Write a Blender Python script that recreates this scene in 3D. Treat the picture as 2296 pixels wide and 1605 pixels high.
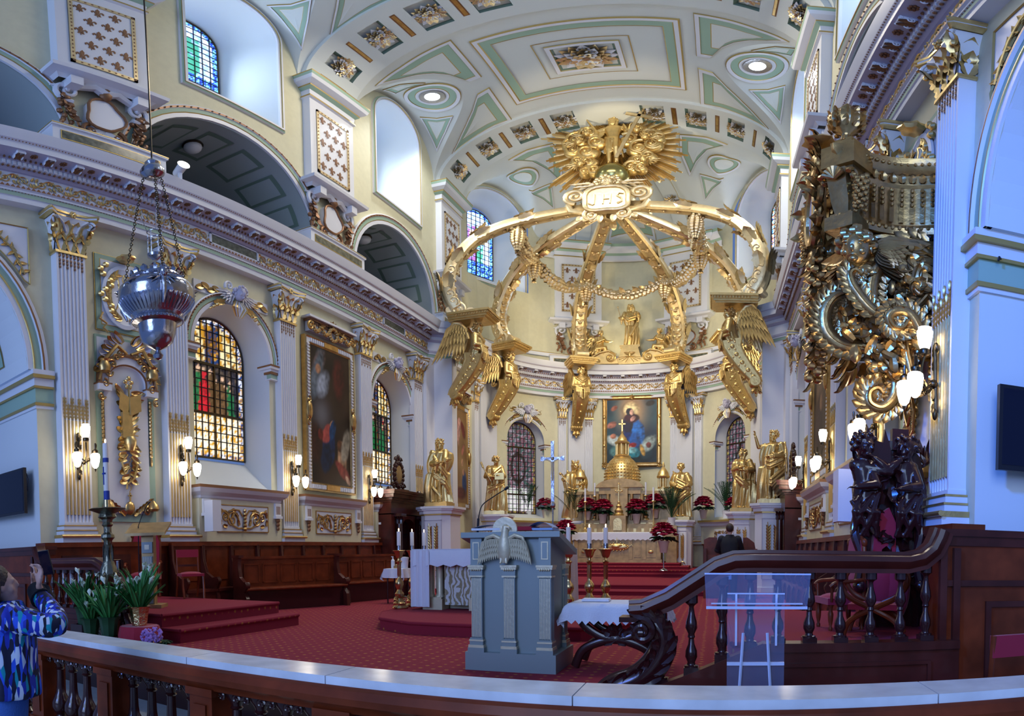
import bpy, math, random
from math import sin, cos, pi, sqrt, atan2, radians, degrees, hypot, exp, tan, acos
from mathutils import Vector, Matrix, noise
R = random.Random(7)
SC = bpy.context.scene
C = SC.collection
for o in list(bpy.data.objects): bpy.data.objects.remove(o)

# ---------------- camera (panoramic picture, equirectangular strip of 92 x 64 degrees) ----------------
F, X0, YE, PITCH, ROLL, EYE = 1431.85, 1602.34, 1288.72, -.0378, .0065, 1.65
cam = bpy.data.cameras.new('camera'); camo = bpy.data.objects.new('camera', cam); C.objects.link(camo)
cam.type = 'PANO'; cam.panorama_type = 'EQUIRECTANGULAR'
cam.longitude_min = -X0/F; cam.longitude_max = (2296-X0)/F
cam.latitude_max = YE/F; cam.latitude_min = -(1605-YE)/F
cam.clip_start = .05; cam.clip_end = 300
_fw = Vector((0, cos(PITCH), sin(PITCH))); _u0 = Vector((0, -sin(PITCH), cos(PITCH))); _r0 = Vector((1, 0, 0))
_rt = _r0*cos(ROLL)+_u0*sin(ROLL); _up = -_r0*sin(ROLL)+_u0*cos(ROLL)
camo.matrix_world = Matrix(((_rt.x, _up.x, -_fw.x, 0), (_rt.y, _up.y, -_fw.y, 0), (_rt.z, _up.z, -_fw.z, EYE), (0, 0, 0, 1)))
SC.camera = camo

def ray(px, py):
    th = (px-X0)/F; ph = (YE-py)/F
    a, b, c = sin(th)*cos(ph), cos(th)*cos(ph), sin(ph)
    return _rt*a+_fw*b+_up*c
def at(px, py, X=None, Y=None, Z=None):
    v = ray(px, py)
    t = X/v.x if X is not None else Y/v.y if Y is not None else (Z-EYE)/v.z
    return Vector((v.x*t, v.y*t, EYE+v.z*t))

# ---------------- world, view ----------------
SC.view_settings.view_transform = 'Standard'; SC.view_settings.look = 'None'
SC.view_settings.gamma = 1; SC.view_settings.use_curve_mapping = False
SC.view_settings.exposure = 0.0
w = bpy.data.worlds.new('world'); SC.world = w; w.use_nodes = True
WB = w.node_tree.nodes['Background']
WB.inputs[0].default_value = (.24, .42, 1, 1); WB.inputs[1].default_value = .40
try:
    cy_ = SC.cycles
    cy_.max_bounces = 6; cy_.diffuse_bounces = 3; cy_.glossy_bounces = 3; cy_.transmission_bounces = 6
    cy_.transparent_max_bounces = 8; cy_.caustics_reflective = False; cy_.caustics_refractive = False
    cy_.sample_clamp_indirect = 4; cy_.sample_clamp_direct = 0; cy_.use_denoising = True
    cy_.use_adaptive_sampling = True; cy_.adaptive_threshold = .02
except Exception: pass

XC, YC = -3.53, 21.84          # axis of the church, centre of the apse
XL, XR, RA = -9.42, 2.36, 5.3  # lower wall planes, apse radius
XUL, XUR = -9.24, 2.18         # upper wall planes
FL = .55                       # sanctuary floor

def light(name, kind, loc, power, col, size=1., sy=None, aim=None, **k):
    l = bpy.data.lights.new(name, kind); o = bpy.data.objects.new(name, l); C.objects.link(o)
    l.energy = power; l.color = col; o.location = loc
    if kind == 'AREA':
        l.size = size
        if sy: l.shape = 'RECTANGLE'; l.size_y = sy
    elif kind in ('POINT', 'SPOT'): l.shadow_soft_size = size
    if kind == 'SPOT':
        l.spot_size = k.get('cone', 1.); l.spot_blend = k.get('blend', .5)
    if aim is not None:
        o.rotation_euler = (Vector(aim)-Vector(loc)).to_track_quat('-Z', 'Y').to_euler()
    return o
# daylight and the blue show lights of the nave behind the viewer
light('nave_daylight', 'AREA', (-3.5, -14, 9), 1800, (.47, .66, 1), 10, 12, aim=(-4, 12, 6))
light('nave_blue_light', 'SPOT', (-7, -3, 9), 7500, (.04, .20, 1), .6, aim=(3.4, 6.0, 3.2), cone=.62, blend=.8)
light('nave_blue_light_low', 'AREA', (-5, -9, 5), 230, (.06, .15, 1), 2, 1.5, aim=(-2, 8, 0))
# the two recessed ceiling spots
LAMPS = [(-8.05, 17.4, 18.1), (1.25, 17.4, 18.1)]
for i, p in enumerate(LAMPS):
    light('ceiling_spot', 'SPOT', (p[0], p[1], p[2]-.1), 1000, (.9, .95, 1), .25, aim=(XC+(p[0]-XC)*.4, 18.5, 0), cone=2.2, blend=.8)
light('choir_floods', 'AREA', (XC, 13.9, 17.6), 620, (1, .9, .74), 5, 2, aim=(XC, 15, 0))
# warm floods hidden on the cornices, aimed at the crown of the canopy and at the apse
light('flood', 'SPOT', (-8.6, 12.2, 9.95), 1100, (1, .82, .55), .15, aim=(-3.5, 21.5, 17.2), cone=.75)
light('flood', 'SPOT', (1.6, 11.5, 9.95), 1100, (1, .82, .55), .15, aim=(-3.5, 21.5, 17.2), cone=.75)
for xx in (-8.6, 1.6): light('glory_fill', 'SPOT', (xx, 13.5, 9.95), 2600, (1, .84, .55), .1, aim=(-3.4, 21.3, 17.7), cone=.30, blend=.5)  # added narrow spots that brighten the glory, no such lamps known
light('flood', 'SPOT', (-7.2, 22, 9.9), 300, (1, .82, .5), .2, aim=(-3, 26, 13), cone=2.2)
light('flood', 'SPOT', (.2, 22, 9.9), 300, (1, .82, .5), .2, aim=(-4, 26, 13), cone=2.2)
light('flood', 'SPOT', (-4.3, 26.4, 10.2), 60, (1, .8, .42), .1, aim=(-3.4, 27, 12), cone=2.4)
light('apse_fill', 'AREA', (XC, 19.5, 9.2), 260, (1, .86, .62), 3, 1, aim=(XC, 25, 5.5))
# clerestory daylight
for (y, s) in ((10.15, -1), (17.3, -1), (10.15, 1), (17.3, 1)):
    x = XUL-1.3 if s < 0 else XUR+1.3
    light('clerestory_daylight', 'AREA', (x, y, 15), 100 if y < 12 else 55, (.7, .85, 1), 1.6, 3, aim=(XC, y, 14.5))
for a in (-64, 64):
    light('apse_daylight', 'AREA', (XC+6.1*sin(radians(a)), YC+6.1*cos(radians(a)), 15.2), 60, (.75, .88, 1), 1., 2.6, aim=(XC, YC, 14.8))

# ---------------- materials ----------------
def _n(nt, t, x=0, y=0): n = nt.nodes.new(t); n.location = (x, y); return n
def mat(name, col, rough=.5, metal=0., bump=0., bscale=20., var=0., vscale=6., spec=.5, coat=0., emit=None, estr=0., alpha=1., trans=0., attr=None, sheen=0., ior=1.45):
    m = bpy.data.materials.new(name); m.use_nodes = True; nt = m.node_tree; b = nt.nodes['Principled BSDF']
    I = b.inputs
    I['Base Color'].default_value = (*col, 1); I['Roughness'].default_value = rough; I['Metallic'].default_value = metal
    I['Specular IOR Level'].default_value = spec; I['Coat Weight'].default_value = coat; I['Coat Roughness'].default_value = .08
    I['Alpha'].default_value = alpha; I['Transmission Weight'].default_value = trans; I['IOR'].default_value = ior
    I['Sheen Weight'].default_value = sheen
    if emit: I['Emission Color'].default_value = (*emit, 1); I['Emission Strength'].default_value = estr
    tc = _n(nt, 'ShaderNodeTexCoord', -900)
    if var:
        nz = _n(nt, 'ShaderNodeTexNoise', -700); nz.inputs['Scale'].default_value = vscale; nz.inputs['Detail'].default_value = 3
        nt.links.new(tc.outputs['Object'], nz.inputs['Vector'])
        mr = _n(nt, 'ShaderNodeMapRange', -500); mr.inputs[1].default_value = .3; mr.inputs[2].default_value = .7
        mr.inputs[3].default_value = 1-var; mr.inputs[4].default_value = 1+var
        nt.links.new(nz.outputs[0], mr.inputs[0])
        mx = _n(nt, 'ShaderNodeMix', -300); mx.data_type = 'RGBA'; mx.blend_type = 'MULTIPLY'; mx.inputs[0].default_value = 1
        mx.inputs[6].default_value = (*col, 1); nt.links.new(mr.outputs[0], mx.inputs[7]); nt.links.new(mx.outputs[2], I['Base Color'])
    if bump:
        nb = _n(nt, 'ShaderNodeTexNoise', -700, -300); nb.inputs['Scale'].default_value = bscale; nb.inputs['Detail'].default_value = 4
        nt.links.new(tc.outputs['Object'], nb.inputs['Vector'])
        bp = _n(nt, 'ShaderNodeBump', -300, -300); bp.inputs['Strength'].default_value = bump; bp.inputs['Distance'].default_value = .02
        nt.links.new(nb.outputs[0], bp.inputs['Height']); nt.links.new(bp.outputs[0], I['Normal'])
    if attr:
        at_ = _n(nt, 'ShaderNodeVertexColor', -500, 200); at_.layer_name = 'Col'
        nt.links.new(at_.outputs[0], I['Base Color'])
        if attr == 'glass':
            nt.links.new(at_.outputs[0], I['Emission Color']); I['Emission Strength'].default_value = estr
    return m
M = {}
M['cream'] = mat('cream_plaster', (.73, .69, .48), .7, var=.03)
M['pale'] = mat('pale_plaster', (.74, .77, .78), .65)
M['white'] = mat('white_paint', (.78, .79, .84), .45)
M['mint'] = mat('mint_paint', (.35, .50, .38), .6)
M['vault'] = mat('vault_plaster', (.72, .75, .71), .7)
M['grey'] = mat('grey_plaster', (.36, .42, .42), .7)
M['dkgreen'] = mat('dark_green_paint', (.16, .24, .19), .6)
M['reveal'] = mat('reveal_plaster', (.80, .85, .88), .6)
M['lav'] = mat('lavender_paint', (.52, .50, .62), .6)
M['gold'] = mat('gold_leaf', (.74, .53, .22), .36, .9, bump=.25, bscale=14, var=.10)
M['goldp'] = mat('pale_gold_leaf', (.78, .62, .36), .38, .9, bump=.3, bscale=10, var=.10)
M['goldd'] = mat('antique_gold_leaf', (.56, .36, .14), .30, .9, bump=.3, bscale=12, var=.2)
M['gline'] = mat('gold_paint_line', (.50, .36, .12), .4, .5)
M['brown'] = mat('brown_gilt_paint', (.27, .13, .06), .45, .3)
M['brass'] = mat('brass', (.62, .45, .22), .25, 1.)
M['silver'] = mat('silver', (.46, .46, .52), .2, 1., bump=.3, bscale=9)
M['wood'] = mat('mahogany', (.075, .014, .009), .3, var=.35, vscale=3, coat=.2, spec=.35)
M['woodr'] = mat('red_mahogany', (.17, .030, .009), .32, var=.35, vscale=4, coat=.1, spec=.25)
M['woodd'] = mat('dark_carved_mahogany', (.035, .008, .008), .2, coat=.4)
M['oak'] = mat('golden_oak', (.42, .27, .11), .38, .35, var=.2)
M['red'] = mat('red_velvet', (.33, .008, .03), .8, sheen=.2)
M['black'] = mat('black_plastic', (.012, .012, .018), .3)
M['navy'] = mat('dark_screen', (.004, .006, .02), .12)
M['cloth'] = mat('white_linen', (.72, .74, .84), .8, bump=.3, bscale=60)
M['wax'] = mat('candle_wax', (.85, .78, .74), .5)
M['flame'] = mat('flame', (1, .7, .5), .5, emit=(1, .62, .35), estr=9)
M['marble'] = mat('white_marble', (.72, .76, .82), .18, var=.12, vscale=5)
M['dkmarble'] = mat('grey_green_marble', (.12, .13, .10), .2, var=.5, vscale=9)
M['leaf'] = mat('green_leaf', (.05, .24, .06), .45)
M['leafd'] = mat('dark_green_leaf', (.012, .06, .022), .45)
M['bulb'] = mat('lit_glass_shade', (1, 1, 1), .4, emit=(1, .93, .80), estr=6)
M['lamp'] = mat('lit_ceiling_lamp', (1, 1, 1), .4, emit=(.75, .85, 1), estr=14)
M['greyp'] = mat('blue_grey_paint', (.25, .30, .30), .4, .15)
M['pgold'] = mat('champagne_gilding', (.66, .58, .40), .42, .35, bump=.15, bscale=30)
M['iron'] = mat('dark_bronze', (.10, .075, .045), .3, 1.)
M['bronze'] = mat('grey_bronze', (.23, .22, .16), .28, 1., bump=.4, bscale=25)
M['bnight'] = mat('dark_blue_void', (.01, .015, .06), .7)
M['scol'] = mat('canvas_paint', (1, 1, 1), .5, attr='c')
M['glass'] = mat('stained_glass', (0, 0, 0), .3, attr='glass', estr=1.0)
M['pglass'] = mat('clear_glass', (.9, .95, 1), .05, trans=1.)
M['terra'] = mat('pink_clay', (.62, .46, .38), .7)
M['potw'] = mat('white_glazed_pot', (.8, .82, .86), .3)
M['stone'] = mat('pale_stone_floor', (.48, .52, .5), .3, var=.06)
M['foil'] = mat('gold_foil_wrap', (.8, .62, .3), .2, 1., bump=.8, bscale=30)

# ---------------- mesh building ----------------
class MB:
    def __init__(s): s.v = []; s.f = []; s.m = []; s.c = None
    def add(s, vs, fs, m=0):
        b = len(s.v); s.v += [tuple(p) for p in vs]; s.f += [tuple(i+b for i in f) for f in fs]; s.m += [m]*len(fs); return s
    def box(s, x0, x1, y0, y1, z0, z1, m=0):
        return s.add([(x0,y0,z0),(x1,y0,z0),(x1,y1,z0),(x0,y1,z0),(x0,y0,z1),(x1,y0,z1),(x1,y1,z1),(x0,y1,z1)],
                     [(0,3,2,1),(4,5,6,7),(0,1,5,4),(1,2,6,5),(2,3,7,6),(3,0,4,7)], m)
    def grid(s, rows, m=0, cu=False, cv=False, mf=None):
        n = len(rows); k = len(rows[0]); vs = [p for r in rows for p in r]; b = len(s.v)
        s.v += [tuple(p) for p in vs]
        for i in range(n if cu else n-1):
            for j in range(k if cv else k-1):
                a = i*k+j; c = i*k+(j+1) % k; d = ((i+1) % n)*k+(j+1) % k; e = ((i+1) % n)*k+j
                s.f.append((b+a, b+c, b+d, b+e)); s.m.append(mf(i, j) if mf else m)
        return s
    def lathe(s, prof, seg=24, c=(0, 0, 0), m=0, fl=0, fa=0., mf=None, sx=1., sy=1.):
        rows = []
        for r, z in prof:
            row = []
            for j in range(seg):
                a = 2*pi*j/seg; rr = r*(1+fa*cos(fl*a)) if fl else r
                row.append((c[0]+rr*cos(a)*sx, c[1]+rr*sin(a)*sy, c[2]+z))
            rows.append(row)
        s.grid(rows, m, cv=True, mf=mf)
        b = len(s.v)-len(prof)*seg
        s.f.append(tuple(b+j for j in reversed(range(seg)))); s.m.append(mf(0, 0) if mf else m)
        b2 = len(s.v)-seg; s.f.append(tuple(b2+j for j in range(seg))); s.m.append(mf(len(prof)-2, 0) if mf else m)
        return s
    def tube(s, path, rad, seg=8, m=0, flat=1., up=(0, 0, 1), cap=True):
        P = [Vector(p) for p in path]; n = len(P)
        if not hasattr(rad, '__len__'): rad = [rad]*n
        U = Vector(up); rows = []
        for i in range(n):
            T = (P[min(i+1, n-1)]-P[max(i-1, 0)])
            if T.length < 1e-9: T = Vector((0, 0, 1))
            T.normalize(); A = U-T*U.dot(T)
            if A.length < 1e-3: A = T.orthogonal()
            A.normalize(); U = A.copy(); B = T.cross(A)
            rows.append([P[i]+A*(cos(2*pi*j/seg)*rad[i]*flat)+B*(sin(2*pi*j/seg)*rad[i]) for j in range(seg)])
        s.grid(rows, m, cv=True)
        if cap:
            b = len(s.v)-n*seg; s.f.append(tuple(b+j for j in reversed(range(seg)))); s.m.append(m)
            b = len(s.v)-seg; s.f.append(tuple(b+j for j in range(seg))); s.m.append(m)
        return s
    def ell(s, c, r, m=0, nu=10, nv=8, rot=None):
        if not hasattr(r, '__len__'): r = (r, r, r)
        rows = []
        for i in range(nv+1):
            ph = -pi/2+pi*i/nv; row = []
            for j in range(nu):
                a = 2*pi*j/nu; p = Vector((r[0]*cos(ph)*cos(a), r[1]*cos(ph)*sin(a), r[2]*sin(ph)))
                if rot: p = rot @ p
                row.append(p+Vector(c))
            rows.append(row)
        return s.grid(rows, m, cv=True)
    def prism(s, poly, d0, d1, ax='y', m=0, mside=None):
        """poly of (a,b): ax 'y' -> (a,d,b); 'x' -> (d,a,b); 'z' -> (a,b,d)"""
        f = {'y': lambda a, b, d: (a, d, b), 'x': lambda a, b, d: (d, a, b), 'z': lambda a, b, d: (a, b, d)}[ax]
        n = len(poly); vs = [f(a, b, d0) for a, b in poly]+[f(a, b, d1) for a, b in poly]
        s.add(vs, [tuple(range(n))[::-1], tuple(range(n, 2*n))], m)
        b = len(s.v)-2*n
        for i in range(n):
            j = (i+1) % n; s.f.append((b+i, b+j, b+n+j, b+n+i)); s.m.append(m if mside is None else mside)
        return s
    def loft(s, rings, m=0, cap=True):
        s.grid(rings, m, cv=True)
        if cap:
            k = len(rings[0]); b = len(s.v)-len(rings)*k
            s.f.append(tuple(b+j for j in reversed(range(k)))); s.m.append(m)
            b = len(s.v)-k; s.f.append(tuple(b+j for j in range(k))); s.m.append(m)
        return s
    def leaf(s, p, d, nrm, L, W, curl=.5, m=0, lob=4, nt=9):
        """curled acanthus leaf from p along d, curling towards nrm"""
        p = Vector(p); d = Vector(d).normalized(); nn = Vector(nrm); nn = (nn-d*nn.dot(d)).normalized(); t = d.cross(nn)
        rows = []; pos = p.copy(); ang = 0.
        for i in range(nt+1):
            u = i/nt; wd = W*.5*(sin(pi*(.16+.80*u))**.7)*(1+.16*sin(2*pi*lob*u))*(1 if u < 1 else .3)
            ang = curl*2.5*u**3-.12*curl
            dd = d*cos(ang)+nn*sin(ang); nc = -d*sin(ang)+nn*cos(ang)
            rows.append([pos+t*(wd*q)+nc*(wd*(.35*abs(q)-.12*(1-abs(q)))) for q in (-1, -.55, 0, .55, 1)])
            pos = pos+dd*(L/nt)
        b = len(s.v); s.grid(rows, m)
        back = [[q-nn*.012*1 for q in r] for r in rows]
        s.grid([r[::-1] for r in back], m)
        return s
    def spiral(s, c, u, v, r0, turns, th=.02, m=0, a0=0., hand=1, r1=.15, seg=6, n=None, lift=0., flat=1.):
        """scroll in the plane u,v: starts at radius r0 at angle a0, winds inwards"""
        c = Vector(c); u = Vector(u); v = Vector(v); w_ = u.cross(v)
        n = n or int(14*turns)+3; pts = []; rr = []
        for i in range(n+1):
            q = i/n; a = a0+hand*2*pi*turns*q; r = r0*(1-(1-r1)*q**.8)
            pts.append(c+u*(r*cos(a))+v*(r*sin(a))+w_*(lift*q)); rr.append(th*(1-.45*q))
        s.tube(pts, rr, seg, m, up=w_, flat=flat); s.ell(pts[-1], th*1.15, m, 6, 5)
        return s
    def xf(s, mx, b=0):
        s.v[b:] = [tuple(mx @ Vector(p)) for p in s.v[b:]]; return s
    def mp(s, fn, b=0):
        s.v[b:] = [tuple(fn(*p)) for p in s.v[b:]]; return s
    def join(s, o, mx=None, dm=0):
        b = len(s.v); s.v += [tuple(mx @ Vector(p)) for p in o.v] if mx else list(o.v)
        s.f += [tuple(i+b for i in f) for f in o.f]; s.m += [i+dm for i in o.m]; return s
    def obj(s, name, mats, parent=None, ang=38, cols=None, flip=False):
        me = bpy.data.meshes.new(name); me.from_pydata(s.v, [], s.f)
        if not isinstance(mats, (list, tuple)): mats = [mats]
        for q in mats: me.materials.append(M[q] if isinstance(q, str) else q)
        if len(mats) > 1: me.polygons.foreach_set('material_index', [min(i, len(mats)-1) for i in s.m])
        if ang:
            me.polygons.foreach_set('use_smooth', [True]*len(me.polygons)); me.set_sharp_from_angle(angle=radians(ang))
        if cols:
            at_ = me.color_attributes.new('Col', 'FLOAT_COLOR', 'POINT')
            at_.data.foreach_set('color', [x for c_ in cols for x in (*c_, 1)])
        me.update()
        o = bpy.data.objects.new(name, me); C.objects.link(o)
        if parent: o.parent = parent
        return o

def thing(name, label, cat, loc=(0, 0, 0), rz=0., group=None, sc=None):
    o = bpy.data.objects.new(name, None); C.objects.link(o); o.empty_display_size = .1
    o.location = loc; o.rotation_euler = (0, 0, rz)
    if sc: o.scale = sc if hasattr(sc, '__len__') else (sc,)*3
    o['label'] = label; o['category'] = cat
    if group: o['group'] = group
    return o
def tag(o, label, cat, group=None, loc=None, rz=None):
    o['label'] = label; o['category'] = cat
    if group: o['group'] = group
    if loc is not None: o.location = loc
    if rz is not None: o.rotation_euler = (0, 0, rz)
    return o
def struct(o): o['kind'] = 'structure'; return o
def dup(root, loc=None, rz=None, label=None, group=None, sc=None):
    kids = list(root.children)
    r = root.copy(); C.objects.link(r)
    if loc is not None: r.location = loc
    if rz is not None: r.rotation_euler = (0, 0, rz)
    if sc is not None: r.scale = sc if hasattr(sc, '__len__') else (sc,)*3
    if label: r['label'] = label
    if group: r['group'] = group
    for ch in kids:
        c = ch.copy(); C.objects.link(c); c.parent = r
        for g in list(ch.children):
            d = g.copy(); C.objects.link(d); d.parent = c
    return r
def remesh(o, vox, sm=0):
    q = o.modifiers.new('merge', 'REMESH'); q.mode = 'VOXEL'; q.voxel_size = vox; q.use_smooth_shade = True
    if sm: k = o.modifiers.new('soft', 'SMOOTH'); k.factor = .5; k.iterations = sm
    return o
def fl(s, o, z): return (XL+o, s, z)
def fr(s, o, z): return (XR-o, s, z)
def fa(a, o, z, r=None): return (XC+((r or RA)-o)*sin(radians(a)), YC+((r or RA)-o)*cos(radians(a)), z)
# ---------------- walls ----------------
def arch_pts(hw, zs, rise, n=20):
    return [(-hw*cos(pi*i/n), zs+rise*sin(pi*i/n)) for i in range(n+1)]
def wall_arch(mb, mp, s0, s1, z0, z1, sc_, hw, sill, zs, rise, m=0, o=0., k=1.):
    """wall rectangle s0..s1 x z0..z1 with an arched opening; k scales the s half width (degrees on the apse)"""
    A = [(sc_+a*k, z) for a, z in arch_pts(hw, zs, rise)]
    def quad(p, q, r, t):
        n = max(1, int(abs(q[0]-p[0])/(.6*k)))
        lo = [(p[0]+(q[0]-p[0])*i/n, p[1]+(q[1]-p[1])*i/n) for i in range(n+1)]
        hi = [(t[0]+(r[0]-t[0])*i/n, t[1]+(r[1]-t[1])*i/n) for i in range(n+1)]
        mb.grid([[mp(a, o, z) for a, z in lo], [mp(a, o, z) for a, z in hi]], m)
    L, Rr = sc_-hw*k, sc_+hw*k
    if L > s0: quad((s0, z0), (L, z0), (L, z1), (s0, z1))
    if Rr < s1: quad((Rr, z0), (s1, z0), (s1, z1), (Rr, z1))
    if sill > z0: quad((L, z0), (Rr, z0), (Rr, sill), (L, sill))
    for (a, z), (b, y) in zip(A[:-1], A[1:]): quad((a, z), (b, y), (b, z1), (a, z1))
def opening(sc_, hw, sill, zs, rise, k=1., n=20):
    return [(sc_-hw*k, sill)]+[(sc_+a*k, z) for a, z in arch_pts(hw, zs, rise, n)]+[(sc_+hw*k, sill)]
def reveal(mb, mp, A, B, oa, ob, m=0):
    mb.grid([[mp(s, oa, z) for s, z in A], [mp(s, ob, z) for s, z in B]], m, cv=True)
def mould_arch(mb, mp, sc_, hw, zs, rise, prof, zlow=None, k=1., n=24, m=None, close=False):
    """profile of (outward radial offset, wall offset) swept round an arch, down to zlow"""
    rows = []
    for (dr, o) in prof:
        pts = [(sc_+(-(hw+dr)*cos(pi*i/n))*k, zs+(rise+dr)*sin(pi*i/n)) for i in range(n+1)]
        if zlow is not None:
            z = zlow-(dr if close else 0)
            pts = [(pts[0][0], z)]+pts+[(pts[-1][0], z)]
        rows.append([mp(s, o, z) for s, z in pts])
    mb.grid(rows, 0, cv=close, mf=(lambda i, j: m[min(i, len(m)-1)]) if m else None)

def sweep(mb, path, prof, mats, closed=False):
    """plan path of (x,y,nx,ny) points and a profile of (offset, z)"""
    rows = [[(x+nx*o, y+ny*o, z) for (x, y, nx, ny) in path] for (o, z) in prof]
    mb.grid(rows, 0, mf=lambda i, j: mats[i])
# plan path of the wall face with inward normals
def plan(o=0):
    P = []
    L = lambda y: P.append((XL, y, 1, 0))
    for i in range(16): L(4.2+(19.3-4.2)*i/15)
    P.append((XL, 19.3, 1, 0)); P.append((XL+.59, 19.3, 1, -1)) if 0 else None
    P.append((XC-RA, 19.9, 1, 0)); P.append((XC-RA, YC, 1, 0))
    for i in range(1, 48):
        a = -90+180*i/48; P.append((XC+RA*sin(radians(a)), YC+RA*cos(radians(a)), -sin(radians(a)), -cos(radians(a))))
    P.append((XC+RA, YC, -1, 0)); P.append((XC+RA, 19.9, -1, 0)); P.append((XR, 19.3, -1, 0))
    for i in range(16): P.append((XR, 19.3-(19.3-3.2)*i/15, -1, 0))
    return P
PLAN = plan()
ENT = [(0, 8.25), (.18, 8.25), (.18, 8.37), (.20, 8.375), (.20, 8.47), (.22, 8.475), (.22, 8.52), (.25, 8.535), (.25, 8.60), (.18, 8.61), (.18, 8.93),
       (.22, 8.94), (.28, 9.0), (.32, 9.01), (.32, 9.11), (.34, 9.115), (.37, 9.19), (.60, 9.22), (.60, 9.36), (.63, 9.39), (.64, 9.42), (.69, 9.60), (.70, 9.645), (0, 9.70)]
ENTM = [0, 0, 0, 1, 0, 0, 0, 2, 0, 0, 2, 2, 0, 0, 2, 2, 3, 0, 0, 2, 0, 0, 0]
mb = MB(); sweep(mb, PLAN, ENT, ENTM)
cornice = struct(mb.obj('trim_1', ['white', 'mint', 'lav', 'lav'], ang=25))

def wall_lower():
    for side, mp, nm in (('l', fl, 'wall_left'), ('r', fr, 'wall_right')):
        mb = MB(); y0 = 5.35 if side == 'l' else 5.5
        wall_arch(mb, mp, -.9, y0, 4.95, 8.3, 2.45, y0-2.6, 4.95, 4.95, y0-2.6)
        def q(a, b, z0, z1): mb.grid([[mp(a, 0, z0), mp(b, 0, z0)], [mp(a, 0, z1), mp(b, 0, z1)]], 0)
        q(y0, 8.68, FL-.2, 8.3)
        wall_arch(mb, mp, 8.68, 11.58, FL-.2, 8.3, 10.17, 1.2, 3.05, 6.15, 1.17)
        q(11.58, 15.68, FL-.2, 8.3)
        wall_arch(mb, mp, 15.68, 18.4, FL-.2, 8.3, 17.15, 1.2, 3.05, 6.15, 1.17)
        q(18.4, 19.3, FL-.2, 8.3)
        mb.grid([[mp(19.3, 0, FL-.2), mp(19.9, .59, FL-.2)], [mp(19.3, 0, 8.3), mp(19.9, .59, 8.3)]], 0)
        q2 = [[mp(19.9, .59, FL-.2), mp(YC, .59, FL-.2)], [mp(19.9, .59, 8.3), mp(YC, .59, 8.3)]]; mb.grid(q2, 0)
        struct(mb.obj(nm, ['cream'], ang=0))
        # nave arch pier: the face that turns away from the choir beside the viewer
        mb = MB()
        ye = 5.35 if side == 'l' else 5.5
        mb.grid([[mp(ye, 0, -.1), mp(ye, -5, -.1)], [mp(ye, 0, 4.95), mp(ye, -5, 4.95)]], 0)
        mb.grid([[mp(2.45-(ye-2.6)*cos(pi*i/32), -d, 4.95+(ye-2.6)*sin(pi*i/32)) for i in range(33)] for d in (0, 5)], 0)
        struct(mb.obj(nm, ['pale'], ang=0))
    mb = MB()
    def qa(a, b): n = max(2, int((b-a)/4)); mb.grid([[fa(a+(b-a)*i/n, 0, z) for i in range(n+1)] for z in (FL-.2, 8.3)], 0)
    qa(-90, -67)
    k = degrees(1/RA)
    wall_arch(mb, fa, -67, -36, FL-.2, 8.3, -51.5, .92, 3.0, 6.2, .92, k=k)
    qa(-36, 36)
    wall_arch(mb, fa, 36, 67, FL-.2, 8.3, 51.5, .92, 3.0, 6.2, .92, k=k)
    qa(67, 90)
    struct(mb.obj('wall_back', ['cream'], ang=0))
wall_lower()

# ---------------- vault ----------------
ZS, AV, BV = 15.9, 5.71, 3.15     # spring, half width, rise
BAYS = [(7.6, 12.6), (14.75, 20.1)]  # lunette bays between the transverse bands
def zmain(dx): return ZS+BV*sqrt(max(0, 1-(dx/AV)**2))
def zcross(y):
    for a, b in BAYS:
        if a <= y <= b:
            c = (a+b)/2; h = (b-a)/2-.12
            if abs(y-c) < h: return ZS+2.42*(1-abs((y-c)/h)**2.0)**.5
    return ZS
def zceil(x, y):
    if y > YC: return zdome(x, y)
    return max(zmain(abs(x-XC)), zcross(y) if y < 20.1 else ZS)
def zdome(x, y):
    r = hypot(x-XC, y-YC); a = degrees(atan2(x-XC, y-YC)); q = ZS+BV*sqrt(max(0, 1-(r/AV)**2))
    for c in (-64, 64, 0):
        h = 20.5 if c else 0
        if h and abs(a-c) < h: q = max(q, ZS+2.3*sqrt(1-((a-c)/h)**2))
    return q
mb = MB()
ys = [4.5]
for a, b in BAYS: ys += [a+(b-a)*(.5-.5*cos(pi*i/36)) for i in range(37)]
ys += [21.0, YC]
for sg in (-1, 1):
    rows = []
    for y in ys:
        zc = zcross(y)
        dg = AV*sqrt(max(0, 1-((zc-ZS)/BV)**2))
        row = [(XC+sg*dg*sin(pi/2*i/22), y, zmain(dg*sin(pi/2*i/22))) for i in range(23)]
        row += [(XC+sg*(dg+(AV-dg)*i/8), y, max(zc, zmain(dg+(AV-dg)*i/8))) for i in range(1, 9)]
        rows.append(row)
    mb.grid(rows, 0)
rows = []
for i in range(0, 26):
    r = AV*sin(pi/2*i/25)
    rows.append([(XC+r*sin(radians(a)), YC+r*cos(radians(a)), zdome(XC+r*sin(radians(a)), YC+r*cos(radians(a)))) for a in [-90+q*2 for q in range(91)]])
mb.grid(rows, 0)
struct(mb.obj('ceiling', ['vault'], ang=30))

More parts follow.
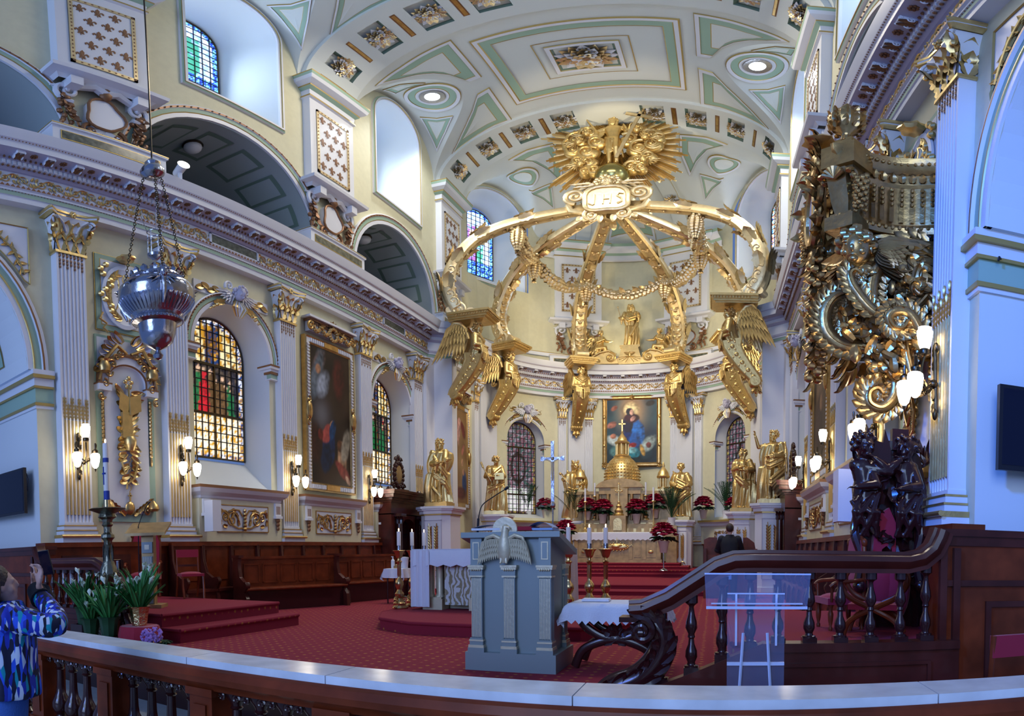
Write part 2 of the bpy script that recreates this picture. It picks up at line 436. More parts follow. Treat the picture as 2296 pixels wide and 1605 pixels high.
# transverse bands with coffers holding gilt rosettes
def band(y0, y1, cof, rr):
    mb = MB(); d = .14; a_, b_ = AV-d, BV-d
    def pt(t, y, e=0): return (XC+(a_+e)*sin(t), y, ZS+(b_+e)*cos(t))
    T = [-pi/2]; cells = []
    for c in cof: cells.append((c-rr, c+rr))
    ts = sorted(set([-pi/2, pi/2]+[q for c in cells for q in c]))
    yc0, yc1 = (y0+y1)/2-.62, (y0+y1)/2+.62
    for t0, t1 in zip(ts[:-1], ts[1:]):
        n = max(1, int((t1-t0)/.05)); tt = [t0+(t1-t0)*i/n for i in range(n+1)]
        cell = any(abs((t0+t1)/2-(c0+c1)/2) < 1e-6 for c0, c1 in cells)
        if not cell:
            mb.grid([[pt(t, y) for y in (y0, y1)] for t in tt], 0)
        else:
            mb.grid([[pt(t, y) for y in (y0, yc0)] for t in tt], 0); mb.grid([[pt(t, y) for y in (yc1, y1)] for t in tt], 0)
            mb.grid([[pt(t, yc0), pt(t, yc0+.03, .16)] for t in tt], 1); mb.grid([[pt(t, yc1-.03, .16), pt(t, yc1)] for t in tt], 1)
            for te, ti in ((t0, t0+.006), (t1, t1-.006)): mb.grid([[pt(te, yc0), pt(te, yc1)], [pt(ti, yc0, .16), pt(ti, yc1, .16)]], 1)
            mb.grid([[pt(t, yc0+.03, .16), pt(t, yc1-.03, .16)] for t in tt], 2)
    tt = [-pi/2+pi*i/48 for i in range(49)]
    for y in (y0, y1): mb.grid([[pt(t, y), pt(t, y, .3)] for t in tt], 0)
    struct(mb.obj('ceiling_band', ['vault', 'dkgreen', 'grey'], ang=25))
COF = [radians(q) for q in (-68, -47.5, -30.5, -15, 15, 30.5, 47.5, 68)]
band(12.6, 14.75, COF, .075); band(20.1, 21.95, COF, .07)

# ---------------- upper walls ----------------
def fu(s, o, z): return (XUL+o, s, z)
def fv(s, o, z): return (XUR-o, s, z)
def upper():
    for mp, nm in ((fu, 'wall_left'), (fv, 'wall_right')):
        mb = MB()
        for (a, b, c, hw, w0, whw) in ((6.6, 13.2, 10.2, 2.75, 10.3, 1.42), (14.3, 20.6, 17.3, 2.45, 17.4, 1.35)):
            wall_arch(mb, mp, a, b, 9.6, 13.0, c, hw, 9.6, 10.1, 2.3)
            wall_arch(mb, mp, a, b, 13.0, 18.6, w0, whw, 13.4, 16.95, 1.15)
        wall_arch(mb, mp, 3.0, 6.6, 9.6, 19, 3.4, 2.6, 9.6, 10.1, 2.3)
        mb.grid([[mp(13.2, 0, 9.6), mp(14.3, 0, 9.6)], [mp(13.2, 0, 18.6), mp(14.3, 0, 18.6)]], 0)
        mb.grid([[mp(20.6, 0, 9.6), mp(YC, 0, 9.6)], [mp(20.6, 0, 18), mp(YC, 0, 18)]], 0)
        struct(mb.obj(nm, ['cream'], ang=0))
        # tribune tunnels with panelled intrados, clerestory reveals
        for (c, hw) in ((10.2, 2.75), (17.3, 2.45), (3.4, 2.6)):
            mb = MB(); n = 24
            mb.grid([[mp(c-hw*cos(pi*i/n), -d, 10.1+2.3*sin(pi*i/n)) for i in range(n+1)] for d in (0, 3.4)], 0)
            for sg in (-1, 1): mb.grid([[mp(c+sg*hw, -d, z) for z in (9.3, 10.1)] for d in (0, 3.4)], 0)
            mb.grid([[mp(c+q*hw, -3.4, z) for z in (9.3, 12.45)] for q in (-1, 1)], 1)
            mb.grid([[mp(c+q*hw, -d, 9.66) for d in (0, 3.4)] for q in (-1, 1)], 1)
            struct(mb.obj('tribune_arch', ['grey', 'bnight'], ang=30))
    mb = MB()
    k = degrees(1/5.7)
    def fx(a, o, z): return fa(a, o, z, 5.7)
    for sg in (-1, 1):
        a0, a1 = (-90, -40) if sg < 0 else (40, 90)
        wall_arch(mb, fx, a0, a1, 9.6, 18.6, 64*sg, 1.72, 13.1, 16.4, 1.5, k=k)
    mb.grid([[fx(a, 0, z) for a in range(-40, 41, 4)] for z in (9.6, 16.6)], 0)
    struct(mb.obj('wall_back', ['cream'], ang=0))
upper()

# ---------------- floor ----------------
def carpet():
    m = M['carpet'] = mat('red_carpet', (.30, .016, .035), .9)
    nt = m.node_tree; b = nt.nodes['Principled BSDF']; tc = nt.nodes['Texture Coordinate']
    mp = _n(nt, 'ShaderNodeMapping'); mp.inputs['Scale'].default_value = (7.5, 7.5, 7.5); nt.links.new(tc.outputs['Object'], mp.inputs[0])
    v = _n(nt, 'ShaderNodeTexVoronoi'); v.inputs['Scale'].default_value = 1; v.inputs['Randomness'].default_value = .12
    nt.links.new(mp.outputs[0], v.inputs['Vector'])
    r = _n(nt, 'ShaderNodeValToRGB'); e = r.color_ramp.elements
    e[0].position = .13; e[0].color = (.42, .16, .03, 1); e[1].position = .17; e[1].color = (.30, .014, .035, 1)
    e2 = r.color_ramp.elements.new(.3); e2.color = (.25, .010, .03, 1)
    nt.links.new(v.outputs['Distance'], r.inputs[0]); nt.links.new(r.outputs[0], b.inputs['Base Color'])
    bp = _n(nt, 'ShaderNodeTexNoise'); bp.inputs['Scale'].default_value = 300
    bu = _n(nt, 'ShaderNodeBump'); bu.inputs['Strength'].default_value = .4; bu.inputs['Distance'].default_value = .01
    nt.links.new(tc.outputs['Object'], bp.inputs['Vector']); nt.links.new(bp.outputs[0], bu.inputs['Height']); nt.links.new(bu.outputs[0], b.inputs['Normal'])
carpet()
mb = MB(); mb.box(-14, 7, -3, 4.6, -.3, 0, 0); struct(mb.obj('floor', ['stone'], ang=0))
mb = MB(); mb.box(-12, 5, 4.45, 27.5, .38, FL, 0); mb.tube([(-12, 4.45, FL-.025), (5, 4.45, FL-.025)], .027, 8)
struct(mb.obj('floor', ['carpet'], ang=0))
mb = MB(); mb.box(-12, 5, 4.5, 27.5, -.3, .38, 0); struct(mb.obj('trim_10', ['woodd'], ang=0))
# ---------------- wall ornament ----------------
def wl(y, z=0, o=0): return dict(loc=(XL+o, y, z), rz=pi/2)
def wr(y, z=0, o=0): return dict(loc=(XR-o, y, z), rz=-pi/2)
def wa(a, z=0, o=0, r=None): return dict(loc=fa(a, o, z, r), rz=-radians(a))
HM = 6 if 0 else 1

# entablature: dentils, beads, rinceau frieze, modillions
def run_L(): return lambda s, o, z: fl(s, o, z)
def cell(mb, u0, L, flip, H=.27, zc=8.77, o=.19):
    """one scroll of the frieze between u0 and u0+L"""
    f = -1 if flip else 1
    mb.spiral((u0+L*.55, o, zc-.0*f), (1, 0, 0), (0, 0, 1), H*.44, 1.6, .016, 0, a0=pi+f*.6, hand=-f, r1=.12, seg=4, n=20)
    pts = [(u0+L*q, o+.004, zc+f*H*.42*cos(pi*q)) for q in [i/7 for i in range(8)]]
    mb.tube(pts, [.017, .016, .015, .013, .012, .012, .014, .016], 4, 0, up=(0, 1, 0))
    for q, sg in ((.08, 1), (.2, -1), (.9, -1), (.97, 1)):
        mb.leaf((u0+L*q, o, zc+f*H*.1*sg), (.5, 0, sg*f), (0, 1, 0), .11, .055, .5, 0, 2, 4)
def entab_detail(mp, segs, k, nm):
    """segs: list of (s0, s1, kind); s in metres along the run, k scales metres to the map parameter"""
    g = MB(); wht = MB(); br = MB(); mar = MB()
    for s0, s1, kind in segs:
        if kind == 'f':
            n = max(1, round((s1-s0)/.34)); L = (s1-s0)/n
            for i in range(n): cell(g, s0+i*L, L, i % 2)
        else:
            mar.box(s0+.06, s1-.06, .18, .2, 8.66, 8.88); wht.box(s0, s1, .18, .215, 8.635, 8.66); wht.box(s0, s1, .18, .215, 8.88, 8.905)
            wht.box(s0, s0+.05, .18, .215, 8.635, 8.905); wht.box(s1-.05, s1, .18, .215, 8.635, 8.905)
    a, b = segs[0][0], segs[-1][1]
    n = int((b-a)/.095)
    for i in range(n):
        s = a+(b-a)*(i+.5)/n
        wht.box(s-.026, s+.026, .31, .345, 9.015, 9.1)
        br.ell((s, .30, 8.985), (.026, .03, .022), 0, 5, 4)
        br.ell((s, .365, 9.15), (.024, .025, .032), 0, 5, 4)
        br.add([(s-.045, .252, 8.54), (s+.045, .252, 8.54), (s, .262, 8.6)], [(0, 1, 2)], 0)
    n = int((b-a)/.06)
    for i in range(n):
        s = a+(b-a)*(i+.5)/n
        br.ell((s, .20, 8.473), (.014, .018, .014), 0, 4, 3); br.ell((s, .625, 9.385), (.014, .018, .014), 0, 4, 3)
    for q, name, m in ((g, 'frieze_scrollwork', 'gold'), (wht, 'dentils', 'white'), (br, 'gilt_beading', 'brown'), (mar, 'marble_inset', 'dkmarble')):
        if q.v: q.mp(lambda x, y, z: mp(x*k, y, z)); q.obj(name, m, cornice, 30)
    return
LS = [(4.3, 9.35, 'f'), (9.35, 10.85, 'm'), (10.85, 16.35, 'f'), (16.35, 17.7, 'm'), (17.7, 19.25, 'f')]
entab_detail(fl, LS, 1, 'left'); entab_detail(fr, LS, 1, 'right')
ka = degrees(1/5.1)
entab_detail(fa, [(-90/ka, -45/ka, 'f'), (-45/ka, 0, 'f'), (0, 45/ka, 'f'), (45/ka, 90/ka, 'f')], ka, 'apse')
def modillion():
    a = MB(); a.box(-.07, .07, -.56, -.36, 9.15, 9.22, 0)
    a.spiral((-.072, -.42, 9.14), (0, 1, 0), (0, 0, 1), .062, 1.4, .013, 0, a0=pi/2, seg=4, n=12)
    a.spiral((.072, -.42, 9.14), (0, 1, 0), (0, 0, 1), .062, 1.4, .013, 0, a0=pi/2, seg=4, n=12)
    a.spiral((-.072, -.55, 9.17), (0, -1, 0), (0, 0, 1), .04, 1.2, .011, 0, a0=pi/2, seg=4, n=9)
    a.spiral((.072, -.55, 9.17), (0, -1, 0), (0, 0, 1), .04, 1.2, .011, 0, a0=pi/2, seg=4, n=9)
    for t in (-.03, .03): a.leaf((t, -.37, 9.13), (t*2, -1, .1), (0, 0, -1), .2, .07, .4, 1, 3, 6)
    for k in range(7): q = 2*pi*k/7; a.ell((.27+.045*cos(q), -.47+.045*sin(q), 9.2), (.026, .026, .02), 1, 5, 4)
    a.ell((.27, -.47, 9.19), .025, 1, 5, 4)
    return a.obj('modillion', ['white', 'brown'], cornice)
m0 = modillion(); first = [1]
def put_mod(loc, rz):
    o = m0 if first else m0.copy()
    if first: first.pop()
    else: C.objects.link(o)
    o.location = loc; o.rotation_euler = (0, 0, rz)
for i in range(26):
    y = 4.94+i*.548
    if y < 19: put_mod((XL, y, 0), pi/2); put_mod((XR, y, 0), -pi/2)
for i in range(20):
    a = -85+i*9; put_mod(fa(a, 0, 0), -radians(a))

# Corinthian pilaster
def pilaster(w, d, nfl, gild=True):
    t = thing('pilaster', 'x', 'pilaster')
    b = MB(); h = w/2
    for e, z0, z1, m in ((.10, 1.91, 2.0, 0), (.105, 2.0, 2.055, 1), (.06, 2.055, 2.12, 0), (.07, 2.12, 2.14, 1), (.045, 2.14, 2.2, 0), (.05, 2.2, 2.222, 1), (.01, 2.222, 2.27, 0)):
        b.box(-h-e, h+e, -d-e, .0, z0, z1, m)
    for z in (2.03, 2.21): b.tube([(-h-.1*(z < 2.1)-.04, -d-.1*(z < 2.1)-.02, z), (h+.1*(z < 2.1)+.04, -d-.1*(z < 2.1)-.02, z)], .028 if z < 2.1 else .012, 8, 1)
    b.obj('base', ['white', 'gold'], t, 30)
    s = MB(); pw = w*.9/nfl; pts = [(-h, 0), (-h, -d)]
    for i in range(nfl):
        c = -h+w*.05+pw*(i+.5)
        pts += [(c-pw*.36, -d)]+[(c-pw*.33*cos(pi*q/5), -d+pw*.33*sin(pi*q/5)) for q in range(6)]+[(c+pw*.36, -d)]
    pts += [(h, -d), (h, 0)]
    s.grid([[(x, y, 2.27) for x, y in pts], [(x, y, 2.33) for x, y in pts], [(x, y, 7.34) for x, y in pts]], 0)
    s.obj('shaft', ['white'], t, 30)
    g = MB(); g2 = MB()
    for i in range(nfl):
        c = -h+w*.05+pw*(i+.5)
        if gild:
            g.tube([(c, -d+pw*.05, 2.4), (c, -d+pw*.05, 4.06)], pw*.30, 6, 0)
            top = 4.06+(.36 if i % 2 == 0 else .24); k = 5 if i % 2 == 0 else 3
            for q in range(k):
                zz = 4.08+(top-4.08)*q/k
                for sg in (-1, 1): g.leaf((c, -d, zz), (sg*.32, 0, 1), (0, -1, 0), .12, pw*.55, .5, 0, 1, 3)
            g.ell((c, -d-.005, top), (.015, .02, .06), 0, 5, 4)
        n = 4 if i % 2 == 0 else 3
        for q in range(n): g2.ell((c, -d+.005, 7.27-.075*q-(0.02 if q else 0)), (pw*(.32-.05*q), .02, .035), 1, 6, 4)
    if gild: g.obj('flute_gilding', ['gold', 'brown'], t)
    g2.obj('flute_drops', ['gold', 'brown'], t)
    capital(t, w, d)
    return t
def capital(t, w, d, z0=7.34, H=.91, nm='capital'):
    h = w/2; c = MB(); s = H/.91
    c.box(-h-.03, h+.03, -d-.03, 0, z0-.025*s, z0+.03*s, 1)
    rows = []
    for e, z in ((0, .03), (.01, .35), (.05, .6), (.10, .76)):
        rows.append([(-h-e, 0, z0+z*s), (-h-e, -d-e, z0+z*s), (h+e, -d-e, z0+z*s), (h+e, 0, z0+z*s)])
    c.grid(rows, 0)
    n = 3
    for r, (zz, L, off) in enumerate(((.04, .42, 0), (.26, .46, .5))):
        for i in range(n+(1 if r else 0)):
            x = -h+w*(i+.5-off)/n
            c.leaf((x, -d-.01-.02*r, z0+zz*s), (0, 0, 1), (0, -1, 0), L*s, w/n*1.15, .75, 1, 3, 8)
        for sg in (-1, 1): c.leaf((sg*(h+.01), -d*.5, z0+zz*s), (0, 0, 1), (sg, 0, 0), L*s, d*1.1, .75, 1, 3, 7)
    for sg in (-1, 1):
        c.tube([(sg*h*.35, -d-.03, z0+.45*s), (sg*h*.6, -d-.06, z0+.63*s), (sg*(h+.02), -d-.1, z0+.74*s)], [.022, .03, .03], 6, 0)
        dv = Vector((sg, -1, 0)).normalized()
        c.spiral((sg*(h+.07), -d-.09, z0+.65*s), tuple(dv), (0, 0, 1), .10*s, 1.6, .024, 0, a0=pi/2, hand=-1, seg=6)
        c.spiral((sg*h*.22, -d-.05, z0+.66*s), (-sg, 0, 0), (0, 0, 1), .07*s, 1.3, .017, 1, a0=pi/2, hand=-1, seg=5)
        c.leaf((sg*(h+.02), -d-.06, z0+.40*s), (sg*.35, -.35, 1), (sg, -1, 0), .34*s, .14, .6, 1, 2, 6)
        c.ell((sg*(h+.09), -d-.1, z0+.5*s), (.04, .04, .05), 1, 6, 5)
    pts = [(-h-.17, -d-.2), (-h-.02, -d-.10), (0, -d-.06), (h+.02, -d-.10), (h+.17, -d-.2), (h+.2, -d-.15), (h+.2, 0), (-h-.2, 0), (-h-.2, -d-.15)]
    for e, za, zb, m in ((1, .77, .80, 1), (.96, .80, .84, 0), (1.03, .84, .885, 1)):
        c.prism([(x*e, y*e if y else 0) for x, y in pts], z0+za*s, z0+zb*s, 'z', m)
    for k in range(6): q = 2*pi*k/6; c.ell((.05*cos(q), -d-.12, z0+.82*s+.05*sin(q)), (.032, .025, .032), 1, 5, 4)
    c.ell((0, -d-.15, z0+.82*s), .028, 1, 6, 5)
    return c.obj(nm, ['white', 'gold'], t, 35)
P0 = pilaster(.58, .18, 7); first = [P0]
def put(first, proto, pos, label, group=None):
    if first: first.pop(); o = proto; o.location = pos['loc']; o.rotation_euler = (0, 0, pos['rz']); o['label'] = label; 
    else: o = dup(proto, pos['loc'], pos['rz'], label)
    if group: o['group'] = group
    return o
G = 'fluted gilded pilasters of the choir walls'
for y, a, b in ((6.02, 'beside the left nave arch', 'beside the right nave arch and big golden canopy'), (8.39, 'between trophy niche and first left window', 'behind the hanging golden canopy scrolls'),
             (11.87, 'left of the tall dark painting', 'left wall side of the right painting'), (15.37, 'right of the tall dark painting', 'beyond the right side painting'), (18.6, 'last on the left wall before the apse', 'last on the right wall before the apse')):
    put(first, P0, wl(y), 'gilt-fluted pilaster on left wall, '+a, G)
    put(first, P0, wr(y), 'gilt-fluted pilaster on right wall, '+b, G)
P1 = pilaster(.34, .13, 4, False); first = [P1]
G2 = 'slim pilasters of the apse'
for a, t in ((84.8, 'outermost of the apse pilasters'), (33, 'beside the apse window'), (20.3, 'beside the altar painting')):
    for sg, sd in ((-1, 'left'), (1, 'right')):
        put(first, P1, wa(sg*a), f'slim white fluted apse pilaster on the {sd}, {t}', G2)
# plain flat strips behind the gilt angels
for sg in (-1, 1):
    for a, hw in ((75.6, 6), (26.2, 3.9)):
        mb = MB(); aa = [sg*a-hw+hw*2*i/4 for i in range(5)]
        mb.grid([[fa(q, .16, z) for q in aa] for z in (FL, 8.26)], 0)
        for q in (aa[0], aa[-1]): mb.grid([[fa(q, o, z) for o in (0, .16)] for z in (FL, 8.26)], 0)
        struct(mb.obj('trim_3', ['white'], ang=0))
    mb = MB(); x = XL if sg < 0 else XR
    mb.box(min(x, x-sg*.3), max(x, x-sg*.3), 18.95, 19.85, FL, 8.3); mb.box(*sorted((x-sg*.1, x-sg*.95)), 19.55, 19.95, FL, 8.3)
    struct(mb.obj('trim_3', ['white'], ang=0))

# ---------------- arched windows of the lower walls ----------------
def rgb(h): return tuple(((int(h[i:i+2], 16)/255)**2.2) for i in (0, 2, 4))
def cnoise(x, y, s=1.): return noise.noise(Vector((x*s, y*s, 3.7)))
def glasspane(W, zs, z0, rise, kind, seed, res=.045, amp=1.):
    """arched grid of coloured glass, local x,z; returns MB and colours"""
    mb = MB(); cols = []; rr = random.Random(seed); hw = W/2
    H = zs+rise-z0; nx = int(W/res); nz = int(H/res); rows = []
    fig = [(rr.uniform(-.65, .65), rr.uniform(.48, .62), rr.uniform(.10, .16), rr.choice(['7a1010', 'a3202a', '1e5a35', '22336a', '8a6a4a', '4a3a30', '23603a', '5b4630'])) for _ in range(9)]
    for j in range(nz+1):
        v = j/nz; z = z0+H*v
        lim = hw if z <= zs else hw*sqrt(max(0, 1-((z-zs)/rise)**2))
        row = []
        for i in range(nx+1):
            u = -1+2*i/nx; x = max(-lim, min(lim, u*hw)); row.append((x, 0, z))
            ed = min(lim-abs(x), z-z0) if z < zs else (1-hypot(x/hw, (z-zs)/rise))*hw
            n1 = cnoise(x+seed, z, 7); n2 = cnoise(x-seed, z, 17)
            if kind == 'choir':
                if ed < .13:
                    c = rgb('b98a3a') if n2 > .1 else rgb('26407a') if n2 > -.15 else rgb('d8dde8')
                elif v < .30: c = rgb('f0e8cf') if n2 < .12 else rgb('c9952f')
                elif v > .66:
                    c = rgb('e6d9a8') if abs(x) > .25 and n2 < .2 else rgb('6b4a22') if n2 > 0 else rgb('223a66')
                    if n1 > .25: c = rgb('b8862c')
                else:
                    c = rgb('2c2a30') if n1 < .1 else rgb('4a4038')
                    for fx, fv, fr_, fc in fig:
                        if hypot((x/hw-fx)/fr_/1.3, (v-.3)/(fv-.3)*.98)+.35*n1 < 1: c = rgb(fc)
                        if hypot((x/hw-fx)*hw, (v-fv-.02)*H) < .055: c = rgb('c9a58a')
                    c = tuple(q*(.75+.9*(n2+.3)) for q in c)
            elif kind == 'apse':
                c = rgb('8f8a9a') if n1 > 0 else rgb('5a5560')
                if n2 > .15: c = rgb('7a4a5a')
                if n2 < -.2: c = rgb('3d5a55')
                if abs(hypot(x, (v-.5)*H*.6)-.35) < .05: c = rgb('3a3030')
                if v < .28: c = rgb('d9d4e0') if n2 < .15 else rgb('b6c7b4')
                if ed < .12: c = rgb('8a7a40') if n2 > 0 else rgb('4b3440')
            else:
                c = rgb('cfe0ff') if n1 > -.1 else rgb('8fb4ff')
                if abs(x) < .45 and .15 < v < .75 and n1 > -.3: c = rgb('3f8f7a') if x > 0 else rgb('8a5aa0')
                if hypot(x+.15, (v-.62)*H) < .18: c = rgb('e8c8c0')
                if v < .2 or ed < .16: c = rgb('2a4ac0') if n2 > .05 else rgb('7fd0e0') if n2 < -.15 else rgb('1b2c7a')
                if kind == 'warm' and n2 > .12: c = rgb('f0a050')
            cols.append(tuple(max(0, q)*amp for q in c))
        rows.append(row)
    mb.grid(rows, 0); return mb, cols
def leads(W, zs, z0, rise, dx, dz, r=.010):
    mb = MB(); hw = W/2; x = -hw+dx
    while x < hw-.01: mb.box(x-r, x+r, -.025, 0, z0, zs+rise*sqrt(max(0, 1-(x/hw)**2))); x += dx
    z = z0+dz
    while z < zs+rise-.02:
        l = hw if z < zs else hw*sqrt(max(0, 1-((z-zs)/rise)**2)); mb.box(-l, l, -.02, 0, z-r, z+r); z += dz
    return mb
def frame_bars(W, zs, z0, rise, bars, t=.03, mull=True):
    mb = MB(); hw = W/2
    A = [(-hw, z0)]+arch_pts(hw, zs, rise, 20)+[(hw, z0)]
    mb.tube([(a, -.02, z) for a, z in A+[A[0]]], t, 4, 0, up=(0, 1, 0))
    for z in bars: mb.box(-hw, hw, -.05, 0, z-t, z+t)
    if mull: mb.box(-t*.7, t*.7, -.045, 0, z0, bars[-1] if bars else zs)
    return mb
def window(nm, pos, W, zs, z0, rise, kind, seed, bars, inset, amp=1., mull=True, dx=.19, dz=.2):
    r = bpy.data.objects.new(nm, None); C.objects.link(r); r.location = pos['loc']; r.rotation_euler = (0, 0, pos['rz']); r['kind'] = 'structure'
    mb, cols = glasspane(W, zs, z0, rise, kind, seed, amp=amp); mb.mp(lambda x, y, z: (x, y+inset, z)); g = mb.obj('stained_glass', 'glass', r, 0, cols)
    l = leads(W, zs, z0, rise, dx, dz); l.mp(lambda x, y, z: (x, y+inset-.004, z)); l.obj('leading', 'black', r, 0)
    f = frame_bars(W, zs, z0, rise, bars, mull=mull); f.mp(lambda x, y, z: (x, y+inset-.01, z)); f.obj('window_frame', 'iron', r, 0)
    return r
def reveals(pos, hw, sill, zs, rise, hw2, sill2, zs2, rise2, inset, m='reveal'):
    mb = MB(); A = opening(0, hw, sill, zs, rise); B = opening(0, hw2, sill2, zs2, rise2)
    mb.grid([[(x, 0, z) for x, z in A], [(x, inset, z) for x, z in B]], 0, cv=True)
    o = mb.obj('window_reveal', m, None, 30); o.location = pos['loc']; o.rotation_euler = (0, 0, pos['rz']); return struct(o)
def archivolt(pos, hw, zs, rise, wd=.27, low=None):
    mb = MB(); mp = lambda s, o, z: (s, -o, z)
    k = wd/.27
    mould_arch(mb, mp, 0, hw, zs, rise, [(0, -.02), (0, .05), (.09*k, .05), (.09*k, .04), (.11*k, .06), (.19*k, .06), (.20*k, .085), (.24*k, .09), (.27*k, .07), (.27*k, 0)], low, m=[0, 0, 1, 1, 2, 0, 3, 0, 0])
    for i in range(46):
        a = pi*(i+.5)/46; mb.ell((-(hw+.215*k)*cos(a), -.095, zs+(rise+.215*k)*sin(a)), (.022, .02, .022), 3, 5, 4)
    o = mb.obj('trim_4', ['white', 'gline', 'mint', 'brown'], None, 30); o.location = pos['loc']; o.rotation_euler = (0, 0, pos['rz']); return struct(o)
def impost(pos, xs, z=6.12, w=.26):
    for x in xs:
        mb = MB()
        for e, z0, z1, m in ((.10, 0, -.04, 1), (.09, -.04, -.1, 0), (.05, -.1, -.16, 0), (.045, -.16, -.22, 1), (.02, -.22, -.33, 2), (.035, -.33, -.36, 0)):
            mb.box(x-w/2-e, x+w/2+e, -.05-e, .3, z+z1, z+z0, m)
        o = mb.obj('trim_5', ['white', 'brown', 'mint'], None, 30); o.location = pos['loc']; o.rotation_euler = (0, 0, pos['rz']); struct(o)
def face(mb, c, s, m=0, look=(0, -1, 0), hair=1):
    """a small carved head of height s"""
    q = Vector((0, -1, 0)).rotation_difference(Vector(look)).to_matrix(); c = Vector(c)
    def e(p, r, mm=m, nu=10, nv=8): mb.ell(c+q @ (Vector(p)*s), Vector(r)*s, mm, nu, nv, rot=q)
    e((0, 0, 0), (.36, .42, .5), m, 14, 10); e((0, -.34, -.08), (.07, .12, .13)); e((0, -.30, -.25), (.13, .07, .045)); e((0, -.28, -.37), (.12, .1, .09))
    for g in (-1, 1):
        e((g*.16, -.33, .04), (.075, .05, .04)); e((g*.17, -.31, .13), (.12, .06, .035)); e((g*.19, -.24, -.16), (.12, .1, .11)); e((g*.37, .02, -.03), (.04, .09, .13))
    if hair:
        for i in range(16):
            a = 2.4*i; h_ = .1+.4*(i/16); r_ = .40*sqrt(1-(i/17)**2)
            e((r_*cos(a), .08+r_*.9*sin(a)*.8 if sin(a) > -.4 else -.22, h_), (.14, .14, .13), m, 6, 5)
def wing(mb, root, d, up, L, m=0, nf=9, nrm=(0, -1, 0), W=.16):
    """feathered wing: long feathers fanned between d and -up"""
    root = Vector(root); d = Vector(d).normalized(); up = Vector(up).normalized()
    mb.tube([root, root+d*L*.25+up*L*.18, root+d*L*.5+up*L*.2], [L*.05, L*.07, L*.03], 6, m)
    for r_, (ln, n) in enumerate(((1., nf), (.7, nf-2), (.42, nf-3))):
        for i in range(n):
            q = i/(n-1); a = q*1.45
            dd = d*cos(a)-up*sin(a)*1.0+d*.1
            p = root+d*(L*.42*(1-q))+up*(L*.15*(1-q))
            p = p+Vector(nrm)*(.012*r_*L*3)
            mb.leaf(p, dd, nrm, L*ln*(1-.28*q)*.8, L*W, .16, m, 1, 4)
def cherub_key(pos, label, z=7.35, group=None):
    t = thing('cherub_keystone', label, 'sculpture', group=group); t.location = pos['loc']; t.rotation_euler = (0, 0, pos['rz'])
    h = MB(); face(h, (0, -.25, z+.2), .34); h.obj('head', 'lav', t)
    w = MB()
    for sg in (-1, 1):
        wing(w, (sg*.14, -.16, z+.16), (sg, 0, -.1), (0, 0, 1), .42, 0, 7)
        w.spiral((sg*.22, -.14, z+.38), (sg, 0, 0), (0, 0, 1), .14, 1.2, .035, 0, a0=-.6, hand=1)
        for k in range(4): w.tube([(sg*.03*k, -.2, z+.02), (sg*(.06+.05*k), -.24, z-.16), (sg*.03*k, -.2, z-.36)], [.02, .035, .015], 5, k % 2)
        w.leaf((sg*.3, -.08, z-.02), (sg, 0, -.35), (0, -1, 0), .42, .16, .4, 1, 4, 7)
        for k in range(3): w.ell((sg*(.55+.1*k), -.1, z-.16-.07*k), .05-.008*k, 1, 6, 5)
    w.obj('wings', ['white', 'gold'], t)
    for sg in (-1, 1):
        p = MB(); p.box(*sorted((sg*.35, sg*1.15)), -.035, 0, z+.06, z+.34, 0)
        for k in range(4): p.leaf((sg*(.42+.16*k), -.045, z+.2), (sg, 0, .35*(-1)**k), (0, -1, 0), .24, .14, .3, 1, 3, 6)
        p.obj('foliage_panel', ['white', 'gold'], t)
    return t
def rinceau(mb, W, H, zc, o, m=0):
    """symmetrical gilt scroll panel W x H centred on x=0"""
    for k in range(6): mb.ell((0, -o-.02, zc-H*.45+H*.16*k), (W*.035*(1.2-.12*k), .035, H*.09), m, 6, 5)
    for sg in (-1, 1):
        for (cx, r, f) in ((.26, .40, 1), (.40, .30, -1)):
            mb.spiral((sg*W*cx*.92, -o, zc-H*.07*f), (sg, 0, 0), (0, 0, 1), H*r, 1.7, H*.045, m, a0=pi if f > 0 else 0, hand=-f, r1=.1, seg=5)
        mb.tube([(sg*W*.03, -o, zc-H*.4), (sg*W*.12, -o, zc-H*.42), (sg*W*.22, -o, zc-H*.3), (sg*W*.34, -o, zc+H*.2), (sg*W*.46, -o, zc+H*.4)], H*.04, 5, m, up=(0, 1, 0))
        mb.tube([(sg*W*.03, -o, zc+H*.1), (sg*W*.1, -o, zc+H*.36), (sg*W*.2, -o, zc+H*.38), (sg*W*.3, -o, zc+H*.3)], H*.035, 5, m, up=(0, 1, 0))
        for x, z, a in ((.1, -.3, 1.2), (.16, .3, .3), (.24, .02, 2), (.33, -.35, .2), (.44, .32, -1.2), (.46, -.3, 1.6), (.38, .1, 2.6), (.12, .05, .8)):
            mb.leaf((sg*W*x, -o, zc+H*z), (sg*cos(a), 0, sin(a)), (0, -1, 0), H*.3, H*.16, .4, m, 2, 5)
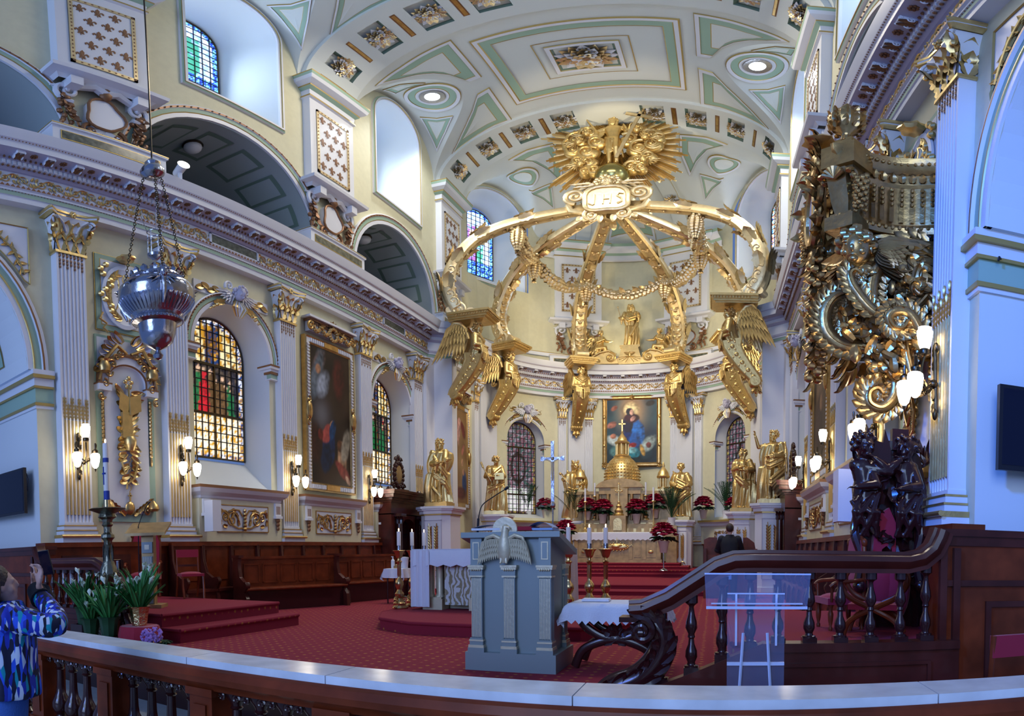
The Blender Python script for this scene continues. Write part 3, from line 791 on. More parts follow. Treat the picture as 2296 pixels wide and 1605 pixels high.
def parapet(pos, w, label, z1=3.07):
    """white panelled dado under a window or picture, with cornice and gilt grille"""
    t = thing('dado_panel', label, 'panel', group='dado panels with gilt grilles'); t.location = pos['loc']; t.rotation_euler = (0, 0, pos['rz'])
    h = w/2; b = MB(); b.box(-h+.12, h-.12, -.2, 0, 1.91, 2.8); b.obj('body', 'cream', t, 0)
    c = MB(); rows = []
    for e, z in ((-.16, 2.78), (-.12, 2.82), (-.12, 2.86), (-.02, 2.93), (0, 2.97), (.02, 3.01), (.02, z1), (-.2, z1+.02)):
        rows.append([(-h-e+.03, .0, z), (-h-e+.03, -.34-e, z), (h+e-.03, -.34-e, z), (h+e-.03, 0, z)])
    c.grid(rows, 0, mf=lambda i, j: 1 if i == 5 else 0); c.obj('cornice', ['white', 'brown'], t, 25)
    g = MB(); W = w*.56; g.box(-W/2, W/2, -.215, -.2, 2.14, 2.68, 0); g.obj('panel', 'white', t, 0)
    r = MB(); rinceau(r, W, .50, 2.41, .225); 
    for x in (-W/2, W/2): r.box(x-.01, x+.01, -.225, -.2, 2.13, 2.69)
    for z in (2.13, 2.69): r.box(-W/2, W/2, -.225, -.2, z-.01, z+.01)
    r.obj('grille', 'goldd', t)
    for sg in (-1, 1):
        k = MB(); x = sg*(h-.3)
        k.box(x-.1, x+.1, -.25, -.2, 2.5, 2.79, 0); k.box(x-.12, x+.12, -.28, -.2, 2.44, 2.5, 0)
        for i in range(3): k.box(x-.06+.05*i, x-.04+.05*i, -.256, -.25, 2.54, 2.72, 1)
        for i in range(3): k.ell((x, -.23, 2.4-.09*i), (.07-.012*i, .04, .055), 1, 8, 6)
        k.obj('bracket', ['white', 'brown'], t, 30)
    return t
wn = 1
for mpw, sd in ((wl, 'left'), (wr, 'right')):
    for y, tx in ((10.17, 'nearer'), (17.15, 'farther')):
        p = mpw(y)
        reveals(p, 1.2, 3.05, 6.15, 1.17, .97, 3.75, 6.2, .97, .62, 'pale')
        window(f'window_{wn}', p, 1.9, 6.2, 3.82, .95, 'choir', wn, [4.83, 6.0], .62, 1.15); wn += 1
        archivolt(p, 1.2, 6.15, 1.17); impost(p, (-1.3, 1.3), w=.2)
        cherub_key(p, f'winged cherub head with gilt wings over the {tx} arched window of the {sd} wall', group='cherub keystones')
        parapet(p, 2.86, f'white dado panel with gilt scroll grille under the {tx} window of the {sd} wall')
    parapet(mpw(13.62), 2.86, f'white dado panel with gilt scroll grille under the tall painting of the {sd} wall')
for sg, sd in ((-1, 'left'), (1, 'right')):
    p = wa(sg*51.5)
    reveals(p, 1.0, 3.0, 6.2, .98, .88, 3.2, 6.2, .9, .5, 'pale')
    window(f'window_{wn}', p, 1.72, 6.2, 3.2, .86, 'apse', wn+3, [4.0, 6.0], .5, .8); wn += 1
    archivolt(p, .98, 6.2, .96, .24); impost(p, (-1.08, 1.08), w=.18)
    cherub_key(p, f'winged cherub head over the {sd} arched window of the apse', 7.3, group='cherub keystones')

# ---------------- clerestory and attic ----------------
def sill_frame(pos, hw, sill, zs, rise, wd=.16):
    mb = MB(); mp = lambda s, o, z: (s, -o, z)
    mould_arch(mb, mp, 0, hw, zs, rise, [(0, -.02), (0, .06), (.05, .07), (.055, .10), (.11, .10), (.115, .08), (.16, .06), (.16, 0)], sill, m=[0, 0, 1, 0, 1, 2, 0], close=True)
    mb.mp(lambda x, y, z: (x, y, z)); o = mb.obj('window_surround', ['white', 'gline', 'mint'], None, 30); o.location = pos['loc']; o.rotation_euler = (0, 0, pos['rz']); return struct(o)
def ul(y, z=0, o=0): return dict(loc=(XUL+o, y, z), rz=pi/2)
def ur(y, z=0, o=0): return dict(loc=(XUR-o, y, z), rz=-pi/2)
for mpw, sd in ((ul, 'left'), (ur, 'right')):
    for y, hw in ((10.3, 1.42), (17.4, 1.35)):
        p = mpw(y); reveals(p, hw, 13.4, 16.95, 1.15, 1.05, 15.0, 17.15, 1.0, 1.46)
        window(f'window_{wn}', p, 2.0, 17.15, 15.1, .95, 'sky', wn, [], 1.46, 1.7, False, .25, .25); wn += 1
        sill_frame(p, hw, 13.4, 16.95, 1.15)
    for y, hw in ((10.2, 2.75), (17.3, 2.45), (3.4, 2.6)): archivolt(mpw(y), hw, 10.1, 2.3, .36, 9.66)
for sg in (-1, 1):
    p = wa(sg*64, r=5.7); reveals(p, 1.72, 13.1, 16.4, 1.5, 1.0, 13.9, 16.6, .9, 1.1)
    window(f'window_{wn}', p, 1.9, 16.5, 13.9, .85, 'warm' if sg > 0 else 'sky', wn, [], 1.1, 2.2, True, .24, .24); wn += 1
    sill_frame(p, 1.70, 13.1, 16.4, 1.48)
def fleur(mb, cx, cz, s, y, m=0):
    def pr(poly, sg=1): mb.prism([(cx+sg*a*s, cz+b*s) for a, b in poly], y-.012, y, 'y', m)
    pr([(0, .5), (.13, .3), (.1, .05), (.03, -.12), (-.03, -.12), (-.1, .05), (-.13, .3)])
    for sg in (-1, 1):
        pr([(.06, -.1), (.15, .12), (.28, .2), (.4, .1), (.38, -.04), (.3, -.06), (.31, .05), (.24, .08), (.18, 0), (.12, -.12)], sg)
        pr([(.02, -.2), (.12, -.34), (.22, -.3), (.16, -.24), (.09, -.2)], sg)
    pr([(-.17, -.12), (.17, -.12), (.17, -.19), (-.17, -.19)]); pr([(0, -.2), (.05, -.3), (0, -.48), (-.05, -.3)])
def lis_panel(pos, w, z0, z1, label, nx=3, s=.34, curve=None):
    t = thing('fleur_de_lis_panel', label, 'panel', group='fleur-de-lis panels of the attic'); t.location = pos['loc']; t.rotation_euler = (0, 0, pos['rz'])
    h = w/2; b = MB(); b.box(-h, h, -.01, 0, z0, z1); b.obj('field', 'white', t, 0)
    f = MB()
    for x0, x1, y0, y1 in ((-h, -h+.09, z0, z1), (h-.09, h, z0, z1), (-h, h, z0, z0+.09), (-h, h, z1-.09, z1)): f.box(x0, x1, -.03, 0, y0, y1, 0)
    n = int((z1-z0)/.13)
    for i in range(n):
        for x in (-h+.045, h-.045): f.ell((x, -.03, z0+(z1-z0)*(i+.5)/n), (.02, .012, .03), 1, 6, 4)
    n = int(w/.13)
    for i in range(n):
        for z in (z0+.045, z1-.045): f.ell((-h+w*(i+.5)/n, -.03, z), (.03, .012, .02), 1, 6, 4)
    f.obj('border', ['goldp', 'brown'], t, 30)
    g = MB(); nz = int((z1-z0-.2)/.42)
    for j in range(nz):
        for i in range(nx):
            x = (i-(nx-1)/2)*(w-.3)/nx+(.1 if j % 2 else -.1)*(w/1.4); g_z = z0+.1+(z1-z0-.2)*(j+.5)/nz
            if abs(x) < h-.2: fleur(g, x, g_z, s, -.01)
    g.obj('fleurs_de_lis', 'brown', t, 30)
    return t
def cartouche_bracket(pos, z, s, label):
    """carved shield with scrolls and fruit hanging under an attic ledge"""
    t = thing('carved_cartouche', label, 'sculpture', group='carved cartouches under the attic piers'); t.location = pos['loc']; t.rotation_euler = (0, 0, pos['rz'])
    b = MB(); pts = []
    for i in range(24):
        a = 2*pi*i/24; r = 1+.10*cos(3*a+.5)+.05*cos(5*a); pts.append((s*.34*r*cos(a), z+s*(-.1+.38*r*sin(a))))
    b.prism(pts, -.16, 0, 'y'); b.obj('shield', 'white', t)
    g = MB(); g.tube([(x, -.17, zz) for x, zz in pts+pts[:1]], .028*s, 6, 0, up=(0, 1, 0))
    for sg in (-1, 1):
        g.spiral((sg*.62*s, -.12, z+.28*s), (-sg, 0, 0), (0, 0, 1), .26*s, 1.5, .05*s, 1, a0=-pi/2+.3, hand=-1)
        g.spiral((sg*.26*s, -.12, z-.55*s), (sg, 0, 0), (0, 0, 1), .16*s, 1.4, .04*s, 0, a0=pi/2, hand=-1)
        g.tube([(0, -.2, z+.42*s), (sg*.2*s, -.22, z+.5*s), (sg*.5*s, -.16, z+.42*s), (sg*.9*s, -.1, z+.36*s)], [.09*s, .08*s, .06*s, .02*s], 6, 1, up=(0, 1, 0))
        for k in range(13):
            g.ell((sg*(.66+.10*sin(k*2.4))*s, -.12-.03*cos(k*1.7), z+(.08-.055*k)*s), (.07*s*(1.15-.05*k), .05, .055*s), 0, 6, 5)
        for k in range(4): g.leaf((sg*.6*s, -.12, z+(.2-.16*k)*s), (sg*(.6-.3*k), -.2, -.6), (0, -1, 0), .3*s, .15*s, .6, 0, 3, 5)
    for k in range(7): a = pi+pi*(k+.5)/7; g.leaf((0, -.14, z-.5*s), (cos(a), 0, sin(a)), (0, -1, 0), .26*s, .09*s, .5, 1, 1, 4)
    g.ell((0, -.2, z+.42*s), (.12*s, .1, .16*s), 0, 8, 6)
    g.obj('carving', ['brown', 'white'], t); return t
def attic_pier(pos, w, d, label, cap=True, nx=3, pw=None):
    """white pier between the clerestory windows: plinth, cartouche, ledge, panel, cap"""
    h = w/2; mb = MB()
    mb.box(-h, h, -d, .3, 12.0, 15.2)
    mb.box(-h-.25, h+.25, -d-.12, .3, 9.66, 10.15); mb.box(-h-.28, h+.28, -d-.16, .3, 10.15, 10.22); mb.box(-h-.285, h+.285, -d-.165, .3, 10.185, 10.21, 1)
    mb.box(-h-.1, h+.1, -d-.135, -d-.1, 9.82, 10.05, 1); mb.box(-h-.08, h+.08, -d-.14, -d-.1, 9.84, 10.03, 3)
    rows = []
    for e, z in ((.02, 11.72), (.10, 11.8), (.26, 11.84), (.28, 11.93), (.22, 11.95), (.0, 12.02)):
        rows.append([(-h-e, .3, z), (-h-e, -d-e, z), (h+e, -d-e, z), (h+e, .3, z)])
    mb.grid(rows, 0, mf=lambda i, j: 1 if i == 3 else 0)
    mb.box(-h*.86, -h*.6, -d-.16, -.0, 11.5, 11.74, 0); mb.box(h*.6, h*.86, -d-.16, -.0, 11.5, 11.74, 0)
    if cap:
        rows = []
        for e, z in ((.0, 15.1), (.06, 15.14), (.06, 15.2), (.02, 15.22), (.04, 15.42), (.14, 15.5), (.14, 15.56), (.28, 15.66), (.32, 15.78), (.34, 15.88), (.34, 15.93), (0, 15.95)):
            rows.append([(-h-e, .3, z), (-h-e, -d-e, z), (h+e, -d-e, z), (h+e, .3, z)])
        mm = [0, 1, 0, 0, 2, 1, 0, 0, 2, 1, 0]; mb.grid(rows, 0, mf=lambda i, j: mm[i])
    o = mb.obj('trim_6', ['white', 'gline', 'mint', 'dkmarble'], None, 25); o.location = pos['loc']; o.rotation_euler = (0, 0, pos['rz']); struct(o)
    p2 = dict(pos); v = Matrix.Rotation(pos['rz'], 3, 'Z') @ Vector((0, -d, 0)); p2['loc'] = tuple(Vector(pos['loc'])+v)
    lis_panel(p2, pw or w*.74, 12.35, 14.75, 'panel of brown fleurs-de-lis on the pier '+label, nx)
    cartouche_bracket(pos, 11.12, 1.18, 'carved gilt cartouche under the ledge '+label)
attic_pier(ul(13.6), 1.9, .22, 'left of the middle clerestory window')
attic_pier(ur(13.6), 1.9, .22, 'high on the right wall, in the middle')
attic_pier(ul(6.75), 1.9, .22, 'at the upper left corner')
attic_pier(ur(6.75), 1.9, .22, 'high on the right wall, nearest the viewer')
attic_pier(ul(20.95), 1.7, .22, 'before the left apse window')
attic_pier(ur(20.95), 1.7, .22, 'before the right apse window')
attic_pier(wa(-24.5, r=5.6), 2.0, .2, 'left of the golden virgin statue', nx=3, pw=1.45)
attic_pier(wa(24.5, r=5.6), 2.0, .2, 'right of the golden virgin statue', nx=3, pw=1.45)
# cornice round the top of the apse wall, and the low attic band
mb = MB(); pa = [(XC+5.62*sin(radians(a)), YC+5.62*cos(radians(a)), -sin(radians(a)), -cos(radians(a))) for a in range(-42, 43, 3)]
sweep(mb, pa, [(0, 15.1), (.06, 15.14), (.06, 15.4), (.14, 15.5), (.28, 15.66), (.32, 15.78), (.34, 15.93), (0, 15.95)], [0, 0, 2, 0, 0, 2, 1])
pa2 = [(XC+5.62*sin(radians(a)), YC+5.62*cos(radians(a)), -sin(radians(a)), -cos(radians(a))) for a in range(-90, 91, 4)]
sweep(mb, pa2, [(0, 10.16), (.1, 10.16), (.12, 10.3), (.12, 10.33), (0, 10.36)], [0, 0, 1, 0])
struct(mb.obj('trim_7', ['white', 'gline', 'mint'], None, 25))
# tribune coffers and lamps
def tribune(mp, c, hw, side, k):
    mb = MB()
    for i in range(1, 8):
        a0, a1 = pi*(i-.36)/8, pi*(i+.36)/8
        for e, m, h_ in ((0, 0, .015), (.12, 1, .03)):
            A0, A1 = a0+e*.25, a1-e*.25; X0, X1 = .35+e, 1.55-e
            q = lambda a, d: mp(c-(hw-h_)*cos(a), -d, 10.1+(2.3-h_)*sin(a))
            mb.grid([[q(A0+(A1-A0)*j/4, X0+(X1-X0)*g/2) for j in range(5)] for g in range(3)], m)
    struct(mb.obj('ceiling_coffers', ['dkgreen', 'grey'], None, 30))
    for d, y in ((1.0, c-.25),):
        t = thing('globe_lamp', f'frosted globe lamp under the {k} tribune arch of the {side} wall', 'lamp', mp(y, -d, 10.1+2.3*sqrt(1-((y-c)/hw)**2)-.18), group='globe lamps of the tribunes')
        b = MB(); b.lathe([(.02, .16), (.22, .15), (.24, .10), (.20, .08)], 18); b.obj('collar', 'iron', t)
        b = MB(); b.ell((0, 0, .03), (.21, .21, .17), 0, 16, 10); b.obj('globe', 'potw', t)
for mp, sd in ((fu, 'left'), (fv, 'right')):
    for c, hw, k in ((10.2, 2.75, 'near'), (17.3, 2.45, 'far')): tribune(mp, c, hw, sd, k)
for (p, aim, lb) in (((-8.75, 8.15, 9.9), (1, -.25, .25), 'on the left cornice under the tribune arch'), ((1.75, 6.75, 9.9), (-1, -.3, .2), 'on the right cornice beside the attic pier')):
    t = thing('spotlight', 'lit white spotlight '+lb, 'spotlight', p, atan2(aim[1], aim[0])-pi/2)
    b = MB(); b.lathe([(.07, -.16), (.09, -.12), (.10, .12), (.13, .16)], 16); b.xf(Matrix.Rotation(-pi/2+.3, 4, 'X')); b.obj('housing', 'potw', t)
    b = MB(); b.lathe([(.01, .165), (.12, .166)], 16); b.xf(Matrix.Rotation(-pi/2+.3, 4, 'X')); b.obj('lens', 'bulb', t)
    b = MB(); b.box(-.03, .03, -.03, .03, -.28, -.08); b.obj('bracket', 'potw', t)
# ---------------- painted and moulded patterns of the vault ----------------
def ceil_hit(px, py):
    v = ray(px, py); lo = 5.; t = 5.
    while t < 45:
        x, y, z = v.x*t, v.y*t, EYE+v.z*t
        if hypot(x-XC, max(0, y-YC)) > AV-.02 or z >= zceil(x, y): break
        t += .02
    return (v.x*t, v.y*t)
def densify(P, n=6):
    out = []
    for (a, b), (c, d) in zip(P, P[1:]+P[:1]): out += [(a+(c-a)*i/n, b+(d-b)*i/n) for i in range(n)]
    return out
def cz(x, y, e=.02):
    return (x, y, zceil(x, y)-e)
def inset_poly(P, k, cx, cy): return [(cx+(x-cx)*k, cy+(y-cy)*k) for x, y in P]
def pattern(P, name='ceiling_panel', ks=(1, .975, .86, .845, .56, .535), ms=(1, 0, 1, 2, 1), centre=3, raised=True):
    cx = sum(p[0] for p in P)/len(P); cy = sum(p[1] for p in P)/len(P); D = densify(P)
    mb = MB(); es = (.0, .05, .055, .03, .03, .03)
    rings = [[cz(x, y, es[i] if raised else .03) for x, y in inset_poly(D, k, cx, cy)] for i, k in enumerate(ks)]
    mb.grid(rings, 0, cv=True, mf=lambda i, j: ms[i])
    if centre is not None:
        last = rings[-1]; mb.add(last+[cz(cx, cy, .03)], [(i, (i+1) % len(last), len(last)) for i in range(len(last))], centre)
    return struct(mb.obj(name, ['white', 'gline', 'mint', 'vault'], None, 0))
z2 = lambda L: [ceil_hit(700+a/2.866, b/2.866) for a, b in L]
T1 = z2([(400, 550), (560, 430), (700, 340), (890, 252), (1000, 380), (1092, 492), (1018, 520), (900, 480), (780, 468), (650, 480), (520, 515)])
T2 = z2([(1138, 558), (1210, 660), (1285, 765), (1180, 805), (1090, 855), (980, 930), (885, 1015), (930, 920), (985, 800), (1030, 700), (1062, 600)])
T3 = z2([(690, 748), (800, 755), (905, 740), (860, 840), (800, 975), (750, 860)])
T4 = z2([(450, 575), (560, 540), (730, 530), (620, 560), (530, 600)])
mir = lambda P: [(2*XC-x, y) for x, y in P]
shf = lambda P, d: [(x, y+d) for x, y in P]
for P in (T1, T2, T3, T4):
    for Q in (P, mir(P)): pattern(Q)
for P in (T2, T3):
    for Q in (shf(P, -7.28), mir(shf(P, -7.28))): pattern(Q)
def rect_ring(x0, x1, y0, y1): return [(x0, y0), (x1, y0), (x1, y1), (x0, y1)]
def rect_pattern(x0, x1, y0, y1, steps, name='ceiling_panel'):
    """nested rectangles: steps of (inset, drop, material of the strip outside it)"""
    mb = MB(); rings = []
    for ins, e, m in steps:
        P = densify(rect_ring(x0+ins, x1-ins, y0+ins, y1-ins), 14); rings.append([cz(x, y, e) for x, y in P])
    mb.grid(rings, 0, cv=True, mf=lambda i, j: steps[i+1][2])
    return struct(mb.obj(name, ['white', 'gline', 'mint', 'vault', 'dkgreen'], None, 0))
for yb in (17.43, 10.15):
    h = 1.95 if yb > 12 else 1.9
    rect_pattern(XC-2.6, XC+2.6, yb-h, yb+h, [(0, 0, 0), (.02, .05, 1), (.05, .05, 1), (.16, .055, 0), (.19, .03, 1), (.42, .03, 2), (.44, .04, 1)])
    rect_pattern(XC-1.28, XC+1.28, yb-1.0, yb+1.0, [(0, .02, 1), (.03, .025, 1)])
    rect_pattern(XC-1.0, XC+1.0, yb-.78, yb+.78, [(0, .02, 1), (.02, .07, 1), (.14, .07, 0), (.16, .03, 1), (.22, -.0, 4)])
def rosette(r, n=16, ns=3):
    t = thing('ceiling_rosette', 'x', 'rosette'); mb = MB()
    for k in range(ns):
        q = n-2*k
        for i in range(q):
            a = 2*pi*(i+.5*(k % 2))/q; d = Vector((cos(a), sin(a), 0))
            mb.leaf(d*r*.12+Vector((0, 0, -.02-.09*k*r)), d, (0, 0, -1), r*(1.02-.27*k), r*.46, .14, 0 if (i+k) % 3 else 1, 2, 6)
    mb.obj('petals', ['goldp', 'white'], t)
    c = MB(); c.ell((0, 0, -.12*r-.05), r*.13, 0, 8, 6)
    for i in range(6): a = i*pi/3; c.ell((r*.16*cos(a), r*.16*sin(a), -.1*r-.03), r*.07, 0, 6, 4)
    c.obj('boss', ['brown'], t); return t
RS = rosette(.40); first = [RS]
def tilt(o, n):
    """point local -z of the rosette along the vault normal n"""
    o.rotation_mode = 'XYZ'; o.rotation_euler = Vector(n).to_track_quat('-Z', 'X').to_euler()
for bi, (yc, nm) in enumerate(((13.675, 'front vault band'), (21.02, 'band before the apse'))):
    for i, c in enumerate(COF):
        a_, b_ = AV-.14, BV-.14
        x, z = XC+a_*sin(c), ZS+b_*cos(c); n = Vector((-sin(c)/a_, 0, -cos(c)/b_)).normalized()
        o = first.pop() if first else dup(RS); o.location = Vector((x, yc, z))-n*.03
        tilt(o, n); w_ = ('left', 'right')[i > 3]; k = (('lowest', 'second', 'third', 'topmost')+('topmost', 'third', 'second', 'lowest'))[i]
        o['label'] = f'{k} gilt rosette in the square coffers of the {nm}, {w_} side'; o['group'] = 'gilt rosettes in the vault coffers'
for yb, tx in ((17.43, 'in the middle of the framed choir vault'), (10.15, 'in the vault bay above the viewer')):
    o = dup(RS, sc=(2.0, 1.5, 1.6)); o.location = (XC, yb, zmain(0)-.02); o.rotation_euler = (0, 0, 0); o['label'] = 'large oval gilt rosette '+tx; o['group'] = 'large vault rosettes'
# slots between the coffers
mb = MB()
for y in (13.675, 21.02):
    for c in [radians(q) for q in (-80, -57.5, -39, -22.5, 22.5, 39, 57.5, 80)]:
        a_, b_ = AV-.14, BV-.14
        p = lambda t, yy, e: (XC+(a_-e)*sin(t), yy, ZS+(b_-e)*cos(t))
        for (e, dt, dy, m) in ((.006, .016, .56, 0), (.02, .009, .52, 1)):
            mb.grid([[p(c+s*dt, y+q*dy, e) for s in (-1, 1)] for q in (-1, 1)], m)
struct(mb.obj('ceiling_slots', ['brown', 'goldd'], None, 0))
# round painted mounts, two of them holding the recessed lamps
def disc(cx, cy, r, lamp, lab=None):
    D = [(cx+r*cos(2*pi*i/40), cy+r*sin(2*pi*i/40)) for i in range(40)]
    mb = MB(); ks = (1, .97, .84, .83, .60, .58, .46) if lamp else (1, .97, .84, .82, .58, .56)
    es = (0, .06, .06, .03, .03, .05, .05)
    zz = max(zceil(x, y) for x, y in D)
    rings = [[cz(x, y, es[i]+.01) for x, y in inset_poly(D, k, cx, cy)] for i, k in enumerate(ks)]
    ms = (1, 0, 1, 2, 1, 0)
    mb.grid(rings, 0, cv=True, mf=lambda i, j: ms[i])
    if not lamp: mb.add(rings[-1]+[cz(cx, cy, .04)], [(i, (i+1) % 40, 40) for i in range(40)], 3)
    struct(mb.obj('ceiling_roundel', ['white', 'gline', 'mint', 'vault'], None, 20))
    if lamp:
        t = thing('recessed_lamp', lab, 'lamp', (cx, cy, zceil(cx, cy)-.09), group='recessed lamps of the vault')
        b = MB(); b.lathe([(r*.40, .0), (r*.46, -.01), (r*.46, .04)], 28); b.obj('trim_ring', 'silver', t)
        b = MB(); b.lathe([(.01, -.02), (r*.2, -.018), (r*.27, 0)], 24); b.obj('lens', 'lamp', t)
dl = ceil_hit(969, 213)
for sg, sd in ((0, 'left'), (1, 'right')):
    disc(dl[0] if not sg else 2*XC-dl[0], dl[1], .85, True, f'bright recessed lamp in a green and white roundel, {sd} side of the vault')
    disc(dl[0] if not sg else 2*XC-dl[0], dl[1]-7.28, .85, False)
# apse half dome
A1 = [ceil_hit(*p) for p in ((1190, 470), (1240, 408), (1246, 445), (1255, 478))]
A1 = [ceil_hit(*p) for p in ((1185, 424), (1236, 409), (1240, 440), (1243, 468), (1215, 445))]
A2 = [ceil_hit(*p) for p in ((1139, 358), (1180, 335), (1240, 320), (1262, 360), (1262, 412), (1235, 385), (1190, 360))]
for P in (A1, A2):
    for Q in (P, mir(P)): pattern(Q)
dd = ceil_hit(1172, 394)
for x in (dd[0], 2*XC-dd[0]): disc(x, dd[1], .62, False)
A3 = [ceil_hit(*p) for p in ((1362, 540), (1472, 540), (1452, 470), (1382, 470))]
pattern(A3)
for sg in (-1, 1):
    a = sg*22
    mb = MB()
    for (h0, h1, e0, e1, m) in ((-4.2, 4.2, .10, .10, 0),):
        rr = [(AV*sin(pi/2*(.30+.69*i/14))) for i in range(15)]
        row = lambda da, e: [(XC+r*sin(radians(a+da*AV/max(r, 2.5)*.75)), YC+r*cos(radians(a+da*AV/max(r, 2.5)*.75)), ZS+BV*sqrt(max(0, 1-(r/AV)**2))-e) for r in rr]
        mb.grid([row(-4.2, -.05), row(-4.2, .12), row(4.2, .12), row(4.2, -.05)], 0)
        mb.grid([row(-4.3, .06), row(-4.1, .13)], 1); mb.grid([row(4.1, .13), row(4.3, .06)], 1)
    struct(mb.obj('ceiling_rib', ['vault', 'gline'], None, 0))
    for r in (3.4, 4.7):
        x, y = XC+r*sin(radians(a)), YC+r*cos(radians(a)); z = ZS+BV*sqrt(1-(r/AV)**2)
        n = Vector((-(x-XC)/AV**2, -(y-YC)/AV**2, -(z-ZS)/BV**2)).normalized()
        o = dup(RS, sc=.8); o.location = Vector((x, y, z))+n*.16; tilt(o, n)
        o['label'] = f"{'upper' if r < 4 else 'lower'} gilt rosette on the {'left' if sg < 0 else 'right'} rib of the apse dome"; o['group'] = 'rosettes on the ribs of the apse dome'

# ---------------- paintings ----------------
def blend(c, d, k): k = max(0, min(1, k)); return tuple(a+(b-a)*k for a, b in zip(c, d))
def canvas(w, h, fn, res=.03):
    mb = MB(); nx = int(w/res); nz = int(h/res); cols = []
    rows = []
    for j in range(nz+1):
        rows.append([(-w/2+w*i/nx, 0, h*j/nz) for i in range(nx+1)])
        for i in range(nx+1): cols.append(fn(i/nx, j/nz))
    mb.grid(rows, 0); return mb, cols
def blobs(bg, items, seed=0.):
    """bg(u,v)->colour; items: (cx,cy,rx,ry,tilt,colour,softness)"""
    def fn(u, v):
        c = bg(u, v); n = noise.noise(Vector((u*9+seed, v*14, 1.3))); n2 = noise.noise(Vector((u*22+seed, v*34, 5.3)))
        for cx, cy, rx, ry, tl, col, sf in items:
            du, dv = u-cx, v-cy; a, b = du*cos(tl)+dv*sin(tl), -du*sin(tl)+dv*cos(tl)
            d = hypot(a/rx, b/ry)+.18*n
            if d < 1+sf: c = blend(c, tuple(q*(1+.7*n2+.35*(-a/rx)) for q in col), (1+sf-d)/max(sf, .01))
        return tuple(max(0, q) for q in c)
    return fn
def L(h): return rgb(h)
def bg_virgin(u, v):
    n = noise.noise(Vector((u*3.2, v*4, .3))); n2 = noise.noise(Vector((u*7, v*8, 2.3)))
    c = blend(L('16324a'), L('2f5a66'), .5+n); c = blend(c, L('c79a6a'), exp(-((u-.5)**2/.05+(v-.8)**2/.06))*1.1)
    return blend(c, L('0b1420'), max(0, .75-v*1.6)+max(0, n2)*.6)
virgin = blobs(bg_virgin, [(.5, .83, .10, .07, 0, L('f0d8a0'), .8), (.16, .86, .05, .03, .4, L('9a5a48'), .5), (.86, .93, .07, .035, .2, L('2a2420'), .5), (.12, .6, .07, .035, .3, L('a86a5a'), .6),
    (.24, .33, .16, .06, -.3, L('b8c4c4'), .6), (.14, .42, .05, .035, 0, L('b87860'), .3), (.82, .3, .13, .07, .5, L('9fb0ae'), .6), (.83, .28, .045, .04, .2, L('7a3a34'), .3), (.22, .2, .1, .06, .2, L('4f7a7a'), .7),
    (.53, .45, .17, .24, -.08, L('0b2a66'), .15), (.62, .5, .10, .18, .35, L('1f6ac0'), .3), (.42, .6, .09, .12, -.1, L('1a1a3a'), .3), (.56, .34, .10, .13, -.15, L('1552a0'), .3),
    (.5, .7, .13, .065, 0, L('3a1226'), .25), (.52, .69, .05, .03, .5, L('c08a80'), .2), (.46, .80, .065, .05, 0, L('1a1a2a'), .2), (.50, .79, .035, .04, .2, L('c99a88'), .2), (.5, .27, .08, .04, .2, L('9a1a22'), .3), (.47, .245, .03, .02, .2, L('d09a88'), .2),
    (.53, .17, .12, .075, 0, L('2a86a0'), .15), (.5, .20, .06, .03, 0, L('8fd0e0'), .8), (.28, .22, .035, .085, -.3, L('c79a4a'), .25), (.71, .2, .035, .085, .4, L('c79a4a'), .25)])
def bg_dark(u, v):
    n = noise.noise(Vector((u*3.1+4, v*6, .3)))
    c = blend(L('1e1412'), L('3a2a20'), .5+n); c = blend(c, L('6a6a72'), exp(-((u-.28)**2/.03+(v-.50)**2/.010))); return blend(c, L('33100f'), exp(-((u-.75)**2/.02+(v-.8)**2/.03))*.8)
garden = blobs(bg_dark, [(.25, .88, .10, .05, .4, L('8a5a42'), .6), (.2, .80, .16, .07, .9, L('5f6a76'), .7), (.33, .72, .10, .06, .4, L('8f98a8'), .8), (.22, .82, .05, .03, 0, L('b08060'), .4), (.7, .8, .09, .1, .3, L('4a1a18'), .8),
    (.45, .28, .14, .11, .5, L('14305c'), .25), (.40, .37, .10, .055, .3, L('a04a44'), .25), (.52, .445, .045, .022, .2, L('b08460'), .2), (.53, .40, .08, .05, .7, L('12406a'), .3), (.38, .20, .11, .09, .2, L('0f2440'), .3),
    (.76, .22, .10, .10, -.3, L('b08a6a'), .3), (.70, .30, .06, .04, 0, L('5a3a26'), .2), (.85, .31, .12, .07, .9, L('8f8878'), .4), (.78, .12, .16, .04, -.3, L('8a4038'), .3), (.9, .06, .06, .02, -.4, L('b8927a'), .3), (.12, .3, .12, .10, .2, L('3a201a'), .6), (.25, .36, .05, .03, 0, L('6a2a24'), .4)], 3)
def bg_tan(u, v): n = noise.noise(Vector((u*3+9, v*6, .7))); return blend(L('7a5838'), L('a08054'), .5+.8*n-max(0, .35-v))
annun = blobs(bg_tan, [(.4, .82, .09, .06, 0, L('c08a86'), .4), (.38, .74, .1, .07, .3, L('c09088'), .4), (.2, .82, .09, .08, .4, L('26323c'), .4), (.7, .78, .14, .06, -.4, L('6a2c2c'), .4), (.38, .66, .04, .05, 0, L('b08878'), .3), (.45, .86, .06, .035, 0, L('d0a090'), .3),
    (.68, .58, .09, .03, .5, L('b06a5c'), .5), (.12, .64, .05, .04, 0, L('4a3a2a'), .5), (.62, .44, .05, .03, 0, L('c09070'), .5), (.75, .22, .13, .12, .1, L('1f3a6a'), .35), (.70, .34, .06, .03, 0, L('b0806a'), .3), (.5, .12, .3, .05, 0, L('5a2a22'), .5)], 6)
def bg_rp(u, v): n = noise.noise(Vector((u*3+2, v*5, 1.7))); return blend(L('2b211c'), L('5a4a3c'), .4+n)
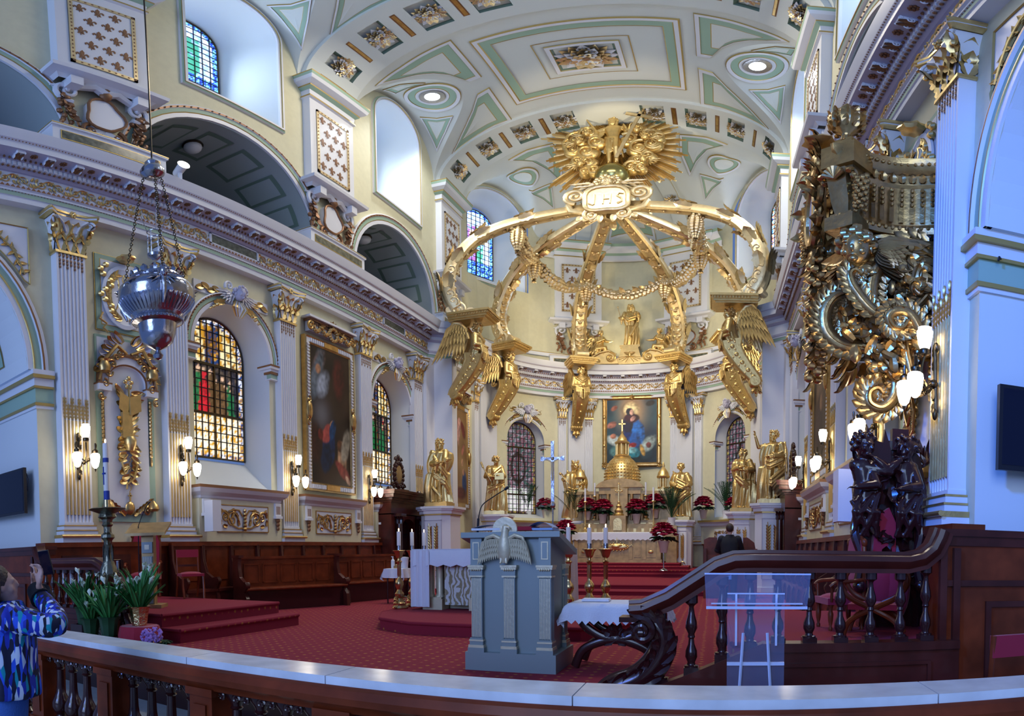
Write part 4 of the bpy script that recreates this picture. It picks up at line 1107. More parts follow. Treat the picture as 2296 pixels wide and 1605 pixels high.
rpaint = blobs(bg_rp, [(.5, .6, .2, .15, .2, L('6a5544'), .7), (.4, .3, .18, .14, 0, L('3a2a2a'), .6), (.55, .42, .07, .04, 0, L('8a6a52'), .4)], 8)
def framed(pos, w, h, z, fn, label, style, tilt_=0.):
    t = thing('framed_painting', label, 'painting'); t.location = pos['loc']; t.rotation_euler = (0, 0, pos['rz'])
    mb, cols = canvas(w-.3, h-.3, fn); mb.mp(lambda x, y, q: (x, -.10, q+z+.15)); mb.obj('canvas', 'scol', t, 0, cols)
    f = MB(); H = w/2; pr = [(0, 0), (0, -.14), (.04, -.17), (.07, -.15), (.12, -.15), (.17, -.11), (.2, -.095)] if style == 0 else [(0, 0), (0, -.12), (.03, -.15), (.06, -.12), (.17, -.12), (.19, -.14), (.23, -.09)]
    rings = [[(-H+a, b, z+a), (H-a, b, z+a), (H-a, b, z+h-a), (-H+a, b, z+h-a)] for a, b in pr]
    f.grid(rings, 0, cv=True, mf=(lambda i, j: 0) if style == 0 else (lambda i, j: 1 if i == 3 else 0)); f.obj('frame', ['goldd', 'white'], t, 20)
    g = MB()
    if style:
        n = int((w-.4)/.085)
        for i in range(n):
            x = -H+.2+(w-.4)*(i+.5)/n
            if abs(x) > .33:
                for zz in (z+.115, z+h-.115): g.box(x-.02, x+.02, -.145, -.115, zz-.05, zz+.05, 1)
        n = int((h-.4)/.085)
        for i in range(n):
            zz = z+.2+(h-.4)*(i+.5)/n
            if abs(zz-z-h/2) > .3:
                for x in (-H+.115, H-.115): g.box(x-.05, x+.05, -.145, -.115, zz-.02, zz+.02, 1)
        for x in (-H+.1, H-.1):
            g.ell((x, -.16, z+h/2), (.11, .06, .24), 0, 10, 8)
            for q in (-1, 1): g.spiral((x, -.14, z+h/2+q*.28), (1 if x > 0 else -1, 0, 0), (0, 0, 1), .1, 1.2, .025, 0, a0=q*1.57)
        for zz in (z+.115, z+h-.115): g.box(-.3, .3, -.15, -.12, zz-.07, zz+.07, 0)
    else:
        for x in (-H+.08, 0, H-.08):
            for zz in (z+.08, z+h-.08): 
                for q in range(5): a = q*2*pi/5; g.leaf((x, -.16, zz), (cos(a), 0, sin(a)), (0, -1, 0), .13, .09, .3, 0, 2, 4)
        for zz in (z+h*.3, z+h*.7):
            for x in (-H+.07, H-.07): g.ell((x, -.15, zz), (.05, .04, .09), 0, 8, 6)
    g.obj('frame_ornament', ['goldd', 'white'], t)
    if style == 2:
        p = MB(); z0 = z+h+.12
        p.box(-.98, .98, -.2, 0, z0+.30, z0+.36, 1); p.box(-.92, .92, -.14, 0, z0+.02, z0+.3, 0); p.box(-1.06, 1.06, -.26, 0, z0+.36, z0+.42, 0)
        for i in range(24): p.box(-.86+.0745*i, -.83+.0745*i, -.17, -.14, z0+.2, z0+.28, 1)
        p.mp(lambda x, y, z: (x*H/1.1, y, z)); p.obj('pediment', ['white', 'brown'], t, 20)
        s = MB()
        for sg in (-1, 1):
            s.spiral((sg*.95, -.2, z0+.12), (sg, 0, 0), (0, 0, 1), .13, 1.3, .035, 0, a0=pi/2, hand=-1)
            for i in range(14):
                q = i/13; s.ell((sg*(.12+.78*q), -.2, z0+.22-.28*sin(pi*((q*2) % 1.0001))*.7), (.06, .05, .055), 0, 6, 5)
            s.leaf((sg*.3, -.17, z0+.25), (sg, 0, .3), (0, -1, 0), .3, .14, .4, 0, 3, 5)
        for i in range(14): a = 2*pi*i/14; s.ell((.17*cos(a), -.22, z0+.1+.17*sin(a)), .05, 0, 6, 5)
        for i in range(5): a = pi*i/4; s.leaf((0, -.2, z0+.3), (cos(a), 0, sin(a)+.3), (0, -1, 0), .22, .12, .5, 0, 2, 5)
        s.mp(lambda x, y, z: (x*H/1.1, y, z)); s.obj('garland', 'goldd', t)
    return t
framed(wl(13.68, 0, .02), 2.2, 4.05, 3.2, garden, 'tall dark painting in white and gilt frame on left wall between two pilasters', 2)
framed(wr(13.68, 0, .02), 2.2, 4.05, 3.2, rpaint, 'tall dark painting seen edge-on on the right wall', 2)
framed(dict(loc=(XC-RA+.02, 20.80, 0), rz=pi/2), 1.60, 3.75, 3.15, annun, 'tan painting with pink-robed figures, behind the leftmost golden saint', 2)
framed(dict(loc=(XC+RA-.02, 20.80, 0), rz=-pi/2), 1.60, 3.75, 3.15, rpaint, 'brown painting behind the rightmost golden saint', 2)
framed(wa(0, 0, .10), 2.5, 3.15, 5.22, virgin, 'altar painting of a blue-robed woman among clouds in a wide gilt frame', 0)

# ---------------- niche bays beside the nave arches ----------------
def medallion(pos, label):
    t = thing('monogram_panel', label, 'relief', group='wreathed monogram panels'); t.location = pos['loc']; t.rotation_euler = (0, 0, pos['rz'])
    b = MB(); z0, z1 = 5.95, 7.62; h = .62
    for e, y, m in ((0, -.02, 1), (.02, -.03, 2), (.12, -.035, 1), (.135, -.04, 0)): b.box(-h+e, h-e, y, 0, z0+e, z1-e, m)
    b.obj('panel', ['white', 'gline', 'mint'], t, 0)
    o = MB(); zc = 6.72
    o.lathe([(.47, 0), (.50, .02), (.50, .05), (.44, .06), (.43, .05)], 32); o.xf(Matrix.Translation((0, -.04, zc)) @ Matrix.Rotation(pi/2, 4, 'X') @ Matrix.Scale(1.38, 4, (0, 1, 0))); o.obj('oval', 'white', t)
    g = MB()
    for sg in (-1, 1):
        for i in range(13):
            a = -pi/2+sg*(.25+2.5*i/13); x, z = .36*cos(a), zc+.52*sin(a)
            d = Vector((-sin(a)*sg, 0, cos(a)*sg*1.3))
            for q in (-1, 1): g.leaf((x, -.10, z), d+Vector((cos(a), 0, sin(a)))*q*.6, (0, -1, 0), .16, .06, .3, 0, 1, 4)
        for i in range(10): g.ell((sg*(.40+.12*sin(i*1.3)), -.09, 7.35-.11*i), (.07, .05, .06), 0, 6, 5)
        g.tube([(sg*.5, -.08, 6.3), (sg*.58, -.1, 6.15), (sg*.42, -.09, 6.08), (sg*.5, -.09, 5.98), (sg*.4, -.09, 5.9)], .022, 6, 0)
    g.lathe([(.01, -.02), (.13, 0), (.17, .05), (.15, .1), (.02, .13)], 14, (0, -.16, 7.5), fl=7, fa=.12)
    for pts in ([(-.2, 6.42), (-.12, 6.6), (-.13, 7.0), (-.16, 7.12)], [(-.2, 6.42), (-.05, 6.8), (.04, 7.1), (.0, 7.22)], [(.2, 6.42), (.05, 6.8), (-.04, 7.1), (0, 7.22)], [(.2, 6.42), (.12, 6.6), (.13, 7.0), (.17, 7.12)], [(-.15, 6.98), (0, 6.62), (.15, 6.98)], [(-.1, 6.7), (.1, 6.7)]):
        g.tube([(x, -.085, z) for x, z in pts], .018, 5, 0)
    g.obj('wreath_and_monogram', 'gold', t); return t
def trophy(pos, label):
    t = thing('trophy_niche', label, 'relief', group='gilt trophy niches'); t.location = pos['loc']; t.rotation_euler = (0, 0, pos['rz'])
    b = MB(); b.prism([(x, z) for x, z in [(-.5, 2.45)]+arch_pts(.5, 4.9, .42, 14)+[(.5, 2.45)]], -.05, 0, 'y'); b.box(-.66, .66, -.03, 0, 2.3, 5.85, 1); b.box(-.62, .62, -.035, 0, 5.2, 5.8, 0)
    b.obj('panel', ['white', 'mint'], t, 20)
    a = MB(); mp = lambda s, o, z: (s, -o, z)
    mould_arch(a, mp, 0, .42, 4.95, .32, [(0, 0), (0, .1), (.03, .12), (.17, .12), (.19, .16), (.23, .16), (.24, 0)], 4.85, m=[0, 1, 0, 1, 1, 1], close=False)
    for sg in (-1, 1): a.box(*sorted((sg*.4, sg*.68)), -.16, 0, 4.72, 4.86, 0); a.box(*sorted((sg*.39, sg*.69)), -.165, 0, 4.84, 4.87, 1)
    a.obj('hood', ['white', 'brown'], t, 30)
    g = MB(); rr = random.Random(5)
    for sg in (-1, 1):
        for k in range(9): g.leaf((sg*(.1+.5*(k/9)), -.12, 5.72-.6*(k/9)**1.5), (sg*(.5+.5*rr.random()), 0, .8-.18*k), (0, -1, 0), .32, .15, .6, k % 2, 3, 6)
        for k in range(6): g.spiral((sg*(.18+.09*k), -.15, 5.5-.09*k*(1+.2*k)), (sg, 0, 0), (0, 0, 1), .09, 1.2, .022, 0, a0=rr.random()*6)
        g.lathe([(.05, 0), (.11, .03), (.13, .12), (.09, .22), (.12, .26)], 12, (sg*.55, -.14, 5.05))
        g.tube([(sg*.05, -.16, 5.5), (sg*.3, -.2, 5.62), (sg*.55, -.16, 5.3), (sg*.66, -.14, 4.9)], [.03, .04, .04, .02], 6, 0)
    g.obj('crest', ['goldd', 'lav'], t)
    g = MB()
    for sg in (-1, 1):
        for k in range(15): g.ell((sg*.55, -.06, 4.62-.075*k), (.035, .035, .045), 0, 6, 4)
        g.ell((sg*.55, -.06, 3.45), (.02, .03, .1), 0, 6, 4)
        g.lathe([(.09, 0), (.12, .04), (.1, .12), (.03, .2)], 10, (sg*.52, -.12, 2.5))
        for k in range(5): g.leaf((sg*(.1+.08*k), -.07, 2.42+.05*k), (sg, 0, .9), (0, -1, 0), .2, .1, .5, 0, 2, 5)
        g.spiral((sg*.42, -.08, 2.5), (sg, 0, 0), (0, 0, 1), .12, 1.3, .03, 0)
    g.ell((0, -.08, 2.55), (.11, .05, .13), 0, 10, 8)
    g.obj('side_drops', 'goldd', t)
    g = MB()
    for k in range(34):   # foliage, ribbons
        q = k/34; zz = 4.75-1.75*q; sg = (-1)**k; ww = .30*(1-.45*q)
        a = (pi*.5-sg*(.5+1.0*rr.random()))
        g.leaf((sg*ww*.35*rr.random(), -.09, zz), (cos(a), 0, sin(a)*(.9 if q < .5 else -.4)), (0, -1, 0), .30*(1-.3*q), .11, .6, 0, 3, 6)
    for sg in (-1, 1):
        p0 = Vector((0, -.13, 4.28)); g.add([p0, p0+Vector((sg*.26, -.03, .12)), p0+Vector((sg*.24, -.05, .45)), p0+Vector((0, -.02, .36))], [(0, 1, 2, 3)] if sg > 0 else [(3, 2, 1, 0)])
    g.box(-.17, .05, -.15, -.08, 3.85, 4.35); g.lathe([(.08, 0), (.12, .1), (.13, .2), (.10, .26)], 12, (0, -.12, 3.62))
    for k in range(9): a = pi*k/8; g.tube([(0, -.14, 3.92), (.19*cos(a), -.13, 3.92+.24*sin(a))], .012, 4)
    g.tube([(0, -.12, 4.9), (0, -.16, 4.3)], [.02, .02], 6); g.ell((0, -.13, 5.02), (.05, .03, .05)); 
    for sg in (-1, 1): g.ell((sg*.07, -.12, 4.95), (.05, .03, .04)); g.ell((sg*.045, -.12, 4.86), (.03, .03, .05))
    for k in range(26): g.ell((.02*sin(k), -.1, 3.5-.028*k), .014, 0, 5, 4)
    g.tube([(-.05, -.1, 3.55), (-.2, -.12, 3.4), (-.12, -.1, 3.2), (-.02, -.1, 3.3)], .022, 6); g.tube([(.05, -.1, 3.5), (.17, -.12, 3.35), (.1, -.1, 3.1), (-.07, -.1, 3.0), (-.08, -.1, 2.9)], .022, 6)
    g.box(-.012, .012, -.1, -.07, 2.68, 2.84); g.box(-.04, .04, -.1, -.07, 2.77, 2.795)
    g.obj('trophy', 'gold', t); return t
medallion(wl(7.22), 'gilt wreath with monogram on white panel, behind the hanging silver lamp')
medallion(wr(7.22), 'gilt wreath panel on the right wall above the golden canopy')
trophy(wl(7.22), 'white niche with hanging gilt trophy of book and foliage on the left wall')
trophy(wr(7.22), 'white niche with gilt drops on the right wall behind the red seat')

# ---------------- nave arches: mouldings, imposts, spandrels ----------------
for mp, sd, ye, mpw in ((fl, 'left', 5.35, wl), (fr, 'right', 5.5, wr)):
    mb = MB(); r = ye-2.6
    def ar(dr, o): return [(mp(2.45+(r+dr)*cos(pi*i/40), o, 4.95+(r+dr)*sin(pi*i/40))) for i in range(41)]
    prof = [(0, -.03), (0, .03), (.10, .03), (.11, .045), (.13, .045), (.14, .03), (.26, .03), (.27, .07), (.31, .07), (.33, .05), (.38, .05), (.39, 0)]
    ms = [0, 0, 1, 1, 1, 2, 0, 3, 0, 0, 1]
    mb.grid([ar(a, o) for a, o in prof], 0, mf=lambda i, j: ms[i])
    struct(mb.obj('trim_8', ['white', 'gline', 'mint', 'brown'], None, 25))
    mb = MB()
    for o0, o1, z0, z1, m in ((.10, .10, 4.86, 4.95, 0), (.11, .11, 4.80, 4.86, 1), (.06, .06, 4.66, 4.80, 0), (.065, .065, 4.62, 4.66, 1), (.03, .03, 4.36, 4.62, 2), (.05, .05, 4.31, 4.36, 1), (.03, .03, 4.26, 4.31, 0)):
        a = mp(ye-o0, o0, 0); b = mp(ye+.32, -5, 0); mb.box(min(a[0], b[0]), max(a[0], b[0]), min(a[1], b[1]), max(a[1], b[1]), z0, z1, m)
    struct(mb.obj('trim_9', ['white', 'gline', 'mint'], None, 0))
    mb = MB(); q = lambda d, a, e: mp(2.45+(r-e)*cos(a), -d, 4.95+(r-e)*sin(a))
    for a0, a1 in ((.10, .42), (.5, .82), (.9, 1.22)):
        for e, k, m in ((.01, 0, 1), (.02, .03, 2), (.03, .22, 1), (.035, .26, 0)):
            mb.grid([[q(d, a0+k*.25+(a1-a0-k*.5)*j/5, e) for j in range(6)] for d in (.8+k, 2.6, 4.4-k)], m)
    struct(mb.obj('ceiling_panel', ['pale', 'gline', 'mint'], None, 0))
    # spandrel panel with gilt branches
    t = thing('spandrel_panel', f'white triangular panel with gilt branches above the {sd} nave arch', 'relief', group='spandrel panels'); t.location = mpw(0)['loc']; t.rotation_euler = (0, 0, mpw(0)['rz'])
    sx = 1 if sd == 'left' else -1
    P = [(5.28, 6.35), (5.28, 7.55), (3.4, 7.8), (3.9, 7.55), (4.5, 7.2), (4.95, 6.8)]
    P = [(5.28, 6.6)]+[(2.45+(r+.47)*cos(a), 4.95+(r+.47)*sin(a)) for a in (.56, .65, .75, .85, .95, 1.05)]+[(3.95, 7.8), (5.28, 7.8)]
    b = MB(); b.prism([(x*sx, z) for x, z in P], -.03, 0, 'y'); b.obj('panel', 'white', t, 0)
    b = MB(); b.tube([(x*sx, -.035, z) for x, z in P+P[:1]], .018, 4, 0, up=(0, 1, 0)); b.obj('border', 'gline', t)
    g = MB(); br = [(4.25, 7.68), (4.5, 7.62), (4.75, 7.5), (4.95, 7.3), (5.08, 7.05), (5.18, 6.78)]
    g.tube([(x*sx, -.05, z) for x, z in br], .02, 5)
    for k in range(24):
        q_ = k/24*5; i = int(q_); f_ = q_-i; x = br[i][0]+(br[i+1][0]-br[i][0])*f_; z = br[i][1]+(br[i+1][1]-br[i][1])*f_
        a = 2.2*k; g.leaf((x*sx, -.05, z), (cos(a)*sx, 0, sin(a)), (0, -1, 0), .15, .06, .3, 0, 1, 4)
    g.obj('branches', 'gold', t)

# ---------------- wainscot of dark wood ----------------
for mp, nm in ((fl, 'l'), (fr, 'r')):
    mb = MB(); ye = 5.2 if nm == 'l' else 5.35
    sg = 1 if nm == 'l' else -1; x = XL if nm == 'l' else XR
    mb.box(min(x, x+sg*.26), max(x, x+sg*.26), 5.3, 18.9, FL, 1.86); mb.box(min(x, x+sg*.32), max(x, x+sg*.32), 5.25, 18.9, 1.84, 1.92)
    for i in range(16):
        y = 5.6+i*.83; mb.box(min(x, x+sg*.275), max(x, x+sg*.275), y, y+.62, .9, 1.7, 1)
    struct(mb.obj('wainscot', ['woodr', 'wood'], None, 0))
mb = MB()
for a0 in (-88, 37):
    aa = [a0+51*i/10 for i in range(11)]
    mb.grid([[fa(a, o, z) for a in aa] for o, z in ((.22, FL), (.22, 1.86), (.3, 1.86), (.3, 1.92), (0, 1.92))], 0)
struct(mb.obj('wainscot', ['woodr'], None, 0))
for sg in (-1, 1):   # panelled parapets under the apse windows
    mb = MB(); aa = [sg*51.5-15+3*i for i in range(11)]
    mb.grid([[fa(a, o, z) for a in aa] for o, z in ((.3, 1.92), (.3, 2.6), (.4, 2.64), (.42, 2.72), (.55, 2.78), (.55, 2.86), (0, 2.88))], 0, mf=lambda i, j: [1, 0, 0, 0, 2, 0][i])
    struct(mb.obj('window_sill', ['white', 'cream', 'gline'], None, 20))
    t = thing('grille_panel', f"gilt scroll grille under the {'left' if sg < 0 else 'right'} apse window", 'panel', group='apse grilles'); p = wa(sg*51.5, 0, .3); t.location = p['loc']; t.rotation_euler = (0, 0, p['rz'])
    b = MB(); b.box(-.6, .6, -.05, .05, 2.05, 2.5); b.obj('panel', 'white', t, 0)
    b = MB(); rinceau(b, 1.15, .4, 2.27, .07); b.obj('grille', 'goldd', t)
# ---------------- carved figures ----------------
def ring(cx, cy, z, rx, ry, n=28, am=0., k=9, ph=0., tw=0., sk=0.):
    out = []
    for j in range(n):
        a = 2*pi*j/n; r = 1+am*sin(k*a+ph)+am*.6*sin((k//2+1)*a+1.7*ph)
        x, y = rx*r*cos(a), ry*r*sin(a)
        out.append((cx+x*cos(tw)-y*sin(tw), cy+x*sin(tw)+y*cos(tw), z+sk*x))
    return out
def hand(mb, w_, d, n, s, m=0, curl=.5, side=1):
    """five fingered hand: wrist w_, direction d, back-of-hand normal n, size s"""
    w_ = Vector(w_); d = Vector(d).normalized(); n = Vector(n); n = (n-d*n.dot(d)).normalized(); t = d.cross(n)*side
    Q = Matrix((t, d, n)).transposed(); mb.ell(w_+d*s*.28, (s*.24, s*.34, s*.12), m, 10, 8, rot=Q)
    for i, (o, ln) in enumerate(((-.19, .36), (-.065, .44), (.06, .48), (.18, .42))):
        p = w_+d*s*.52+t*s*o; pts = [p-d*s*.12, p]; dd = d.copy(); nn = n.copy()
        for q in range(3):
            a = curl*(.55+.15*i); dd2 = (dd*cos(a)-nn*sin(a)); nn = (dd*sin(a)+nn*cos(a)); dd = dd2; p = p+dd*s*ln/3; pts.append(p)
        mb.tube(pts, [s*.06, s*.06, s*.055, s*.05, s*.038], 6, m)
    p = w_+d*s*.1+t*s*.16; mb.tube([p, p+(t*.7+d*.6-n*.2)*s*.22, p+(t*.6+d*1.2-n*.45)*s*.32], [s*.075, s*.06, s*.045], 6, m)
def head(mb, c, s, look=(0, -1, 0), up=(0, 0, 1), m=0, hair='short', beard=False, mh=None):
    """head of height s centred on c"""
    f = Vector(look).normalized(); u = Vector(up); u = (u-f*u.dot(f)).normalized(); r = f.cross(u)
    Q = Matrix((r, -f, u)).transposed(); c = Vector(c); mh = m if mh is None else mh
    e = lambda p, rr, mm=m, nu=10, nv=8: mb.ell(c+Q @ (Vector(p)*s), [q*s for q in rr], mm, nu, nv, rot=Q)
    e((0, .04, .08), (.36, .42, .42), m, 16, 12); e((0, -.06, -.16), (.28, .32, .34), m, 14, 10); e((0, -.24, -.38), (.13, .13, .11))
    e((0, -.39, -.04), (.055, .09, .13)); e((0, -.44, -.10), (.07, .07, .05)); e((0, -.37, .09), (.24, .05, .035))
    for g in (-1, 1): e((g*.15, -.335, .03), (.075, .05, .045)); e((g*.365, .02, -.05), (.04, .08, .12)); e((g*.2, -.24, -.14), (.11, .1, .12))
    e((0, -.365, -.22), (.11, .05, .03)); e((0, -.35, -.27), (.09, .05, .03))
    if beard:
        for i in range(14):
            a = -.9+1.8*(i % 7)/6; q = i//7; e((.26*sin(a), -.20-.14*cos(a), -.34-.15*q), (.09, .08, .17), mh, 6, 5)
        e((0, -.36, -.18), (.2, .05, .04), mh)
    if hair:
        k = 26
        for i in range(k):
            a = 2.4*i; v = (i+.5)/k; zz = .52-.75*v; rr = .40*sqrt(max(0, 1-((zz-.08)/.5)**2))+.03
            if sin(a) < -.25 and zz < .3: continue
            e((rr*cos(a), .05+rr*1.1*sin(a), zz), (.12, .12, .11), mh, 6, 5)
        if hair == 'long':
            for g in (-1, 1):
                for q in range(4): e((g*(.36-.03*q), .12+.03*q, -.05-.19*q), (.13, .17, .18), mh, 7, 5)
            for q in range(4): e((0, .36, -.05-.2*q), (.3, .13, .2), mh, 8, 5)
    e((0, .05, -.55), (.19, .19, .28), m, 10, 6)
def robe(mb, H, lean=0., w=.15, hem=.19, sway=.03, m=0, am=.10, seed=0, z0=0., top=.83):
    """draped body from hem to shoulders"""
    R_ = []; N = 30
    for i in range(N+1):
        t = i/N; z = z0+(H*top-z0)*t
        sh = w*(hem/w*(1-t)**1.3+(1-(1-t)**1.3)); 
        if t > .55: sh = w*(.88+.30*sin(pi*(t-.55)/.5))
        if t > .93: sh *= 1-(t-.93)*8
        cx = sway*H*sin(pi*t*1.1+.4)+lean*t*t*H*.3; cy = -.02*H*sin(pi*t*1.6)
        R_.append(ring(cx, cy, z, sh*H*1.12, sh*H*.78, 44, am*(1-t)**.8+.03, 10, seed+t*2.2, t*.7, .0))
    mb.loft(R_, m)
    return sway*H*sin(pi*1.1+.4)+lean*H*.3
def sash(mb, H, pts, r, m=0, n=4):
    """bundle of parallel folds running through the points"""
    P = [Vector(p)*H for p in pts]
    for k in range(n):
        off = Vector((0, -.006*H*(k % 2), (k-(n-1)/2)*r*1.9*H)); Q = []
        for a, b in zip(P[:-1], P[1:]): Q += [a+(b-a)*q/4+off for q in range(4)]
        Q.append(P[-1]+off); mb.tube(Q, r*H*(.72+.3*(k % 2)), 6, m)
def arm(mb, sh, el, wr_, r, H, m=0, sleeve=True, hd=None, hn=(0, 0, 1), curl=.5, side=1, hs=.085, bare=False):
    sh, el, wr_ = Vector(sh)*H, Vector(el)*H, Vector(wr_)*H
    k = .75 if bare else 1.15
    mb.tube([sh, (sh+el)/2, el], [r*H*1.2*k, r*H*1.1*k, r*H*k], 12, m); mb.ell(sh, r*H*1.3*k, m, 10, 8); mb.ell(el, r*H*1.02*k, m, 10, 8)
    mb.tube([el, el+(wr_-el)*.5, wr_], [r*H*k, r*H*.92*k, r*H*.52], 12, m)
    if sleeve:
        d = (wr_-el); mb.tube([el, el+d*.35, el+d*.75], [r*H*1.1, r*H*1.35, r*H*1.5], 12, m)
        mb.tube([el+d*.4, el+d*.55+Vector((0, 0, -.06*H)), el+d*.5+Vector((0, 0, -.15*H))], [r*H*1.1, r*H*.8, r*H*.3], 8, m)
    hand(mb, wr_, hd or (wr_-el), hn, hs*H, m, curl, side)
def saint(pos, label, spec):
    H = spec.get('H', 2.0); t = thing('gilt_statue', label, 'statue', group='golden statues round the sanctuary'); t.location = pos[:3]; t.rotation_euler = (0, 0, pos[3])
    b = MB(); z0 = .14
    b2 = MB(); b2.box(-.36, .36, -.30, .30, 0, .13); b2.box(-.32, .32, -.26, .26, .13, .15); b2.obj('plinth', 'gold', t, 20)
    off = b.v
    dx = robe(b, H, spec.get('lean', 0), spec.get('w', .135), spec.get('hem', .17), spec.get('sway', .03), seed=spec.get('seed', 0), am=.2)
    for P, r, n in spec['sash']: sash(b, H, P, r, 0, n)
    for a in spec['arms']: arm(b, *a[:3], .036, H, 0, **a[3])
    hc = Vector(spec.get('head', (0, -.02, .925)))*H
    head(b, hc, .15*H, spec.get('look', (0, -1, 0)), spec.get('hup', (0, 0, 1)), 0, spec.get('hair', 'short'), spec.get('beard', False))
    for g in (-1, 1): b.ell((g*.05*H+dx*0, -.09*H, .012*H), (.03*H, .07*H, .02*H), 0, 8, 6)
    b.mp(lambda x, y, z: (x, y, z+z0)); o = b.obj('figure', 'gold', t, 0); remesh(o, .0125*H/2, 0)
    if spec.get('crown'):
        c = MB(); hz = hc.z+z0+.075*H*.6; c.lathe([(.058*H, 0), (.062*H, .02*H), (.06*H, .03*H)], 16, (hc.x, hc.y, hz))
        for k in range(8): a = 2*pi*k/8; c.tube([(hc.x+.06*H*cos(a), hc.y+.06*H*sin(a), hz+.02*H), (hc.x+.07*H*cos(a), hc.y+.07*H*sin(a), hz+.065*H)], [.012*H, .004*H], 5)
        c.obj('crown', 'gold', t)
    if spec.get('prop'):
        c = MB(); spec['prop'](c, H, z0); c.obj('attribute', 'gold', t)
    return t
def prop_staff(c, H, z0):
    c.tube([(-.05*H, -.17*H, .52*H+z0), (-.22*H, -.2*H, .84*H+z0)], .011*H, 6)
    for k in range(5): c.ell((-.19*H-.008*H*k, -.2*H, (.78+.02*k)*H+z0), .02*H, 0, 6, 5)
    c.box(.02*H, .18*H, -.2*H, -.12*H, .55*H+z0, .67*H+z0)
def prop_key(c, H, z0): c.tube([(-.24*H, -.14*H, .76*H+z0), (-.10*H, -.14*H, .60*H+z0)], .010*H, 6); c.ell((-.25*H, -.14*H, .78*H+z0), (.025*H,)*3)
def prop_roll(c, H, z0): c.tube([(.02*H, -.19*H, .58*H+z0), (.17*H, -.17*H, .5*H+z0)], .024*H, 8)
S1 = dict(beard=True, hair='long', sway=-.03, lean=.08, seed=1, w=.15, head=(.03, -.03, .925), look=(.75, -.62, -.12),
    arms=[((-.10, -.02, .78), (-.07, -.12, .60), (.10, -.20, .60), dict(hd=(.8, -.3, .1), hn=(0, 0, 1), curl=.2, side=1)), ((.12, -.03, .78), (.15, -.12, .62), (.24, -.22, .63), dict(hd=(1, -.2, .05), hn=(0, .2, 1), curl=.15, side=-1))],
    sash=[([(-.13, -.02, .78), (-.02, -.14, .66), (.10, -.14, .52), (.16, -.06, .40)], .014, 5), ([(-.16, 0, .55), (-.02, -.15, .42), (.14, -.1, .30), (.17, 0, .16)], .014, 5), ([(-.17, 0, .3), (-.04, -.16, .22), (.1, -.14, .06)], .012, 3)])
S2 = dict(beard=True, seed=2, sway=.02, look=(.4, -.8, -.35), head=(.02, -.04, .92), prop=prop_staff,
    arms=[((-.11, -.02, .78), (-.16, -.08, .62), (-.04, -.18, .60), dict(hd=(1, -.2, .3), curl=.9, side=1)), ((.11, -.02, .78), (.17, -.06, .62), (.10, -.18, .62), dict(hd=(-.6, -.6, .2), curl=.6, side=-1))],
    sash=[([(.12, -.05, .78), (0, -.15, .66), (-.12, -.1, .5), (-.14, -.02, .3)], .014, 5), ([(.17, 0, .5), (.04, -.15, .42), (-.12, -.12, .35), (-.16, 0, .25)], .013, 4)])
S3 = dict(hair='long', crown=True, seed=3, sway=.02, w=.16, hem=.19, look=(.5, -.8, -.1), prop=prop_key,
    arms=[((-.11, -.02, .78), (-.17, -.05, .64), (-.20, -.13, .72), dict(hd=(-.2, -.2, 1), curl=.5, side=-1)), ((.11, -.02, .78), (.18, -.04, .62), (.08, -.16, .58), dict(hd=(-1, -.2, .1), curl=.6, side=-1))],
    sash=[([(-.14, 0, .8), (-.16, -.09, .6), (-.18, -.08, .35), (-.18, 0, .15)], .018, 4), ([(.14, 0, .8), (.17, -.09, .6), (.19, -.08, .4), (.19, 0, .15)], .018, 4), ([(-.13, -.1, .5), (0, -.16, .45), (.13, -.1, .5)], .013, 4)])
S4 = dict(hair='short', seed=4, sway=-.02, w=.15, look=(.25, -.95, .0),
    arms=[((-.11, -.02, .78), (-.17, -.07, .62), (-.02, -.17, .52), dict(hd=(1, -.1, -.1), curl=.4, side=1)), ((.11, -.02, .78), (.19, -.07, .6), (.12, -.18, .55), dict(hd=(-.8, -.4, 0), curl=.6, side=-1))],
    sash=[([(-.15, 0, .78), (-.05, -.14, .63), (.1, -.16, .55), (.2, -.08, .58)], .015, 6), ([(.2, -.06, .55), (.1, -.16, .42), (-.05, -.15, .30), (-.13, -.05, .14)], .015, 5)])
S5 = dict(hair='long', seed=5, sway=.03, w=.15, look=(-.55, -.75, .35), hup=(0, 0, 1), head=(-.01, -.03, .925),
    arms=[((-.11, -.02, .78), (-.15, -.08, .64), (.02, -.17, .68), dict(hd=(1, -.1, .3), curl=.4, side=1)), ((.11, -.02, .78), (.18, -.06, .64), (.05, -.18, .62), dict(hd=(-1, -.1, .3), curl=.5, side=-1))],
    sash=[([(-.16, -.02, .66), (-.08, -.15, .50), (.04, -.16, .4), (.15, -.08, .33)], .015, 5), ([(.19, 0, .72), (.21, -.04, .55), (.2, -.02, .42)], .02, 3), ([(-.14, -.05, .5), (-.1, -.13, .3), (-.13, -.06, .1)], .014, 4)])
S6 = dict(hair='short', beard=True, seed=6, sway=-.03, w=.15, look=(-.75, -.62, -.05),
    arms=[((-.12, -.02, .78), (-.20, -.10, .74), (-.24, -.14, .90), dict(hd=(-.1, -.1, 1), curl=.3, side=1, bare=True, sleeve=False)), ((.11, -.02, .78), (.17, -.06, .62), (-.04, -.18, .60), dict(hd=(-1, -.1, 0), curl=.8, side=-1))],
    sash=[([(-.16, -.02, .56), (-.02, -.17, .50), (.15, -.1, .6)], .016, 6), ([(-.17, 0, .3), (0, -.18, .24), (.17, -.05, .42)], .015, 5), ([(.16, 0, .78), (.19, -.08, .6), (.2, -.06, .4)], .017, 4)])
